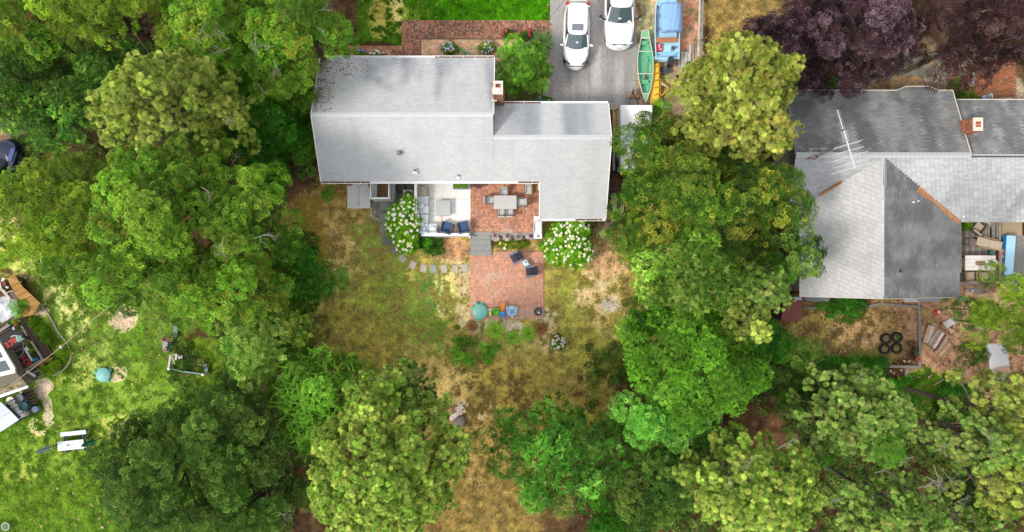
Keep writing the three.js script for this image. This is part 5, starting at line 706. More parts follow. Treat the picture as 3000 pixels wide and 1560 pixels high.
{
  const o = thing('wooden_deck', 'dark wooden deck with bench boards, steps and pale rails at the left house', 'deck', [0, 0, 0]), h = .5;
  const u = new THREE.Vector2(58, 93).normalize(), v = new THREE.Vector2(-.86, .51), at = (x, y) => [x, y];
  const pp = (pts, y0, y1, m, n, bev) => part(o, n, prism(PW(pts, y1), y0, y1, bev || 0), m);
  pp([[60, 950], [122, 1056], [58, 1094], [-40, 1130], [-40, 960]], .2, .44, M(70, 60, 54, .9), 'deck_floor');
  for (let i = 0; i < 6; i++) { const off = i * 5.4; const a = [54 + off, 934 - i * 1.2], b = [122 + off * .9, 1050 - i * 2.5], hh = .52 - i * .06; pp([a, [a[0] + 4.4, a[1] - 1], [b[0] + 4.4, b[1] - 1.6], b], hh - .06, hh, [darkWood, darkWood, M(110, 98, 86, .9)][i % 3], 'bench_board', .008); }
  const rail = (a, b, hh, w, m = greyWood) => part(o, 'rail', bar(P(...a, hh), P(...b, hh), w, .06), m);
  rail([62, 956], [78, 984], .8, .12); rail([90, 1000], [124, 1054], .8, .14); rail([124, 1054], [62, 1090], .7, .16); rail([-10, 976], [46, 938], .7, .2); rail([-10, 962], [40, 930], .6, .16, darkWood); rail([-10, 986], [30, 962], .55, .1, darkWood); rail([0, 1014], [34, 1070], .6, .1); rail([30, 1068], [58, 1096], .62, .14, darkWood); 
  for (let i = 0; i < 5; i++) { const a = [66 + i * 5.6, 1096 + i * 5], b = [112 + i * 4, 1062 + i * 9]; part(o, 'step_board', bar(P(...a, .42 - i * .08), P(...b, .42 - i * .08), .13, .05), i % 2 ? darkWood : greyWood); }
  const lat = []; for (let i = 0; i < 8; i++) lat.push(bar(P(118 + i * 3, 990 + i * 8, .02), P(132 + i * 2, 980 + i * 8, .3), .02, .02), bar(P(118 + i * 3, 985 + i * 8, .3), P(130 + i * 2, 996 + i * 8, .02), .02, .02)); part(o, 'lattice', lat, darkWood);
  part(o, 'board', bar(P(76, 1088, .75), P(102, 1103, .75), .16, .06), M(246, 246, 250, .5), { label: 'white board leaning on the deck steps' });
  // printed mat
  const t = thing('door_mat', 'large black floor mat with red lettering on the dark wooden deck', 'mat', P(55, 1015, .45).setY(.45)); part(t, 'mat', prism(PW([[-20, 978], [45, 948], [60, 958], [108, 1056], [58, 1092], [34, 1068], [-2, 1010]], .46), .452, .468), TM(speckT([60, 58, 60], .16, 60, .3), .9), W);
  const font = await new FontLoader().loadAsync('fonts/droid/droid_sans_bold.typeface.json'), red = M(240, 74, 58, .8);
  const word = (pts, ry) => 'ACE'.split('').forEach((l, i) => { const g = new TextGeometry(l, { font, size: .36, depth: .006, curveSegments: 4 }); g.computeBoundingBox(); const b = g.boundingBox; g.translate(-(b.min.x + b.max.x) / 2, -(b.min.y + b.max.y) / 2, 0); g.scale(1.0, 1.15, 1); g.rotateX(-Math.PI / 2); g.rotateY(ry); const p = P(...pts[i], .47); g.translate(p.x, .47, p.z); part(t, 'printed_letter', g, red, W); });
  word([[66, 1046], [75, 1059], [83, 1068]], Math.atan2(-.85, .53)); word([[40, 998], [30, 1006], [19, 1013]], Math.atan2(-.5, -.86));
  const pot = (x, y, r2, l, m, pl, s) => { const p = P(x, y, .6), k = thing('flower_pot', l, 'plant pot', [p.x, .47, p.z]); part(k, 'pot', lathe([[0, .02], [r2 * .75, .02], [r2, .24], [r2 * 1.08, .26], [r2 * .94, .26], [r2 * .9, .2], [0, .2]]), m); leafy(k, 18, r2 * .8, r2 * .8, .16, .1, pl, s, { y: .2 }); };
  const tc = M(196, 120, 84, .8), gp = M(126, 146, 110, .7), dp = M(70, 72, 76, .6);
  pot(33, 946, .13, 'pale rimmed pot on the grey plank near the top of the dark deck', gp, GD, 1); pot(42, 941, .12, 'leafy lime plant in a small pot beside the bush on the dark deck', gp, GL, 2); pot(50, 948, .15, 'orange terracotta pot with reddish plant at the top of the dark deck', tc, [[214, 120, 60], [190, 150, 70], [150, 130, 50]], 3); pot(58, 962, .13, 'small green pot below the terracotta pot on the dark deck', gp, GD, 4);
  pot(82, 1004, .17, 'pot with yellow green plant at the top of the white trough', gp, GY, 5); pot(91, 1013, .14, 'reddish rimmed pot at the top right of the white trough', tc, GD, 6); pot(97, 1026, .1, 'lime herb in the middle of the white trough', dp, GL, 7); pot(100, 1038, .13, 'pot with low green plant near the lower end of the white trough', dp, GD, 8); pot(106, 1043, .11, 'small dark pot at the lower end of the white trough', dp, [[90, 100, 70]], 9);
  const bw = thing('black_bowl', 'shiny black bowl on the dark deck between the pots', 'bowl', [P(37, 963, .6).x, .47, P(37, 963, .6).z]); part(bw, 'bowl', lathe([[0, .03], [.1, .03], [.16, .16], [.18, .16], [.12, 0], [0, 0]]), M(30, 34, 48, .3)); part(bw, 'water', cy(.13, .12, .02, 0, .1, 0), M(150, 156, 164, .2));
  const a = P(73, 1018, .62), b = P(97, 1056, .62), tr2 = thing('white_trough', 'long white trough holding pots along the pale deck rail', 'planter', P(86, 1036, .6).setY(.47)); const d2 = b.clone().sub(a); part(tr2, 'trough', [bar(a.clone().setY(.55), b.clone().setY(.55), .34, .14), bar(a.clone().add(new THREE.Vector3(.16, .08, -.1)), b.clone().add(new THREE.Vector3(.16, .08, -.1)), .03, .1)], M(244, 244, 246, .5), W); part(tr2, 'saucer', bar(a.clone().lerp(b, .3).add(new THREE.Vector3(.1, .03, -.06)), a.clone().lerp(b, .95).add(new THREE.Vector3(.1, .03, -.06)), .22, .02), M(74, 64, 58, .8), W);
  const bx2 = thing('blue_box', 'small blue box at the lower corner of the dark deck rail', 'box', P(108, 1053, .5).setY(.5), .55); part(bx2, 'box', rb(.34, .16, .18, .02, 0, .08, 0), M(44, 120, 176, .5)); part(bx2, 'lid', rb(.36, .03, .2, .01, 0, .17, 0), M(60, 136, 190, .5));
  const tcN = thing('teal_chair', 'small folding chair with teal seat and white arms on the black mat', 'chair', P(54, 992, .8).setY(.47), .2); part(tcN, 'seat', rb(.44, .05, .36, .02, 0, .3, 0), M(126, 196, 182, .7)); part(tcN, 'seat_stripe', [bx(.06, .012, .36, -.1, .33, 0), bx(.06, .012, .36, .1, .33, 0)], M(196, 226, 214, .7)); part(tcN, 'armrest', [tb([[-.45, .4, -.2], [-.2, .46, -.24], [.1, .42, -.16]], .035, 10), tb([[-.1, .4, .2], [.2, .42, .2], [.36, .36, .05]], .035, 10)], M(232, 232, 226, .6)); part(tcN, 'leg', [[-.18, -.14], [.18, -.14], [-.18, .14], [.18, .14]].map(([x, z]) => cy(.015, .015, .3, x, .15, z, 8)), steel);
  const df = thing('driftwood', 'bare twisted driftwood branches on the black mat', 'driftwood', P(55, 1030, .6).setY(.47)); part(df, 'branch', [tb([[.36, .3, -.66], [.34, .2, -.3], [.3, .12, .05], [.12, .1, .3], [-.3, .08, .55]], .04, 14), tb([[.32, .2, -.2], [0, .16, -.1], [-.4, .12, .1]], .018, 10), tb([[.3, .3, -.7], [.6, .4, -.9]], .03, 6)], M(176, 158, 138, .9)); 
  const rc = thing('stone_cluster', 'dark and pale shells and stones in a heap on the mat by the glazing', 'stones', P(24, 1052, .55).setY(.47)); const rr = rnd(4); for (let i = 0; i < 10; i++) part(rc, 'stone', sp(.05 + .05 * rr(), (rr() - .4) * .5, .05, (rr() - .5) * .26, 1, .6, 1.2, 8), i % 3 ? M(70, 56, 56, .8) : M(216, 200, 192, .8));
}
{ // barrels, lean-to, pallet
  const o = thing('utility_platform', 'dark grey platform under the row of lidded barrels at the left house', 'platform', P(60, 1190)); part(o, 'platform', prism(PW([[10, 1182], [70, 1150], [108, 1200], [55, 1232]], .15), 0, .12), M(76, 82, 90, .9), W);
  const l = thing('lean_to_roof', 'pale blue grey metal roof panel of a lean to at the left edge', 'shed', P(10, 1215)); part(l, 'roof_panel', slab([P(-60, 1216, 1.6), P(0, 1178, 1.6), P(30, 1206, 1.6), P(-50, 1262, 1.6)], .05), M(186, 198, 212, .5), W); part(l, 'roof_panel', slab([P(-49, 1262.5, 1.6), P(30.5, 1206.5, 1.6), P(54, 1231, 1.55), P(9, 1261, 1.55), P(-30, 1280, 1.55)], .05), M(192, 204, 216, .5), W); part(l, 'wall', prism(PW([[-30, 1222], [2, 1190], [46, 1228], [8, 1252]], 1.4), 0, 1.45), M(90, 92, 96, .9), W);
  const bs = [[29, 1176, .3, [262, 258, 248], 'white lidded barrel with dark handle, topmost of the three'], [55, 1168, .29, [92, 100, 116], 'dark grey lidded barrel behind the white ones by the pallet'], [41, 1196, .3, [256, 252, 242], 'white lidded barrel with dark handle, middle of the three'], [66, 1191, .3, [54, 104, 108], 'dark green open rimmed barrel next to the grey barrel'], [54, 1215, .29, [275, 275, 278], 'brightest white lidded barrel, lowest of the three'], [90, 1204, .22, [150, 170, 196], 'small blue grey pail apart from the barrels']];
  bs.forEach(([x, y, r, c, n], i) => { const p = P(x, y, .9), k = thing('barrel', n, 'barrel', [p.x, .12, p.z], .4); const hh = i === 5 ? .45 : .78; part(k, 'drum', lathe([[0, 0], [r * .88, 0], [r * .97, hh * .5], [r * .93, hh - .04], [0, hh - .04]]), M(c[0] * .8, c[1] * .8, c[2] * .8, .6)); part(k, 'lid', lathe([[r, hh - .06], [r * 1.02, hh], [r * .9, hh + .02], [r * .86, hh - .01], [r * .3, hh + .02], [0, hh + .03]]), M(...c, .5)); if ([0, 2, 4].includes(i)) part(k, 'handle', [tb([[-r * .95, hh + .04, -.02], [-r * .3, hh + .07, .03], [r * .3, hh + .07, .03], [r * .95, hh + .04, -.02]], .014, 10), bx(.05, .05, .08, r, hh, 0), bx(.05, .05, .08, -r, hh, 0)], M(66, 60, 66, .6)); });
  const p = thing('leaning_pallet', 'dark brown slatted pallet with a pale front board beside the barrels', 'pallet', P(82, 1165)); const A = [62, 1142], B = [84, 1188]; for (let i = 0; i < 6; i++) { const f = i / 5, a = [62 + 22 * f + 1, 1143 + 44 * f], b = [86 + 20 * f, 1134 + 46 * f]; part(p, 'slat', bar(P(...a, .5 - .0 * f), P(...b, .42), .15, .03), darkWood, W); } part(p, 'front_board', bar(P(57, 1146, .6), P(82, 1188, .6), .13, .04), M(214, 204, 196, .8), W); part(p, 'bearer', [bar(P(70, 1140, .4), P(92, 1184, .4), .07, .09), bar(P(84, 1134, .36), P(104, 1178, .36), .07, .09)], darkWood, W);
}
{ // reed screens
  const reed = (name, label, quads, s) => { const o = thing(name, label, 'reed screen', [0, 0, 0]), r = rnd(s), list = []; for (const [a, b, c, d, n] of quads) for (let i = 0; i < n; i++) { const f = i / n + r() / n, p = P(a[0] + (b[0] - a[0]) * f, a[1] + (b[1] - a[1]) * f, a[2] + (b[2] - a[2]) * f), q = P(d[0] + (c[0] - d[0]) * f, d[1] + (c[1] - d[1]) * f, d[2] + (c[2] - d[2]) * f), m = p.clone().add(q).multiplyScalar(.5), L = p.distanceTo(q) * (.92 + .1 * r()); m.y += r() * .03; const e = new THREE.Quaternion().setFromUnitVectors(new THREE.Vector3(0, 0, 1), q.clone().sub(p).normalize()); list.push([mtx(m, e, [.035, .014, L]), jit(pick([[190, 148, 78], [172, 128, 62], [204, 166, 96], [156, 114, 54]], r), r, .14)]); } instanced(o, 'reed', new THREE.BoxGeometry(1, 1, 1), WHITE, list); return o; };
  const s = reed('reed_screen', 'tan reed screen fence leaning in a bent strip by the round bush', [[[21, 818, .1], [44, 862, .2], [70, 846, .95], [42, 806, .9], 100], [[44, 862, .2], [74, 906, .2], [116, 890, .8], [70, 846, .95], 130], [[74, 906, .2], [56, 932, .2], [100, 922, .6], [116, 890, .8], 70]], 5);
  part(s, 'top_pole', [bar(P(14, 816, .9), P(62, 827, .9), .04, .04), bar(P(70, 846, .97), P(116, 890, .82), .03, .03)], M(206, 168, 116, .9));
  reed('reed_roll', 'short piece of curled reed screen between deck corner and hostas', [[[96, 1078, .1], [116, 1082, .2], [128, 1066, .5], [112, 1060, .5], 40], [[116, 1070, .2], [150, 1058, .2], [154, 1048, .4], [126, 1050, .5], 60]], 6);
  const l = thing('log_pile', 'bleached logs and pale stones lying on gravel at the left edge', 'logs', P(20, 850)); const lm = M(206, 194, 184, .9); part(l, 'log', bar(P(2, 846, .1), P(30, 876, .1), .16, .14), lm, W); part(l, 'branch', [tb([P(14, 864, .15), P(24, 856, .25), P(38, 853, .35)], .035, 8), tb([P(20, 862, .2), P(10, 850, .3), P(-2, 852, .3)], .03, 8)], lm, W); for (const [x, y] of [[4, 832], [2, 840], [10, 824], [22, 842], [12, 818]]) part(l, 'stone', sp(.13, P(x, y).x, .06, P(x, y).z, 1, .6, .8, 8), M(234, 230, 226, .8), W); part(l, 'dark_slab', prism(PW([[28, 856], [46, 854], [60, 866], [56, 874], [36, 878]]), 0, .08), M(112, 98, 96, .9), W); part(l, 'brown_pot', lathe([[0, .02], [.14, .02], [.18, .2], [.2, .2], [.16, .16], [0, .14]], P(15, 832).x, 0, P(15, 832).z), M(122, 66, 44, .8), W);
}
{ // stone edging along the hosta bed
  const o = thing('stone_edging', 'curved row of small pale edging stones round the hosta bed', 'edging', [0, 0, 0]), c = new THREE.CatmullRomCurve3([[118, 893], [128, 903], [142, 922], [158, 950], [168, 970], [186, 993], [199, 1012], [206, 1032], [208, 1046], [202, 1065], [190, 1080], [172, 1093], [153, 1102]].map(([x, y]) => P(x, y))), r = rnd(9), n = 62;
  for (let i = 0; i < n; i++) { const p = c.getPointAt((i + .5) / n), t = c.getTangentAt((i + .5) / n); part(o, 'edging_stone', rb(.11, .1, .1 + .03 * r(), .025, p.x, .04, p.z, Math.atan2(t.x, t.z) + (r() - .5) * .3), [M(190, 178, 160, .9), M(174, 164, 150, .9), M(206, 192, 172, .9)][i % 3]); }
}
{
  const w = thing('string_light', 'pale cable with a white globe lamp crossing the left lawn from the cottage', 'light string', [0, 0, 0]); part(w, 'cable', tb([P(0, 1151, 2.8), P(90, 1084, 2.6), P(178, 1017, 2.7), P(270, 938, 3.0), P(372, 856, 3.6)], .016, 40, 5), M(214, 190, 160, .7)); part(w, 'globe', sp(.11, P(178, 1017, 2.55).x, 2.55, P(178, 1017, 2.55).z, 1, 1, 1, 18), M(240, 244, 252, .3)); part(w, 'socket', cy(.03, .04, .08, P(178, 1017, 2.7).x, 2.67, P(178, 1017, 2.7).z, 10), blackM);
}
{ // picnic table and closed parasols
  const c = P(206, 1305.5, .74), o = thing('picnic_table', 'white topped picnic table with one bench on the left lawn', 'table', c.clone().setY(0), .105), w = len(77, .74), d = len(27, .74); for (let i = 0; i < 5; i++) part(o, 'top_board', bx(w, .04, d / 5 - .006, 0, .74, -d / 2 + d / 5 * (i + .5)), TM(grainT([226, 234, 244], .05, i), .6));
  const q = P(209.5, 1277.4, .45), bz = -.86, bo = [.1, bz]; for (let i = 0; i < 2; i++) part(o, 'bench_board', bx(w * .985, .04, .14, .06, .45, -.82 + i * .145), M(228, 236, 246, .6)); for (let i = 0; i < 2; i++) part(o, 'bench_board', bx(w * .96, .04, .12, -.02, .45, .12 + i * .13), M(216, 222, 232, .6));
  for (const x of [-.62, .66]) part(o, 'leg', [bar([x, .72, -.1], [x + .12, .0, -.86], .07, .07), bar([x, .72, .1], [x, .0, .62], .07, .07), bx(.06, .08, 1.5, x, .4, -.16)], M(76, 88, 110, .6)); part(o, 'under_frame', [bx(w - .1, .05, d - .1, 0, .69, 0)], M(70, 84, 112, .7)); part(o, 'end_brace', bar([.95, .7, -.3], [1.0, .1, -.72], .04, .04), M(140, 160, 150, .6));
  const f = thing('small_posy', 'tiny pink and white flower posy on the picnic table', 'flowers', [P(198, 1306, .78).x, .76, P(198, 1306, .78).z]); part(f, 'vase', cy(.04, .03, .06, 0, .03, 0, 10), M(236, 226, 236, .5)); part(f, 'flower', [sp(.045, .03, .09, 0, 1, .8, 1, 8), sp(.035, .01, .1, -.03, 1, .8, 1, 8)], M(196, 70, 170, .7)); part(f, 'pale_flower', [sp(.04, -.04, .08, .01, 1, .8, 1, 8)], M(240, 226, 240, .7));
  const par = (label, base, h, col, dk) => { const b = P(...base), t = thing('closed_parasol', label, 'parasol', b, 0, 'closed parasols beside the picnic table'); part(t, 'pole', cy(.025, .025, h, 0, h / 2, 0, 10), M(36, 40, 38, .5)); const n = 16, rg = (y, r1, tw) => { const a = []; for (let i = 0; i < n; i++) { const q = r1 * (i % 2 ? .55 : 1), g = i / n * 6.283 + tw; a.push([Math.cos(g) * q, y, Math.sin(g) * q]); } return a; }; part(t, 'canopy', loft([rg(h * .42, .26, 0), rg(h * .52, .2, .1), rg(h * .66, .1, .25), rg(h * .8, .17, .3), rg(h * .9, .12, .35), rg(h * .97, .04, .4)], true, false, .3), col); part(t, 'canopy_fold', [0, 1, 2, 3].map(i => bar([Math.cos(i * 1.57) * .2, h * .5, Math.sin(i * 1.57) * .2], [Math.cos(i * 1.57 + .3) * .07, h * .93, Math.sin(i * 1.57 + .3) * .07], .05, .012)), dk); part(t, 'finial', cy(.03, .045, .08, 0, h, 0, 10), M(34, 38, 66, .5)); part(t, 'base', cy(.05, .07, .05, 0, .025, 0), M(44, 50, 44, .7)); };
  par('closed dark green parasol at the right end of the picnic table', [294, 1284.5], 2.1, M(40, 140, 116, .75), M(140, 200, 178, .75)); par('closed pale grey green parasol left of the picnic table', [164, 1304], 2.0, M(160, 196, 190, .75), M(216, 228, 222, .75));
  const g = thing('plastic_tub', 'pale translucent plastic tub in the grass at the lower left corner', 'tub', P(20, 1541, .2).setY(0)); part(g, 'tub', lathe([[0, .02], [.2, .02], [.25, .36], [.28, .38], [.24, .38], [.19, .06], [0, .05]]), M(190, 206, 180, .4)); part(g, 'rim', torus(.27, .02, 0, .38, 0), M(216, 226, 206, .4)); 
}
{ // fenced vegetable patch
  const o = thing('vegetable_bed', 'small fenced vegetable bed with gate frame, white posts and netting beside the big oak', 'garden bed', P(550, 1070));
  part(o, 'soil', prism(PW([[515, 1042], [600, 1050], [606, 1090], [520, 1088]]), 0, .06), soilM, W); const wm = M(216, 206, 198, .8), g2 = P(494, 1081, 0);
  part(o, 'gate_frame', [bar(P(499, 1041, .8), P(493, 1080, .8), .13, .07), bar(P(517, 1039, .8), P(514, 1055, .8), .13, .07), bar(P(503, 1047, .8), P(511, 1067, .8), .06, .04), bar(P(500, 1042, .8), P(518, 1038, .8), .05, .05)], wm, W); for (const [x, y] of [[493, 1082], [593, 1099]]) part(o, 'post', cy(.09, .09, .95, P(x, y, .9).x, .47, P(x, y, .9).z, 12), M(246, 240, 234, .6), W);
  part(o, 'netting', [bar(P(540, 1089, .4), P(593, 1096, .4), .1, .3), bar(P(600, 1068, .3), P(604, 1092, .3), .24, .02), bar(P(505, 1080, .3), P(540, 1090, .4), .05, .3)], M(132, 162, 150, .8), W); part(o, 'bamboo', [bar(P(500, 1092, .2), P(540, 1104, .2), .04, .04), bar(P(540, 1104, .2), P(562, 1096, .2), .04, .04), bar(P(520, 1095, .2), P(556, 1100, .2), .03, .03)], M(176, 136, 76, .8), W); part(o, 'timber', bar(P(562, 1065, .1), P(596, 1072, .1), .1, .1), tanWood, W); part(o, 'white_panel', prism(PW([[521, 1041], [534, 1041], [533, 1052], [521, 1052]], .4), .38, .42), M(226, 230, 236, .6), W); 
  for (const [x, y, s, n] of [[526, 1060, 41, 26], [550, 1062, 42, 20], [522, 1080, 43, 22], [504, 1085, 44, 20], [536, 1083, 45, 22], [566, 1086, 46, 24], [586, 1088, 47, 16], [560, 1075, 48, 12], [580, 1080, 49, 12]]) { const p = P(x, y).sub(o.position); leafy(o, n, .26, .2, .24, .12, s % 2 ? GL : G1, s, { x: p.x, z: p.z, y: .05, name: 'seedlings' }); }
  const k = thing('garden_plank', 'long greenish grey plank walkway with a dark cross timber beside the oak', 'plank', P(511, 960)); part(k, 'plank', prism(PW([[506, 925], [519, 925], [519, 952], [506, 952]], .3), .2, .24), M(140, 152, 138, .85), W); part(k, 'plank', prism(PW([[505, 955], [518, 955], [517, 990], [504, 990]], .3), .2, .24), M(132, 146, 132, .85), W); part(k, 'cross_timber', prism(PW([[503, 950.5], [519, 949.5], [519, 954.5], [503, 956]], .34), .22, .34), M(72, 54, 40, .9), W); part(k, 'leg', [bx(.08, .2, .08, P(511, 930).x, .1, P(511, 930).z), bx(.08, .2, .08, P(511, 985).x, .1, P(511, 985).z)], darkWood, W);
  const tray = (x, y, w, d, n, m, l, c2) => { const p = P(x, y, .3), t = thing('seedling_crate', l, 'crate', [p.x, 0, p.z], -.02, 'plastic crates beside the vegetable bed'), W2 = len(w), D2 = len(d), gs = [bx(W2, .04, D2, 0, .06, 0)]; const nx = n, nz = Math.max(2, Math.round(n * d / w)); for (let i = 0; i <= nx; i++) gs.push(bx(.02, .2, D2, -W2 / 2 + W2 * i / nx, .16, 0)); for (let j = 0; j <= nz; j++) gs.push(bx(W2, .2, .02, 0, .16, -D2 / 2 + D2 * j / nz)); part(t, 'crate', gs, m); part(t, 'contents', bx(W2 - .04, .06, D2 - .04, 0, .11, 0), M(...c2, .9)); };
  tray(481, 995, 11, 13, 3, M(152, 74, 66, .6), 'dull red crate with plants, upper left of the crate group', [120, 120, 60]); tray(496, 994, 16, 14, 4, M(214, 130, 124, .6), 'pink rimmed crate with blue cells, upper right of the crate group', [60, 90, 130]); tray(482, 1012, 13, 19, 4, M(240, 236, 240, .6), 'white crate full of holes, left in the crate group', [90, 80, 90]); tray(497, 1013, 14, 20, 3, M(46, 86, 156, .6), 'deep blue crate, right in the crate group', [40, 60, 90]); tray(484, 1026, 15, 9, 3, M(232, 190, 180, .6), 'pale pink crate at the bottom of the crate group', [120, 80, 60]); tray(497, 1027, 7, 8, 2, M(70, 90, 170, .6), 'small blue crate at the bottom right of the crate group', [50, 60, 110]);
}
// ------------------------------------------------------------------ right neighbour's yard: deck, timber edging, tyres, pallets, hammock
{
  const o = thing('grey_deck', 'weathered grey board deck in the corner of the neighbour house', 'deck', [0, 0, 0]), h = .4, a = P(2796, 630, h), b = P(2930, 832, h), n = 22, dx = (b.x - a.x) / n, r = rnd(3);
  for (let i = 0; i < n; i++) part(o, 'deck_board', bx(dx - .014, .04, b.z - a.z, a.x + dx * (i + .5), h - .02 - .004 * r(), (a.z + b.z) / 2), [greyWood, M(128, 120, 110, .95), TM(grainT([138, 130, 120], .3, 20), .95)][i % 3]);
  part(o, 'deck_frame', bx(b.x - a.x - .1, .28, b.z - a.z - .1, (a.x + b.x) / 2, .16, (a.z + b.z) / 2), M(60, 52, 46, .95));
  const rail = (x0, y0, x1, y1, hh, w) => part(o, 'rail', bar(P(x0, y0, hh), P(x1, y1, hh), w, .07), greyWood); rail(2806, 830, 2936, 832, .7, .2); rail(2932, 714, 2932, 832, .7, .2); rail(2930, 640, 2930, 712, .6, .12); rail(2913, 640, 2913, 712, .6, .08); rail(2898, 640, 2898, 700, .6, .07); rail(2922, 640, 2922, 700, .6, .05); rail(2906, 800, 2906, 832, .6, .06);
  for (const [x0, x1] of [[2896, 2907], [2913, 2917], [2919.5, 2925]]) part(o, 'gap_shade_panel', prism(PW([[x0, 667], [x1, 667], [x1, 700], [x0, 700]], .42), .4, .41), M(34, 26, 28, .95)); part(o, 'brace', bar(P(2888, 648, .9), P(2904, 658, .9), .08, .05), paleWood);  // dark panels on the boards: shade of the openings put in as colour
  const g = struct('paved_yard', [0, 0, 0]); part(g, 'paving', prism(PW([[2930, 690], [3080, 690], [3080, 838], [2930, 838]]), 0, .02), TM(speckT([140, 138, 132], .2, 20, 1.5), .95));
  const ru = thing('outdoor_rug', 'tan brown woven rug on the ground right of the grey deck', 'rug', P(2962, 668, .1)); part(ru, 'rug', bx(len(66), .02, len(46), 0, .03, 0), TM(speckT([176, 156, 126], .2, 50, .6), .95)); part(ru, 'border', [bx(len(66), .022, .08, 0, .031, -.55), bx(.08, .022, len(46), -.76, .031, 0)], M(150, 134, 112, .95));
}
const dk2 = (x, y, h = .3) => { const p = P(x, y, .4 + h); return [p.x, .4, p.z]; };
{
  const bei = M(188, 174, 150, .85), woodF = M(170, 140, 104, .8), dkM = M(96, 84, 78, .8);
  const t = thing('tiled_table', 'long table with white tiled top, brown rim and brown centre panel on the grey deck', 'table', dk2(2873, 771, .72)), w = len(93, 1.1), d = len(47, 1.1); part(t, 'rim', rb(w, .05, d, .01, 0, .7, 0), M(140, 104, 94, .7)); part(t, 'leg', [[-1, -1], [-1, 1], [1, -1], [1, 1]].map(([x, z]) => bx(.07, .68, .07, x * (w / 2 - .1), .34, z * (d / 2 - .1))), dkM);
  const nx = 7, nz = 4; for (let i = 0; i < nx; i++) for (let j = 0; j < nz; j++) part(t, 'tile', bx((w - .08) / nx - .012, .02, (d - .08) / nz - .012, -w / 2 + .04 + (w - .08) / nx * (i + .5), .728, -d / 2 + .04 + (d - .08) / nz * (j + .5)), M(244, 236, 230, .4)); part(t, 'centre_panel', bx(.68, .03, .3, 0, .735, 0), M(156, 122, 104, .7));
  const hat = thing('straw_hat', 'white brimmed hat with tan crown lying on the end of the tiled table', 'hat', [P(2917, 771, 1.15).x, 1.145, P(2917, 771, 1.15).z]); part(hat, 'brim', lathe([[.09, .04], [.2, .0], [.2, .012], [.1, .06]]), M(246, 240, 240, .8)); part(hat, 'crown', sp(.1, .02, .05, .01, 1, .8, 1.1), M(222, 190, 156, .8));
  const ch = (x, y, ry, l) => armchair('cushioned_chair', l, 'chair', dk2(x, y, .4), ry, 'beige cushioned chairs at the tiled table', woodF, bei, { w: .72, d: .7 });
  ch(2815, 772, Math.PI / 2, 'beige cushioned chair at the house end of the tiled table'); ch(2843, 811, Math.PI, 'beige cushioned chair below the tiled table, nearer the house'); ch(2883, 811, Math.PI, 'beige cushioned chair below the tiled table, farther from the house');
  armchair('cushioned_chair', 'beige cushioned chair turned askew at the top of the grey deck', 'chair', dk2(2864, 668, .4), 2.5, 'beige cushioned chairs at the tiled table', dkM, bei, { w: .76, d: .8, solid: 1 });
  const l = thing('lounge_chair', 'beige folding lounge chair with footrest in the middle of the grey deck', 'lounger', dk2(2896, 714, .4), 1.3); part(l, 'seat_pad', rb(.62, .08, .86, .03, 0, .36, -.34), bei); part(l, 'back_pad', rb(.6, .08, .66, .03, 0, .46, .42, 0, -.4), bei); part(l, 'roll', cy(.06, .06, .6, 0, .6, .74, 12, 0, Math.PI / 2), bei); for (const s of [-1, 1]) part(l, 'frame', [bx(.06, .05, 1.0, s * .36, .5, .05, 0, -.1), bx(.04, .36, .05, s * .36, .2, -.5), bx(.04, .36, .05, s * .36, .2, .45)], woodF);
  const s = thing('slatted_stool', 'dark slatted folding stool on the grey deck beside the lounge chair', 'stool', dk2(2850, 710, .4), -.25); for (let i = 0; i < 6; i++) part(s, 'slat', bx(.46, .025, .06, .06, .4, -.2 + i * .08), M(130, 116, 116, .85)); part(s, 'frame', [bar([-.3, 0, -.22], [.2, .4, -.22], .04, .04), bar([-.3, 0, .22], [.2, .4, .22], .04, .04), bar([-.32, .02, -.25], [-.32, .02, .25], .04, .04)], M(84, 72, 70, .8));
  const q = thing('teal_stool', 'small teal plastic stool at the upper edge of the tiled table', 'stool', dk2(2909, 741, .3)); part(q, 'seat', rb(.36, .05, .28, .03, 0, .34, 0), M(34, 128, 120, .5)); part(q, 'leg', [[-.14, -.1], [.14, -.1], [-.14, .1], [.14, .1]].map(([x, z]) => bx(.05, .34, .05, x * 1.2, .17, z * 1.2)), M(28, 110, 106, .5));
  const pl = thing('potted_shrub', 'small green shrub in the top corner of the grey deck', 'shrub', dk2(2833, 661)); leafy(pl, 130, .5, .3, .5, .16, G1, 61);
  const bt = thing('blue_table', 'long pale blue cloth covered table right of the grey deck', 'table', P(2960, 748, .75).setY(0), -.075), L = 2.7; part(bt, 'cloth', rb(.62, .05, L, .02, 0, .75, 0), M(176, 222, 250, .6)); part(bt, 'cloth_skirt', [bx(.02, .4, L, -.31, .54, 0, 0, 0, -.06), bx(.02, .4, L, .31, .54, 0, 0, 0, .06)], M(40, 140, 206, .6)); part(bt, 'fold', [-.9, -.45, 0, .45, .9].map(z => bx(.6, .008, .012, 0, .777, z)), M(150, 204, 240, .6)); part(bt, 'leg', [bx(.5, .7, .05, 0, .35, -L / 2 + .2), bx(.5, .7, .05, 0, .35, L / 2 - .2)], steel);
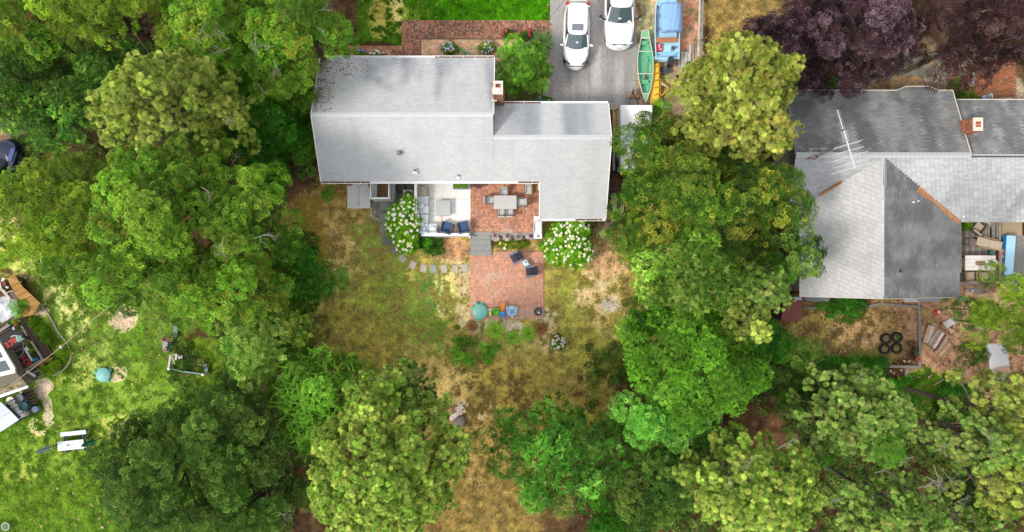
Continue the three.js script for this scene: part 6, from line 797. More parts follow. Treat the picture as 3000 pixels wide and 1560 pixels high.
  const cr = (x, y, lb, sd) => { const p = P(x, y, .7), c = thing('orange_crate', lb, 'crate', [p.x, .42, p.z], .05, 'orange crates at the deck edge'); part(c, 'crate', [bx(.42, .03, .62, 0, .03, 0), bx(.42, .2, .03, 0, .12, .3), bx(.42, .2, .03, 0, .12, -.3), bx(.03, .2, .62, .2, .12, 0), bx(.03, .2, .62, -.2, .12, 0), bx(.42, .2, .03, 0, .12, 0)], M(232, 92, 34, .5)); for (const z of [-.18, .18]) part(c, 'cup', lathe([[0, .08], [.09, .08], [.11, .24], [.12, .24], [.1, .06], [0, .05]], .02, 0, z), M(246, 240, 234, .6)); leafy(c, 8, .1, .1, .16, .08, sd, x, { y: .1, z: 0 }); };
  cr(2937, 744, 'orange crate with two white cups beside the blue table, upper one', [[214, 150, 60]]); cr(2934, 779, 'orange crate with white cups beside the blue table, lower one under leaves', G1);
  const tp = (x, y, r2, l) => { const o = thing('blue_tarpaulin', l, 'tarpaulin', P(x, y)), r = rnd(x), rg = k => { const p = []; for (let i = 0; i < 18; i++) { const a = i / 18 * 6.283, q = r2 * [1, .85, .55, .15][k] * (1 + .22 * Math.sin(a * 4 + k) + .15 * r()); p.push([Math.cos(a) * q, [.01, .2, .34, .4][k] * r2 * 2, Math.sin(a) * q]); } return p; }; part(o, 'sheet', loft([0, 1, 2, 3].map(rg), true, true, .3), M(24, 112, 222, .5)); }; tp(2981, 816, .3, 'crumpled bright blue tarpaulin by the lower end of the blue table'); tp(2985, 853, .3, 'crumpled blue tarpaulin half under leaves below the deck');
  const hs = thing('wire_coil', 'coiled grey wire or hose on the ground below the grey deck', 'hose', P(2871, 849)); part(hs, 'coil', [0, 1, 2, 3, 4].map(i => torus(.36 - i * .05, .018, i * .05 - .05, .04 + i * .05, i * .03)), M(176, 178, 180, .5)); part(hs, 'pole', bar([.3, .06, -.2], [.9, .06, .5], .03, .03), M(190, 180, 166, .6));
  const pm = thing('metal_pump', 'bluish metal fittings lying below the grey deck beside the wire coil', 'fittings', P(2842, 849)); part(pm, 'pipe', [bar([-.35, .06, 0], [.5, .06, .02], .08, .08), cy(.09, .1, .16, .05, .1, .1), cy(.05, .05, .2, -.3, .1, -.02)], M(150, 170, 186, .4)); part(pm, 'valve', bx(.12, .06, .2, .05, .2, .1), M(196, 212, 224, .4));
  const sl = thing('paving_slab', 'single reddish paving slab on bare ground below the grey deck', 'slab', P(2923, 849), .06); part(sl, 'slab', rb(.58, .05, .36, .012, 0, .03, 0), TM(speckT([186, 126, 110], .12), .9)); 
  const di = thing('plastic_disc', 'round teal plastic lid at the lower corner of the neighbour roof', 'lid', P(2812, 874)); part(di, 'disc', lathe([[0, .3], [.1, .3], [.15, .26], [.16, 0]]), M(40, 176, 164, .5)); part(di, 'knob', sp(.03, 0, .31, 0), M(60, 190, 176, .5));
  const st = thing('green_stake', 'thin greenish stake with a pink tip leaning below the deck corner', 'stake', P(2820, 848)); part(st, 'stake', bar([-.12, .4, -.3], [.1, .05, .45], .05, .04), M(120, 130, 66, .8)); part(st, 'tip', sp(.05, -.13, .42, -.34), M(230, 90, 120, .6));
}
{
  const o = thing('timber_edging', 'low weathered timber border round the neighbour back yard', 'edging', [0, 0, 0]); const rail = (x0, y0, x1, y1, w = .16) => part(o, 'timber', bar(P(x0, y0, .1), P(x1, y1, .1), w, .16), greyWood);
  rail(2354, 902, 2410, 903); rail(2540, 899, 2574, 892); rail(2574, 891, 2690, 900, .18); rail(2691, 884, 2694, 960); rail(2694, 961, 2694, 1077, .18); rail(2553, 1073, 2690, 1076, .18); rail(2657, 1080, 2656, 1106, .2);
  const ty = ['upper left', 'upper right', 'lower left', 'lower right']; [[2597, 993], [2629, 989], [2593, 1023], [2628, 1021]].forEach(([x, y], i) => { const t = thing('tyre', 'old black tyre filled with leaf litter, ' + ty[i] + ' of the four in the yard', 'tyre', P(x, y, .1).setY(0), i, 'four tyres used as planters'); part(t, 'tread', new THREE.TorusGeometry(.31, .085, 12, 28).rotateX(Math.PI / 2).scale(1, 1.1, 1).translate(0, .1, 0), M(34, 34, 38, .8)); part(t, 'litter', cy(.27, .27, .04, 0, .07, 0), TM(speckT([168, 128, 88], .4, 40, .5), .95)); leafy(t, i === 1 ? 16 : 5, .18, .18, .08, .07, G1, 70 + i, { y: .08, name: 'weeds' }); });
  const p1 = thing('black_planter', 'small black rectangular planter against the timber edging', 'planter', P(2681, 1030)); part(p1, 'box', [bx(.34, .22, .03, 0, .11, .32), bx(.34, .22, .03, 0, .11, -.32), bx(.03, .22, .66, .16, .11, 0), bx(.03, .22, .66, -.16, .11, 0)], M(62, 60, 58, .7)); part(p1, 'soil', bx(.3, .05, .6, 0, .13, 0), soilM); leafy(p1, 10, .14, .24, .12, .08, G1, 81, { y: .14 });
  const p2 = thing('terracotta_pot', 'orange terracotta pot in a dark saucer by the corner of the timber edging', 'plant pot', P(2684, 1051)); part(p2, 'pot', lathe([[0, .04], [.12, .04], [.15, .24], [.17, .26], [.13, .26], [.11, .12], [0, .12]]), M(214, 96, 54, .7)); part(p2, 'saucer', lathe([[0, .01], [.2, .01], [.22, .06], [.2, .06], [.18, .03], [0, .03]]), M(60, 44, 42, .7));
  const rt = thing('red_toy', 'red and white rounded toy lying on the mulch below the neighbour house', 'toy', P(2744, 914), .5); part(rt, 'body', [sp(.17, -.08, .1, 0, 1, .6, 1), sp(.15, .14, .09, .04, .8, .6, 1)], M(222, 44, 30, .4)); part(rt, 'stripe', rb(.16, .06, .2, .03, .06, .18, .03), M(248, 236, 236, .5)); part(rt, 'ring', torus(.16, .03, -.06, .06, 0), M(206, 36, 26, .4));
  const sb = thing('white_block', 'chalky white rectangular block on the mulch above the pallets', 'block', P(2779, 945), .58); part(sb, 'block', rb(.78, .22, .5, .05, 0, .11, 0), TM(speckT([226, 220, 218], .12, 12), .9)); part(sb, 'chip', [rb(.2, .1, .12, .03, -.3, .18, -.2), rb(.14, .08, .1, .03, .26, .2, .18)], TM(speckT([210, 204, 202], .12, 12), .9));
  const pal = (x, y, ry, l, tones, w, d, skip) => { const q = thing('wooden_pallet', l, 'pallet', P(x, y), ry, 'pallets lying on the mulch'); const n = tones.length; tones.forEach((t, i) => { if (i === skip) return; part(q, 'plank', bx(w / n - .012, .03, d, -w / 2 + w / n * (i + .5), .16 + .006 * (i % 2), 0), TM(grainT(t, .16, i + x), .9)); }); part(q, 'bearer', [bx(w, .1, .06, 0, .09, -d / 2 + .05), bx(w, .1, .06, 0, .09, d / 2 - .05)], darkWood); part(q, 'cross_board', bx(w - .02, .02, .06, 0, .185, -d / 2 + .03), M(184, 150, 120, .9)); return q; };
  const a = [228, 194, 164], b = [244, 232, 224], c = [208, 184, 164], e = [228, 188, 148];
  pal(2727, 982, -.3, 'pinkish plank pallet leaning furthest left in the pallet heap', [a, b, e, [190, 136, 98]], .92, 1.32); const m2 = pal(2744, 996, -.56, 'pallet with one white plank and a gap in the middle of the heap', [c, [180, 156, 136], [242, 238, 240], [150, 84, 52], [200, 182, 164]], .96, 1.3); m2.position.y = .12; const m3 = pal(2762, 1022, -.72, 'tan plank pallet furthest right in the pallet heap', [e, [198, 156, 116], e, [190, 160, 130]], .72, 1.22); m3.position.y = .04;
  const sh = thing('red_shed', 'reddish brown metal roofed lean to shed at the lower left of the neighbour house', 'shed', P(2322, 912)); const hh = 1.7; const q = (x, y) => P(x, y, hh); part(sh, 'roof_panel', slab([q(2297, 880), q(2321, 881), q(2320, 942), q(2289, 941)], .05), M(128, 66, 62, .7), W); part(sh, 'roof_panel', slab([q(2321.6, 881), q(2352, 880), q(2350, 942), q(2320.6, 942)], .05), M(134, 70, 64, .7), W); part(sh, 'flashing', prism(PW([[2325, 871], [2350, 871], [2350, 880], [2324, 880]], 1.75), 1.7, 1.75), M(178, 196, 216, .4), W); part(sh, 'wall', prism(PW([[2300, 884], [2350, 884], [2348, 939], [2294, 939]], 1.6), 0, 1.63), M(96, 56, 50, .85), W);
  const wd = thing('garden_bench', 'white slatted garden furniture half hidden under the neighbour gable', 'bench', P(2668, 880)); part(wd, 'slat', [0, 1, 2, 3].map(i => bx(1.3, .03, .08, 0, .42, -.3 + i * .12)), M(226, 226, 228, .6)); part(wd, 'leg', [bx(.06, .42, .4, -.55, .21, -.1), bx(.06, .42, .4, .55, .21, -.1)], M(206, 206, 208, .6));
  const bl = thing('dry_stick', 'pale stick with a dark stump lying at the edge of the mulch', 'stick', P(2752, 1122)); part(bl, 'stick', bar([-.4, .04, .2], [.3, .06, -.25], .05, .04), M(206, 190, 168, .9)); part(bl, 'stump', bar([.35, .02, -.5], [.45, .3, -.2], .09, .09), M(90, 54, 36, .9));
}
{ // hammock
  const o = thing('hammock', 'white rope hammock hung under the tree at the right edge', 'hammock', [0, 0, 0]), rope = M(262, 258, 260, .85);
  const A = P(2891, 1010, 1.3), B = P(2952, 1012, 1.3), C2 = P(2960, 1079, 1.1), D = P(2901, 1098, 1.1), f = (u, v) => { const p = A.clone().lerp(B, u).lerp(D.clone().lerp(C2, u), v); p.y -= .42 * Math.sin(Math.PI * u) * (.5 + .5 * Math.sin(Math.PI * Math.min(1, v * .9 + .1))) ; const bow = .12 * Math.sin(Math.PI * v) * (u - .5); p.x -= bow; return p; };
  const gs = [], row = n => [...Array(n + 1).keys()].map(i => i / n); for (const u of row(26)) gs.push(tb(row(8).map(v => f(u, v * .86 + .0)), .022, 12, 4)); for (const v of row(44)) gs.push(tb(row(6).map(u => f(u, v * .86)), .017, 8, 4));
  part(o, 'net', gs, rope); const fan = []; for (const u of row(20)) fan.push(tb([f(u, .86), f(u, .93), f(u, 1)], .013, 3, 4)); part(o, 'end_cords', fan, rope); part(o, 'spreader_bar', bar(f(0, 1), f(1, 1), .05, .05), M(232, 176, 130, .7)); part(o, 'spreader_bar', bar(f(0, -.04), f(1, -.04), .05, .05), M(232, 200, 170, .7)); const k = P(2938, 1125, 1.7); part(o, 'suspension_cord', row(6).map(u => bar(f(u, 1), k, .012, .012)), rope);
}
{ // things along the end wall of the main house
  const h = thing('wood_bin', 'pale topped wooden bin filled with bark against the house end wall', 'bin', P(1802, 605)), w = .62; part(h, 'lid', rb(.3, .04, .8, .01, -.14, .72, 0, .06), M(210, 208, 200, .7)); part(h, 'side', [bx(.03, .7, .84, .32, .35, 0, .04), bx(.62, .7, .03, 0, .35, .42), bx(.62, .7, .03, 0, .35, -.42)], M(206, 160, 120, .8)); part(h, 'bark', bx(.3, .1, .76, .16, .6, 0), M(120, 70, 40, .95)); 
  const t = thing('white_basin', 'white patterned basin standing on a black pot beside the wood bin', 'basin', P(1798, 575, .5).setY(0)); part(t, 'stand', lathe([[0, 0], [.22, 0], [.26, .4], [.24, .42], [0, .42]]), M(36, 38, 42, .6)); part(t, 'basin', lathe([[0, .44], [.14, .44], [.2, .52], [.21, .52], [.16, .42], [0, .42]]), M(236, 240, 238, .4)); leafy(t, 8, .12, .12, .08, .07, GD, 91, { y: .46 });
  const r = thing('wooden_rack', 'thin grey wooden rack frame beside the wood bin under the trees', 'rack', P(1816, 600)); part(r, 'rail', [bar([0, .9, -.5], [0, .9, .6], .05, .05), bar([.1, .9, -.5], [.1, .9, .6], .05, .05), bar([-.7, .3, .72], [.1, .3, .7], .06, .06), bar([.05, 0, -.5], [.05, .9, -.5], .05, .05), bar([.05, 0, .6], [.05, .9, .6], .05, .05)], greyWood);
  const m = thing('bean_bag', 'dark heap of covered things at the house corner under the oak', 'heap', P(1810, 650)); part(m, 'cover', [sp(.35, 0, .15, 0, 1, .7, 1.2, 14), sp(.25, .2, .12, .4, 1, .7, 1, 12)], M(44, 44, 54, .8)); part(m, 'edge', torus(.36, .03, 0, .04, 0), M(60, 56, 60, .8));
  const wb = thing('front_bench', 'blue and white folded chair at the neighbour front wall', 'chair', P(2887, 288, .4).setY(0)); part(wb, 'seat', rb(.3, .04, .4, .01, -.05, .42, 0, .3), M(176, 196, 226, .6)); part(wb, 'back', rb(.06, .5, .4, .02, .16, .66, -.05, .2), M(226, 232, 240, .6)); part(wb, 'leg', [bar([-.2, .42, -.15], [.2, 0, -.15], .03, .03), bar([-.2, .42, .15], [.2, 0, .15], .03, .03)], blackM);
}
// ------------------------------------------------------------------ trees and shrubs
const tuftG = (() => { const v = [], r = rnd(23), n = 150; const core = new THREE.IcosahedronGeometry(.34, 2).scale(1, .9, 1).translate(0, .05, 0).toNonIndexed().attributes.position; for (let i = 0; i < core.count; i += 3) { const f = []; for (let k = 0; k < 3; k++) { const x = core.getX(i + k), y = core.getY(i + k), z = core.getZ(i + k), m = .86 + .3 * hsh(Math.round(x * 40), Math.round(y * 40) * 5 + Math.round(z * 40)); f.push(x * m, y * m, z * m); } v.push(...f); } for (let i = 0; i < n; i++) { const y = 1 - (i + .5) / n * 1.35, a = i * 2.39996 + r() * .3, q = Math.sqrt(Math.max(0, 1 - y * y)), d = [Math.cos(a) * q + .25 * (r() - .5), y * .9, Math.sin(a) * q + .25 * (r() - .5)], L = .75 + .5 * r(), s = [-d[2], .3 * (r() - .5), d[0] + .01], k = Math.hypot(...s) || 1, w = .07; const b = d.map(c => c * .4), t = d.map(c => c * L); v.push(b[0] + s[0] / k * w, b[1] + s[1] / k * w, b[2] + s[2] / k * w, b[0] - s[0] / k * w, b[1] - s[1] / k * w, b[2] - s[2] / k * w, ...t); } const g = new THREE.BufferGeometry(); g.setAttribute('position', new THREE.Float32BufferAttribute(v, 3)); g.computeVertexNormals(); return g; })();
const sprayG = (() => { // twigs with paired narrow leaves
  const v = [], r = rnd(29); for (let t = 0; t < 3; t++) { const ta = t * 2.1 + r(), tc = Math.cos(ta), ts = Math.sin(ta); for (let i = 0; i < 11; i++) { const x = -.15 + i * .1, s = i === 10 ? 0 : (i % 2 ? 1 : -1), a = s * (1.0 - .25 * (i / 10)) + (r() - .5) * .3, L = .36 + .14 * r(), w = .075, up = .1 + .3 * r(), c = Math.cos(a), n = Math.sin(a), y0 = .12 * Math.sin(x * 2.6) + t * .06; const R = (px, py, pz) => [px * tc - pz * ts, py, px * ts + pz * tc]; const B = R(x, y0, 0), T = R(x + c * L, y0 + up * L - .06, n * L), m = [x + c * L * .5, y0 + up * L * .6 + .03, n * L * .5]; const l = R(m[0] - n * w, m[1] + .03, m[2] + c * w), k = R(m[0] + n * w, m[1] + .03, m[2] - c * w); v.push(...B, ...T, ...l, ...B, ...k, ...T); } } const g = new THREE.BufferGeometry(); g.setAttribute('position', new THREE.Float32BufferAttribute(v, 3)); g.computeVertexNormals(); return g; })();
const needleMat = new THREE.MeshPhysicalMaterial({ color: 0xffffff, roughness: .85, specularIntensity: .3, side: THREE.DoubleSide });
const PAL = {
  vine: [[127, 192, 54], [113, 180, 46], [144, 203, 76]],
  oak: [[110, 161, 42], [91, 142, 34], [131, 179, 54], [71, 120, 29], [103, 152, 46], [146, 186, 60], [135, 144, 49]],
  oakYellow: [[139, 173, 43], [121, 159, 39], [157, 186, 55], [97, 138, 36], [133, 159, 48]],
  oakDark: [[83, 121, 41], [63, 101, 33], [104, 139, 56], [52, 86, 28], [121, 149, 61]],
  holly: [[88, 127, 35], [65, 103, 28], [122, 152, 49], [49, 83, 23], [149, 152, 56], [76, 112, 30]],
  vivid: [[59, 130, 28], [73, 143, 34], [48, 112, 26], [90, 156, 45]],
  lime: [[120, 181, 48], [99, 160, 42], [141, 197, 68], [81, 139, 36]],
  locust: [[99, 170, 54], [85, 151, 48], [122, 189, 69], [71, 131, 42], [141, 195, 81]],
  bluish: [[108, 168, 73], [89, 149, 61], [131, 185, 77], [72, 126, 52], [174, 212, 81]],
  willow: [[126, 175, 59], [106, 159, 47], [157, 196, 81], [86, 141, 40], [185, 209, 105]],
  pine: [[182, 204, 91], [164, 188, 78], [203, 222, 110], [147, 173, 67], [195, 204, 98]],
  pineGreen: [[170, 206, 84], [152, 192, 72], [191, 222, 102], [134, 174, 63], [205, 220, 105]],
  pineDull: [[146, 187, 86], [129, 170, 72], [168, 200, 101], [107, 149, 58], [175, 191, 101]],
  pineWarm: [[185, 200, 87], [164, 181, 75], [204, 215, 108], [145, 163, 62], [194, 188, 92]],
  beech: [[80, 57, 65], [60, 41, 46], [112, 89, 98], [41, 27, 31], [86, 54, 59], [124, 104, 112]],
  beechRed: [[75, 51, 54], [57, 37, 40], [104, 79, 84], [41, 26, 28], [91, 54, 52], [85, 68, 59]],
};
const bud = [208, 200, 104];
function limb(a, b, r0, r1, sag, r, n = 5) { const pts = [], m = a.clone().lerp(b, .5); m.y += sag; m.x += (r() - .5) * .4; m.z += (r() - .5) * .4; const c = new THREE.QuadraticBezierCurve3(a, m, b), N = 7, v = []; let prev; for (let i = 0; i <= N; i++) { const p = c.getPoint(i / N), q = r0 + (r1 - r0) * i / N, t = c.getTangent(i / N), s = new THREE.Vector3(.3, .2, 1).cross(t).normalize(), u = t.clone().cross(s), ring = []; for (let k = 0; k < n; k++) { const g = k / n * 6.283; ring.push(p.clone().addScaledVector(s, Math.cos(g) * q).addScaledVector(u, Math.sin(g) * q)); } if (prev) for (let k = 0; k < n; k++) { const j = (k + 1) % n; v.push(...prev[k], ...prev[j], ...ring[k], ...prev[j], ...ring[j], ...ring[k]); } prev = ring; } const g = new THREE.BufferGeometry(); g.setAttribute('position', new THREE.Float32BufferAttribute(v, 3)); g.computeVertexNormals(); return g; }
function twigs(parent, p, size, seed, dir, mat = bareM) {   // bare branches, forking three times
  const r = rnd(seed), gs = [], grow = (a, d, L, w, k) => { const b = a.clone().addScaledVector(d, L); gs.push(limb(a, b, w, w * .6, .05 * L, () => .5 + (r() - .5) * .5, 4)); if (k) for (let i = 0; i < 3; i++) { const e = d.clone().add(new THREE.Vector3(r() - .5, (r() - .45) * .6, r() - .5).multiplyScalar(1.5)).normalize(); grow(a.clone().lerp(b, .45 + .27 * i), e, L * (.5 + .3 * r()), w * .55, k - 1); } };
  grow(p, dir.clone().normalize(), size * .36, size * .012, 3); return part(parent, 'bare_branch', gs, mat);
}
const T576 = 3000 / 2576;
function tree(name, label, x, y, rx, ry, h, pal, seed, o = {}) {
  const X = x * T576, Y = y * T576, hc = h * .72, c = P(X, Y, hc), RX = len(rx * T576, hc), RZ = len(ry * T576, hc), r = rnd(seed), pine = !!o.pine, p4 = PAL[pal];
  const rc = o.rc || (pine ? .44 : .85), s = pine ? (o.s || .14) : (o.s || .2) * .8, hb = o.low ?? .42, t = thing(name, label, o.c || (h < 3 ? 'shrub' : 'tree'), [c.x, 0, c.z], 0, o.group);
  const list = [], clumps = [], n = Math.round((o.fill || 1.6) * RX * RZ / (rc * rc)), geo = pine ? tuftG : o.spray ? sprayG : leafG, off = seed * 7.3;
  const add = (q, layer) => { for (let i = 0; i < n * (layer ? .8 : 1); i++) {
    const N = n * (layer ? .8 : 1), rr = Math.sqrt((i + .5) / N), th = i * 2.39996 + layer * 1.3 + (r() - .5) * .8, f = 1 + (o.rag ?? .26) * 2 * (fbm(Math.cos(th) * 1.7 + off, Math.sin(th) * 1.7 + off, 3) - .52);
    const dm = Math.sqrt(Math.max(0, 1 - rr * rr * .94)), lump = (fbm(Math.cos(th) * rr * 2.3 + off, Math.sin(th) * rr * 2.3 - off, 2) - .5) * h * (o.lump ?? .3);
    const yy = h * (hb + (.96 - hb) * dm) + lump - layer * h * .17 - r() * .5;
    if (o.gap && vn(Math.cos(th) * rr * 2.6 + off, Math.sin(th) * rr * 2.6) < o.gap) continue;
    clumps.push([new THREE.Vector3(Math.cos(th) * rr * RX * f * .93 + (r() - .5) * rc * .5, Math.max(.25, yy), Math.sin(th) * rr * RZ * f * .93 + (r() - .5) * rc * .5), rc * (.62 + .6 * r()), layer, rr, th]);
  } };
  add(clumps, 0); if (h > 2.5) add(clumps, 1);
  for (const [q, k, layer, rr, th] of clumps) {
    const tone = pine ? .9 + .2 * r() : .8 + .4 * r(), cp = pick(p4, r), m = pine ? Math.round(66 * k * k / .5 * (o.dens || 1)) : Math.round((o.dens || 1) * (layer ? .7 : 1) * 4.2 * k * k / (s * s));
    for (let i = 0; i < m; i++) {
      let yv = r() * 1.35 - .35, a = r() * 6.283, g = Math.sqrt(Math.max(0, 1 - yv * yv)), rad = k * (pine ? .8 + .3 * r() : .55 + .5 * Math.sqrt(r()));
      const d = new THREE.Vector3(Math.cos(a) * g, yv, Math.sin(a) * g), w = q.clone().add(new THREE.Vector3(d.x * rad, d.y * rad * .74, d.z * rad)); if (w.y < .1) continue;
      const up = d.clone().multiplyScalar(pine ? .7 : .5).add(new THREE.Vector3((r() - .5) * 1.3, pine ? .75 : .7, (r() - .5) * 1.3)).normalize(), e = new THREE.Quaternion().setFromUnitVectors(new THREE.Vector3(0, 1, 0), up).multiply(EU(0, r() * 6.283, 0)), z = s * (.68 + .62 * r());
      const cc = r() < .45 ? cp : pick(p4, r); list.push([mtx(w, e, [z, z, z]), jit(cc.map(v => v * tone), r, .2)]);
      if (pine && yv > .3 && r() < .22) list.push([mtx(w.clone().addScaledVector(up, z * .7), e, [z * .32, z * .4, z * .32]), jit(bud, r, .12)]);
    }
  }
  for (let v = 0; v < (o.vines || 0); v++) {              // strands of small leaves arching out of the crown
    const q = pick(clumps.filter(k => !k[2]), r)[0], a = o.vdir ? o.vdir + (r() - .5) * 1.6 : Math.atan2(q.z, q.x) + (r() - .5) * 4, L = .35 + .55 * r(), ox = (r() - .5) * 1.8, oz = (r() - .5) * 1.8, bend = (r() - .5) * 1.8;
    for (let i = 0; i < 26; i++) { const f = i / 26, b = a + bend * f, w = new THREE.Vector3(q.x + ox + Math.cos(b) * L * f, q.y + .55 + .4 * Math.sin(f * 2.4), q.z + oz + Math.sin(b) * L * f), z = .042 * (1.1 - .5 * f); list.push([mtx(w, EU(r() - .5, r() * 6.3, r() - .5), [z, z, z]), jit(pick(PAL[o.vpal || 'lime'], r), r, .1)]); }
  }
  instanced(t, 'crown', geo, pine ? needleMat : leafMat, list);
  const th = h * .55, tw = o.tw || Math.max(.05, h * (pine ? .012 : .016)), gs = [limb(new THREE.Vector3(0, -.05, 0), new THREE.Vector3((r() - .5) * .3, th, (r() - .5) * .3), tw, tw * .65, 0, () => .5, 9)];
  part(t, 'trunk', gs, barkM);
  const ls = clumps.filter((k, i) => i % Math.max(1, Math.round(clumps.length / 34)) === 0).map(([q]) => limb(new THREE.Vector3(0, th * (.55 + .45 * r()), 0), q.clone(), tw * .4, tw * .12, .3 + .5 * r(), r)); if (ls.length) part(t, 'limb', ls, pine ? M(150, 136, 124, .9) : barkM);
  for (const [bx0, by0, size, dx, dz, lift] of o.bare || []) { const hh = h * (lift || .93) * .95, q = P(bx0 * T576, by0 * T576, hh); twigs(t, new THREE.Vector3(q.x - c.x, hh, q.z - c.z), size, Math.round(bx0), new THREE.Vector3(dx, .15, dz)); }
  return t;
}
const oak = (l, ...a) => tree('oak_tree', l, ...a), pine = (l, x, y, rx, ry, h, pal, seed, o = {}) => tree('pine_tree', l, x, y, rx, ry, h, pal, seed, { pine: 1, low: .5, rag: .4, lump: .2, ...o });
// upper left wood
oak('mid green oak crown filling the upper left corner of the picture', 40, 60, 120, 105, 11, 'oak', 101);
oak('yellow green oak at the top edge, second from the upper left corner', 260, 20, 190, 92, 13, 'oakYellow', 102, { bare: [[515, 60, 1.9, -.4, 1], [540, 60, 1.6, .5, .8]] });
oak('dark tree at the left edge below the corner oak', 45, 205, 110, 95, 8, 'oakDark', 103);
tree('leafy_tree', 'loose blue green tree with light leaf tips, left of the upper pine', 165, 265, 185, 95, 7.5, 'bluish', 104, { spray: 1, s: .18, gap: .3, rag: .5, dens: .8 });
tree('leafy_tree', 'loose dark blue green tree above the upper left pine', 330, 175, 130, 75, 6.5, 'bluish', 105, { spray: 1, s: .17, gap: .28, rag: .4 });
oak('oak with bare forked branches at the top, left of the house', 560, 60, 140, 120, 12.5, 'oak', 106, { bare: [[640, 80, 1.9, .1, 1], [580, 120, 1.5, -.8, .5], [700, 20, 1.5, .9, .4], [690, 150, 1.8, .3, 1], [690, 115, 1.2, -1, .2]] });
oak('large green oak overhanging the left end of the house roof', 752, 78, 115, 118, 12, 'oak', 107, { bare: [[790, 30, 1.6, 1, -.2], [800, 70, 1.2, .8, .6]] });
oak('olive oak between the upper pine and the house', 690, 150, 90, 90, 10.5, 'oak', 108, { gap: .2, bare: [[650, 210, 1.4, .3, .8]] });
pine('yellow green pine in the upper left wood', 400, 262, 182, 120, 15, 'pine', 109, { bare: [[560, 300, 1.2, 1, .4, .8], [580, 380, 1.5, .4, .5, .6]] });
pine('small side crown at the right of the upper left pine', 530, 240, 70, 80, 13, 'pine', 110, { tw: .12 });
tree('leafy_tree', 'vivid green low tree between the upper left pine and the house', 655, 330, 75, 135, 6, 'vivid', 111, { low: .5, s: .17, rag: .25 });
tree('leafy_tree', 'dark green thicket below the upper left pine', 545, 370, 75, 55, 7, 'oakDark', 112);
tree('shrub', 'lime green shrub along the left house wall, upper one', 755, 265, 38, 52, 3, 'lime', 113, { s: .13, rc: .5 });
tree('shrub', 'lime green shrub along the left house wall, middle one', 760, 340, 34, 36, 3, 'lime', 114, { s: .13, rc: .45 });
tree('shrub', 'lime green shrub along the left house wall, lower one', 762, 388, 30, 28, 2.6, 'lime', 115, { s: .13, rc: .4 });
tree('shrub', 'twiggy half bare shrub at the lower left house corner', 775, 440, 34, 18, 1.6, 'lime', 116, { s: .12, rc: .35, gap: .6, bare: [[740, 440, 1.6, 1, 0, .6], [760, 430, 1.3, .5, .3, .7], [770, 450, 1.2, .8, -.3, .5]] });
tree('seedling', 'small green seedlings on the lawn left of the cellar door', 822, 487, 22, 14, .5, 'lime', 117, { s: .11, rc: .3, gap: .4, c: 'plant' });
// the great oaks on the left
oak('big yellow tipped oak at the left, over the dark blue car', 178, 528, 162, 146, 14, 'oakYellow', 118, { rc: .95 });
oak('big spreading oak in the middle of the left wood', 430, 500, 200, 160, 14.5, 'oak', 119, { rc: .95, bare: [[505, 470, 1.4, .4, .2], [570, 650, 1.3, -.4, -.6]] });
oak('dark green oak beside the lawn left of the white hydrangea', 610, 560, 110, 150, 13, 'oak', 120, { bare: [[640, 600, 2.0, 1, -.3]] });
oak('green oak whose lower edge hangs over the left lawn', 330, 670, 200, 100, 13.5, 'oak', 121, { rc: .9 });
oak('deep green oak above the vegetable bed', 560, 725, 140, 112, 12, 'oak', 122);
oak('olive green tree right of the vegetable bed', 652, 880, 92, 85, 9, 'willow', 123, { s: .18, bare: [[610, 915, .8, .2, .8]] });
tree('leafy_tree', 'olive round tree at the left lawn edge, below the vivid thicket', 745, 825, 62, 62, 7, 'holly', 124, { s: .16 });
tree('leafy_tree', 'vivid green vine covered thicket at the left edge of the brown lawn', 755, 690, 72, 78, 4.5, 'vivid', 125, { s: .16, vines: 40, low: .5 });
tree('leafy_tree', 'dark gap filling thicket between deep oak and olive tree', 670, 760, 80, 70, 5, 'vivid', 126, { s: .17, vines: 25, vpal: 'lime' });
tree('leafy_tree', 'lime tree with arching vine strands below the brown lawn', 805, 1015, 118, 128, 8, 'lime', 127, { s: .15, vines: 420, vpal: 'vine', low: .45 });
oak('green tree low beside the lime vine tree', 610, 955, 70, 60, 6, 'oakDark', 128);
oak('blue green oak in the lower left, nearest the picnic table', 400, 1190, 180, 170, 13, 'oakDark', 129, { rc: .9, bare: [[440, 1180, 1.4, -1, .3], [445, 1280, 1.3, -.9, -.1]] });
oak('dark oak right of the lower left oak', 600, 1120, 130, 150, 11.5, 'oakDark', 130);
oak('dark green oak at the lower edge left of the big pine', 620, 1280, 130, 90, 10, 'oakDark', 131, { bare: [[700, 1290, 1.2, 1, .3]] });
tree('leafy_tree', 'low lime green sapling at the lower edge under the dark oak', 560, 1320, 50, 40, 6, 'lime', 132);
// lower middle
pine('big round yellow green pine at the bottom middle', 980, 1190, 212, 195, 15, 'pineGreen', 133, { dens: 1.05, rag: .25 });
pine('slender crown rising at the top of the big bottom pine', 945, 1000, 70, 70, 13, 'pineGreen', 134, { tw: .12 });
pine('darker small pine crown behind the top of the big bottom pine', 1030, 985, 58, 60, 9, 'pineDull', 135, { tw: .1 });
tree('leafy_tree', 'bright green airy tree with narrow leaves at the bottom middle', 1390, 1150, 160, 165, 10, 'locust', 136, { spray: 1, s: .19, gap: .24, rag: .5, rc: .8 });
tree('leafy_tree', 'dark green tree between the airy tree and the right pines', 1640, 1210, 105, 125, 8, 'oakDark', 137, { s: .18 });
tree('leafy_tree', 'low dark bushy tree at the bottom edge right of the airy tree', 1560, 1310, 90, 60, 6, 'vivid', 138, { s: .16, spray: 1 });
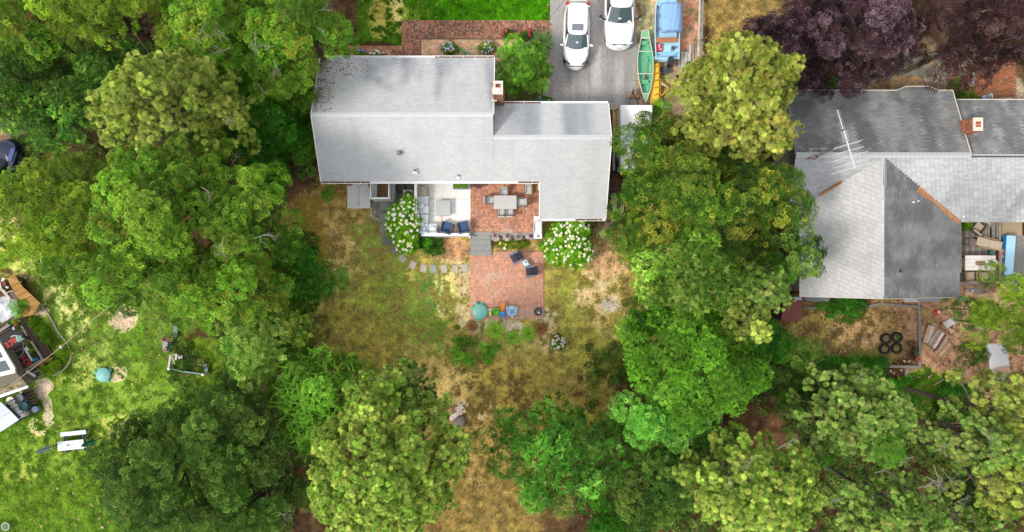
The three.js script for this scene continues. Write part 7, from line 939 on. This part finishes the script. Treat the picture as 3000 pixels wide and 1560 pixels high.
// right of the yard
tree('leafy_tree', 'large bright green tree at the right edge of the brown lawn', 1760, 935, 190, 135, 11.5, 'lime', 139, { s: .17, spray: 1, rag: .35 });
tree('leafy_tree', 'darker lower side of the big tree at the right lawn edge', 1690, 1040, 140, 95, 9, 'locust', 140, { s: .19 });
tree('leafy_tree', 'willow leaved pale green tree right of the round hydrangea', 1735, 685, 155, 112, 12, 'willow', 141, { s: .17, spray: 1, rag: .35 });
oak('broad olive oak with rusty tips over the white trailer', 1800, 500, 235, 160, 12, 'holly', 142, { rc: .95 });
oak('olive oak edge beside the house end wall', 1662, 385, 72, 112, 9, 'holly', 143, { dens: 1.3 });
oak('low olive oak skirt over the lawn below the house corner', 1620, 590, 70, 60, 7, 'holly', 144, { gap: .25 });
pine('tall yellow pine between the driveway and the neighbour house', 1850, 225, 150, 140, 15.5, 'pineWarm', 145, { rag: .35 });
pine('lower branches of the yellow pine toward the neighbour roof', 1880, 330, 120, 90, 13.5, 'pineWarm', 146, { tw: .14 });
oak('oak branch hanging over the pale slope of the neighbour roof', 2015, 640, 72, 66, 9, 'oakDark', 147, { gap: .35, bare: [[1990, 680, 1.6, 1, -.3, .95]] });
pine('pale pine crown at the lower left of the neighbour house', 1918, 728, 62, 62, 11, 'pineDull', 148, { dens: .8 });
tree('leafy_tree', 'lime bush below the pale pine beside the neighbour house', 1940, 690, 50, 60, 7, 'lime', 149, { s: .16 });
pine('yellowish pine tip rising through the right lawn trees', 1875, 810, 48, 60, 12, 'pine', 150, { tw: .1, dens: .8 });
tree('shrub', 'dark blue green thicket below the red roofed shed', 2020, 950, 100, 80, 3.5, 'oakDark', 151, { s: .2 });
tree('shrub', 'vivid green shrub below the big right lawn tree', 1640, 800, 60, 60, 4, 'vivid', 152, { s: .17, low: .5 });
tree('shrub', 'bright lime thicket between willow tree and right lawn tree', 1790, 800, 95, 55, 7.5, 'lime', 153, { s: .17 });
tree('shrub', 'dark green thicket along the neighbour wall', 1930, 860, 60, 50, 4, 'vivid', 154);
// lower right
pine('dull pine hung with lime vines at the lower right', 2165, 1052, 142, 110, 12, 'pineDull', 155, { gap: .08, bare: [[2070, 1100, 1.4, -1, .2, .8], [2150, 960, 1.1, .2, -.3, .9]] });
tree('vine', 'bright lime vine mass in the middle of the vine hung pine', 2195, 1090, 85, 66, 12.4, 'lime', 156, { s: .14, gap: .35, c: 'vine', tw: .05 });
pine('yellow green pine at the bottom right of middle', 1895, 1232, 195, 122, 14, 'pineGreen', 157, { bare: [[1955, 1130, 1.6, .7, -.5, .97], [1900, 1150, 1.4, -.7, .5, .9], [1840, 1200, 1.2, -.4, .6, .85], [1800, 1260, 1.2, .6, .3, .85]], gap: .08 });
pine('pinkish tipped pine at the bottom edge right of the yellow green pine', 2240, 1275, 120, 88, 12.5, 'pineDull', 158, { bare: [[2200, 1190, 1.6, .9, -.3, .9], [2300, 1150, 1.8, -1, .1, .95], [2330, 1200, 1.8, .8, .4, .95], [2350, 1170, 1.6, .2, 1, .95], [2310, 1230, 1.5, .9, -.3, .95], [2130, 1250, 1.4, -.8, .3, .9]], gap: .1 });
pine('olive pine below the mulch yard, left of the hammock', 2455, 1110, 82, 92, 13, 'pineDull', 159, { gap: .1, bare: [[2390, 1110, 1.3, -.5, .5, .9], [2480, 1090, 1.3, .4, .5, .97]] });
pine('yellow pine in the right edge below the hammock', 2542, 1058, 72, 105, 14, 'pine', 160, { bare: [[2460, 1080, 1.2, .5, .3, .9]] });
pine('pine at the right edge near the lower corner', 2540, 1210, 80, 110, 14, 'pine', 161);
pine('small pine at the bottom edge near the right corner', 2440, 1320, 80, 50, 11, 'pineDull', 162, { bare: [[2400, 1270, 1.5, .6, -.4, .9], [2450, 1240, 1.4, .9, -.2, .9], [2370, 1180, 1.8, .4, .6, .9]], gap: .2 });
tree('leafy_tree', 'dark green understorey tree in the lower right corner', 2470, 1260, 110, 80, 6, 'oakDark', 163, { gap: .2 });
tree('shrub', 'dark green undergrowth left of the vine hung pine', 2060, 1140, 55, 50, 2.5, 'vivid', 164, { s: .18 });
oak('small oak with bare grey branches above the hammock', 2532, 822, 66, 62, 7, 'oakYellow', 165, { s: .17, tw: .08, gap: .25, bare: [[2480, 825, 1.3, -1, .1, .95], [2530, 850, 1.4, .6, -.6, .95], [2510, 868, 1.4, .9, .3, .9]] });
oak('dark leafed low oak beside the pallets above the hammock', 2470, 785, 50, 34, 5, 'oakDark', 166, { s: .17, gap: .15, tw: .05 });
tree('shrub', 'loose leaf sprays left of the hammock', 2448, 880, 30, 46, 3, 'oakDark', 167, { s: .15, tw: .04, gap: .4, bare: [[2440, 870, 1.2, .5, .3, .7]] });
oak('leafy oak branch at the right edge below the blue table', 2572, 716, 34, 36, 6, 'oakYellow', 168, { s: .16, gap: .3, tw: .06, bare: [[2550, 715, 1.0, -.8, .2, .9]] });
// copper beeches
tree('beech_tree', 'large dark purple copper beech above the neighbour house', 2115, 85, 245, 120, 11, 'beech', 169, { s: .2, rc: .8, dens: 1.1 });
tree('beech_tree', 'reddish purple copper beech in the upper right corner', 2478, 80, 145, 118, 11, 'beechRed', 170, { s: .2, rc: .8, bare: [[2470, 30, 1.6, 1, -.3], [2560, 60, 1.4, .5, .5]] });
tree('beech_tree', 'small purple beech crown behind the tall yellow pine', 1990, 150, 90, 70, 9, 'beech', 171, { s: .2 });
// shrubs near the houses
tree('small_tree', 'lime green round small tree at the front corner by the driveway', 1310, 165, 68, 70, 4.4, 'lime', 172, { s: .14, rc: .5, low: .3, rag: .16, dens: 1.2 });
tree('shrub', 'dark green juniper shrub below the white deck', 1083, 618, 33, 25, 1.0, 'vivid', 173, { s: .1, rc: .3, rag: .2 });
tree('shrub', 'round vivid green shrub below the neighbour gable', 2125, 772, 60, 31, 1.5, 'vivid', 174, { s: .13, rc: .4, rag: .2 });
tree('shrub', 'round green bush on the reed screen at the left cottage', 45, 775, 20, 21, 1.1, 'lime', 175, { s: .12, rc: .3, rag: .15 });
tree('shrub', 'loose mixed green shrub in the island bed, left one', 1165, 885, 42, 42, 1.0, 'lime', 176, { s: .12, rc: .32, gap: .42 });
tree('shrub', 'bright lime shrub in the island bed, right one', 1232, 882, 24, 22, 1.0, 'vine', 177, { s: .15, rc: .3, rag: .2 });
tree('shrub', 'small lime shrub under the eave by the driveway end', 1662, 276, 26, 34, 2.4, 'lime', 178, { s: .14, rc: .4 });
tree('shrub', 'small green shrub by the neighbour front corner', 2092, 215, 24, 18, 1.4, 'vivid', 179, { s: .13, rc: .35 });
tree('shrub', 'pinkish bare twig shrub at the lower right corner of the ell', 1520, 578, 26, 26, 1.5, 'willow', 180, { s: .04, rc: .4, gap: .75, bare: [[1520, 580, 1.1, 1, .2, .5], [1520, 580, 1.1, -1, .3, .5], [1520, 580, 1.1, .1, 1, .5], [1520, 580, 1.1, .2, -1, .5], [1520, 580, 1.0, .8, .8, .6], [1520, 580, 1.0, -.8, -.6, .6], [1520, 580, 1.0, -.7, .8, .6], [1520, 580, 1.0, .7, -.8, .6]] });
{ // hydrangeas with white heads
  const headG = (() => { const g = new THREE.IcosahedronGeometry(1, 2), p = g.attributes.position; for (let i = 0; i < p.count; i++) { const k = .82 + .3 * hsh(Math.round(p.getX(i) * 50), Math.round(p.getY(i) * 50) * 7 + Math.round(p.getZ(i) * 50)); p.setXYZ(i, p.getX(i) * k, p.getY(i) * k, p.getZ(i) * k); } g.computeVertexNormals(); return boxUV(g); })();
  const hm = [M(250, 248, 226, .8), M(240, 242, 190, .8), M(222, 236, 150, .8), M(254, 252, 240, .8)];
  const hyd = (label, blobs, h, n, seed) => { const r = rnd(seed), c = P(blobs[0][0] * T576, blobs[0][1] * T576, h * .7), t = thing('hydrangea', label, 'hydrangea', [c.x, 0, c.z]); const list = [];
    const tot = blobs.reduce((a, b) => a + b[2] * b[3], 0);
    for (const [x, y, rx, ry] of blobs) { const q = P(x * T576, y * T576, h * .7).sub(c), RX = len(rx * T576, h * .7), RZ = len(ry * T576, h * .7), s = .15, m = Math.round(RX * RZ * 3.14 * 90);
      for (let i = 0; i < m; i++) { const a = r() * 6.283, rr = Math.sqrt(r()), f = 1 + .2 * (fbm(Math.cos(a) * 2 + seed, Math.sin(a) * 2, 2) - .5), y2 = h * (.35 + .65 * Math.sqrt(1 - rr * rr * .9)) * (.72 + .3 * r()), z = s * (.7 + .6 * r()); list.push([mtx([q.x + Math.cos(a) * rr * RX * f, y2, q.z + Math.sin(a) * rr * RZ * f], EU((r() - .5) * .9 + Math.sin(a) * rr * .7, r() * 6.3, (r() - .5) * .9 - Math.cos(a) * rr * .7), [z, z, z]), jit(pick([[136, 204, 30], [112, 184, 26], [160, 222, 48], [90, 152, 20]], r), r, .12)]); }
      for (let i = 0; i < n * rx * ry / tot; i++) { const a = r() * 6.283, rr = Math.sqrt(r()) * 1.0, y2 = h * (.35 + .65 * Math.sqrt(1 - rr * rr * .9)) * 1.0 + .06, z = (.07 + .05 * r()), m2 = new THREE.Mesh(headG, hm[Math.floor(r() * 4)]); m2.name = 'flower_head'; m2.castShadow = m2.receiveShadow = true; m2.position.set(q.x + Math.cos(a) * rr * RX, y2, q.z + Math.sin(a) * rr * RZ); m2.scale.set(z, z * .85, z); m2.rotation.y = r() * 6; t.add(m2); } }
    instanced(t, 'foliage', leafG, leafMat, list); part(t, 'stem', [0, 1, 2, 3, 4].map(i => limb(new THREE.Vector3(0, 0, 0), new THREE.Vector3(Math.cos(i * 1.26) * .5, h * .7, Math.sin(i * 1.26) * .5), .04, .02, .1, r)), barkM); };
  hyd('tall hydrangea full of white flower heads at the left end of the white deck', [[1012, 565, 46, 48], [1028, 520, 24, 34], [1020, 605, 34, 32], [1000, 540, 30, 30]], 2.2, 130, 201);
  hyd('round hydrangea full of white flower heads beside the white grill', [[1428, 602, 54, 50], [1450, 634, 44, 42], [1402, 630, 34, 38], [1446, 575, 40, 30]], 2.0, 165, 202);
  const sm = (label, x, y, rx, ry, h, n, cols, seed, pal) => { const r = rnd(seed), c = P(x, y), t = thing('flowering_shrub', label, 'flowers', c); leafy(t, Math.round(rx * ry * .5), len(rx), len(ry), h, .12, pal || G1, seed); for (let i = 0; i < n; i++) { const a = r() * 6.283, rr = Math.sqrt(r()), z = .06 + .04 * r(), m2 = new THREE.Mesh(headG, M(...pick(cols, r), .8)); m2.name = 'flower_head'; m2.position.set(Math.cos(a) * rr * len(rx), h * Math.sqrt(1 - rr * rr * .8) + .04, Math.sin(a) * rr * len(ry)); m2.scale.set(z, z * .8, z); t.add(m2); } };
  const blu = [[160, 176, 226], [206, 200, 226], [226, 206, 222], [180, 196, 236]], red = [[214, 40, 64], [228, 76, 84], [200, 50, 60]], pk = [[238, 206, 206], [246, 226, 222], [230, 186, 176], [240, 236, 230]];
  sm('hydrangea with pale blue and pink heads left of the green hose', 1318, 146, 24, 16, .7, 16, blu, 211); sm('thin hydrangea with pale blue heads right of the green hose', 1426, 144, 24, 16, .7, 12, blu, 212, [...GY, ...G1]); sm('small blue hydrangea at the left end of the front soil bed', 1060, 158, 18, 7, .5, 6, [[96, 140, 214], [130, 160, 226]], 213); sm('pale pink flowering shrub at the left front eave', 1108, 160, 22, 8, .6, 12, pk, 214); sm('blue hydrangea at the eave beside the driveway', 1592, 297, 28, 9, .7, 8, [[120, 160, 224], [150, 180, 236], [190, 206, 240]], 215);
  sm('red rose bush behind the small front tree, left', 1487, 106, 14, 12, 1.0, 7, red, 216, GD); sm('red rose bush behind the small front tree, right', 1540, 112, 22, 14, 1.2, 10, red, 217, GD); sm('red flowers at the right side of the small front tree', 1567, 142, 10, 10, 1.3, 5, red, 218, GD); sm('compact shrub with pale pink blossoms in the island bed', 1634, 1002, 20, 21, .55, 34, pk, 219, [...GL, ...GD]);
  sm('low weedy plants with yellow flower in the strip below the trough', 1500, 716, 50, 12, .3, 3, [[236, 214, 90]], 220, [...GY, ...G1]);
  const gG = (() => { const v = [], r = rnd(31); for (let i = 0; i < 260; i++) { const a = r() * 6.283, L = .6 + .5 * r(), e = .25 + 1.0 * r(), c = Math.cos(a), s = Math.sin(a), w = .055; let pr = [c * .06, 0, s * .06]; for (let k = 1; k <= 3; k++) { const f = k / 3, x = L * Math.cos(e) * f * (1 + .3 * f), y = L * (Math.sin(e) * f - .45 * f * f) + .1, q = [c * x, Math.max(.02, y), s * x], ww = w * (1 - f * .7), w0 = w * (1 - (f - 1 / 3) * .7); v.push(pr[0] - s * w0, pr[1], pr[2] + c * w0, pr[0] + s * w0, pr[1], pr[2] - c * w0, q[0] + s * ww, q[1], q[2] - c * ww, pr[0] - s * w0, pr[1], pr[2] + c * w0, q[0] + s * ww, q[1], q[2] - c * ww, q[0] - s * ww, q[1], q[2] + c * ww); pr = q; } } const g = new THREE.BufferGeometry(); g.setAttribute('position', new THREE.Float32BufferAttribute(v, 3)); g.computeVertexNormals(); return g; })();
  const grass = (label, x, y, R, c, seed, group) => { const t = thing('ornamental_grass', label, 'grass clump', P(x, y), seed, group); const m = part(t, 'blades', gG.clone(), new THREE.MeshStandardMaterial({ color: C(...c), roughness: .8, side: THREE.DoubleSide })); const k = len(R) / .85; m.scale.set(k, k, k); const m2 = part(t, 'blades', gG.clone().rotateY(1.1), new THREE.MeshStandardMaterial({ color: C(c[0] * .86, c[1] * .86, c[2] * .8), roughness: .8, side: THREE.DoubleSide })); m2.scale.set(k * .8, k * 1.1, k * .8); };
  grass('largest green grass clump below the brick patio, left of three', 1450, 970, 25, [176, 226, 56], 1); grass('green grass clump below the brick patio, lowest of three', 1502, 990, 20, [156, 214, 50], 2); grass('green grass clump below the brick patio, right of three', 1549, 977, 20, [160, 216, 48], 3); grass('dry brown grass clump at the lower left patio corner', 1383, 955, 15, [180, 128, 76], 4); grass('dry brown grass clump at the lower right patio corner', 1584, 962, 17, [176, 120, 66], 5); grass('spiky grey green grass clump beside the small front tree', 1582, 130, 34, [126, 166, 84], 6); grass('lime tuft at the edge of the round hydrangea', 1588, 722, 12, [120, 180, 40], 7);
  // hostas and mounds in the left bed
  [[104, 945, 16, 20, 'hosta bed mound at the top beside the dark bench'], [122, 968, 18, 18, 'hosta bed mound in the middle beside the dark bench'], [142, 985, 20, 22, 'hosta bed mound at the deck corner'], [186, 1030, 20, 20, 'lime hosta beside the white globe lamp'], [168, 1072, 14, 14, 'lime hosta at the lower end of the stone edging'], [140, 1082, 18, 14, 'lime hosta by the deck steps']].forEach(([x, y, rx, ry, l], i) => { const t = thing('hosta', l, 'plant', P(x, y)); leafy(t, 70, len(rx), len(ry), .4, .17, i > 2 ? [[176, 206, 56], [140, 184, 40], [110, 160, 36]] : [...G1, ...GL], 230 + i); });
  [[10, 718, 18, 8, 'weeds along a dark hose at the left edge of the lawn'], [62, 840, 12, 22, 'dark green grass tuft strip along the reed screen'], [1338, 960, 8, 6, 'tiny green weed on the sandy strip']].forEach(([x, y, rx, ry, l], i) => { const t = thing('weed_patch', l, 'weeds', P(x, y)); leafy(t, Math.round(rx * ry * .25) + 6, len(rx), len(ry), .2, .1, GD.concat(G1), 240 + i); });
}
{ // fallen leaves and twigs lying about
  const r = rnd(401), list = [], q = (n, x0, y0, x1, y1, pal, s) => { for (let i = 0; i < n; i++) { const x = x0 + r() * (x1 - x0), y = y0 + r() * (y1 - y0); if ((x > 1376 && x < 1596 && y < 936) || (x < 160 && y > 800 && y < 1260)) continue; const k = s * (.5 + r()); list.push([mtx(P(x, y).setY(.03 + .03 * r()), EU(r() * .6, r() * 6.3, r() * .6), [k, .006, k * (.25 + .6 * r())]), jit(pick(pal, r), r, .2)]); } };
  const tan = [[196, 160, 110], [176, 132, 84], [150, 110, 70], [206, 180, 136], [120, 90, 60]];
  q(520, 20, 700, 520, 1560, tan, .12); q(900, 830, 560, 1900, 1540, tan, .1); q(700, 2290, 880, 3000, 1110, [[196, 160, 124], [214, 186, 152], [150, 108, 76], [120, 82, 56]], .14); q(260, 1870, 0, 2240, 300, tan, .1); q(120, 1045, 0, 1612, 60, tan, .09); q(160, 1614, 150, 1862, 320, [[120, 106, 92], [150, 132, 112]], .06);
  const f = instanced(scene, 'fallen_leaves', new THREE.BoxGeometry(1, 1, 1), WHITE, list); Object.assign(f.userData, { label: 'dry tan fallen leaves and chips scattered over lawns and mulch', category: 'leaves' });
}
{ // undergrowth on the wood floor
  const r = rnd(300), list = []; for (const [x0, y0, x1, y1, n, pal] of [[0, 60, 830, 500, 2600, PAL.oakDark], [560, 180, 850, 520, 1800, PAL.vivid], [680, 560, 930, 1100, 900, PAL.vivid], [500, 980, 860, 1560, 1600, PAL.oakDark], [1720, 1000, 2290, 1560, 1800, PAL.oakDark], [2290, 1095, 3000, 1560, 2000, PAL.oakDark], [2560, 1100, 2860, 1260, 2400, PAL.vivid], [1820, 480, 2330, 1000, 1600, PAL.oakDark], [2300, 1048, 2690, 1100, 420, PAL.vivid], [2780, 240, 2860, 300, 160, PAL.holly]])
    for (let i = 0; i < n; i++) { const x = x0 + r() * (x1 - x0), y = y0 + r() * (y1 - y0); if (x > 895 && x < 1830 && y < 1000) continue; if (x > 800 && y > 525 && x < 900 && y < 680) continue; if (fbm(x / 90 + 4, y / 90, 3) < .46 || (x > 2240 && y > 300 && y < 1000 && x < 2860)) continue; const q = P(x, y), z = .16 + .16 * r(); list.push([mtx([q.x, .1 + .35 * r(), q.z], EU((r() - .5), r() * 6.3, (r() - .5)), [z, z, z]), jit(pick(pal, r), r, .15)]); }
  const u = instanced(scene, 'undergrowth', leafG, leafMat, list); Object.assign(u.userData, { label: 'dark green undergrowth on the wood floor between the trees', category: 'undergrowth' });
}
let nI = 0; scene.traverse(q => { if (q.isInstancedMesh) nI += q.count; }); console.log('copies', nI);
renderer.render(scene, camera);
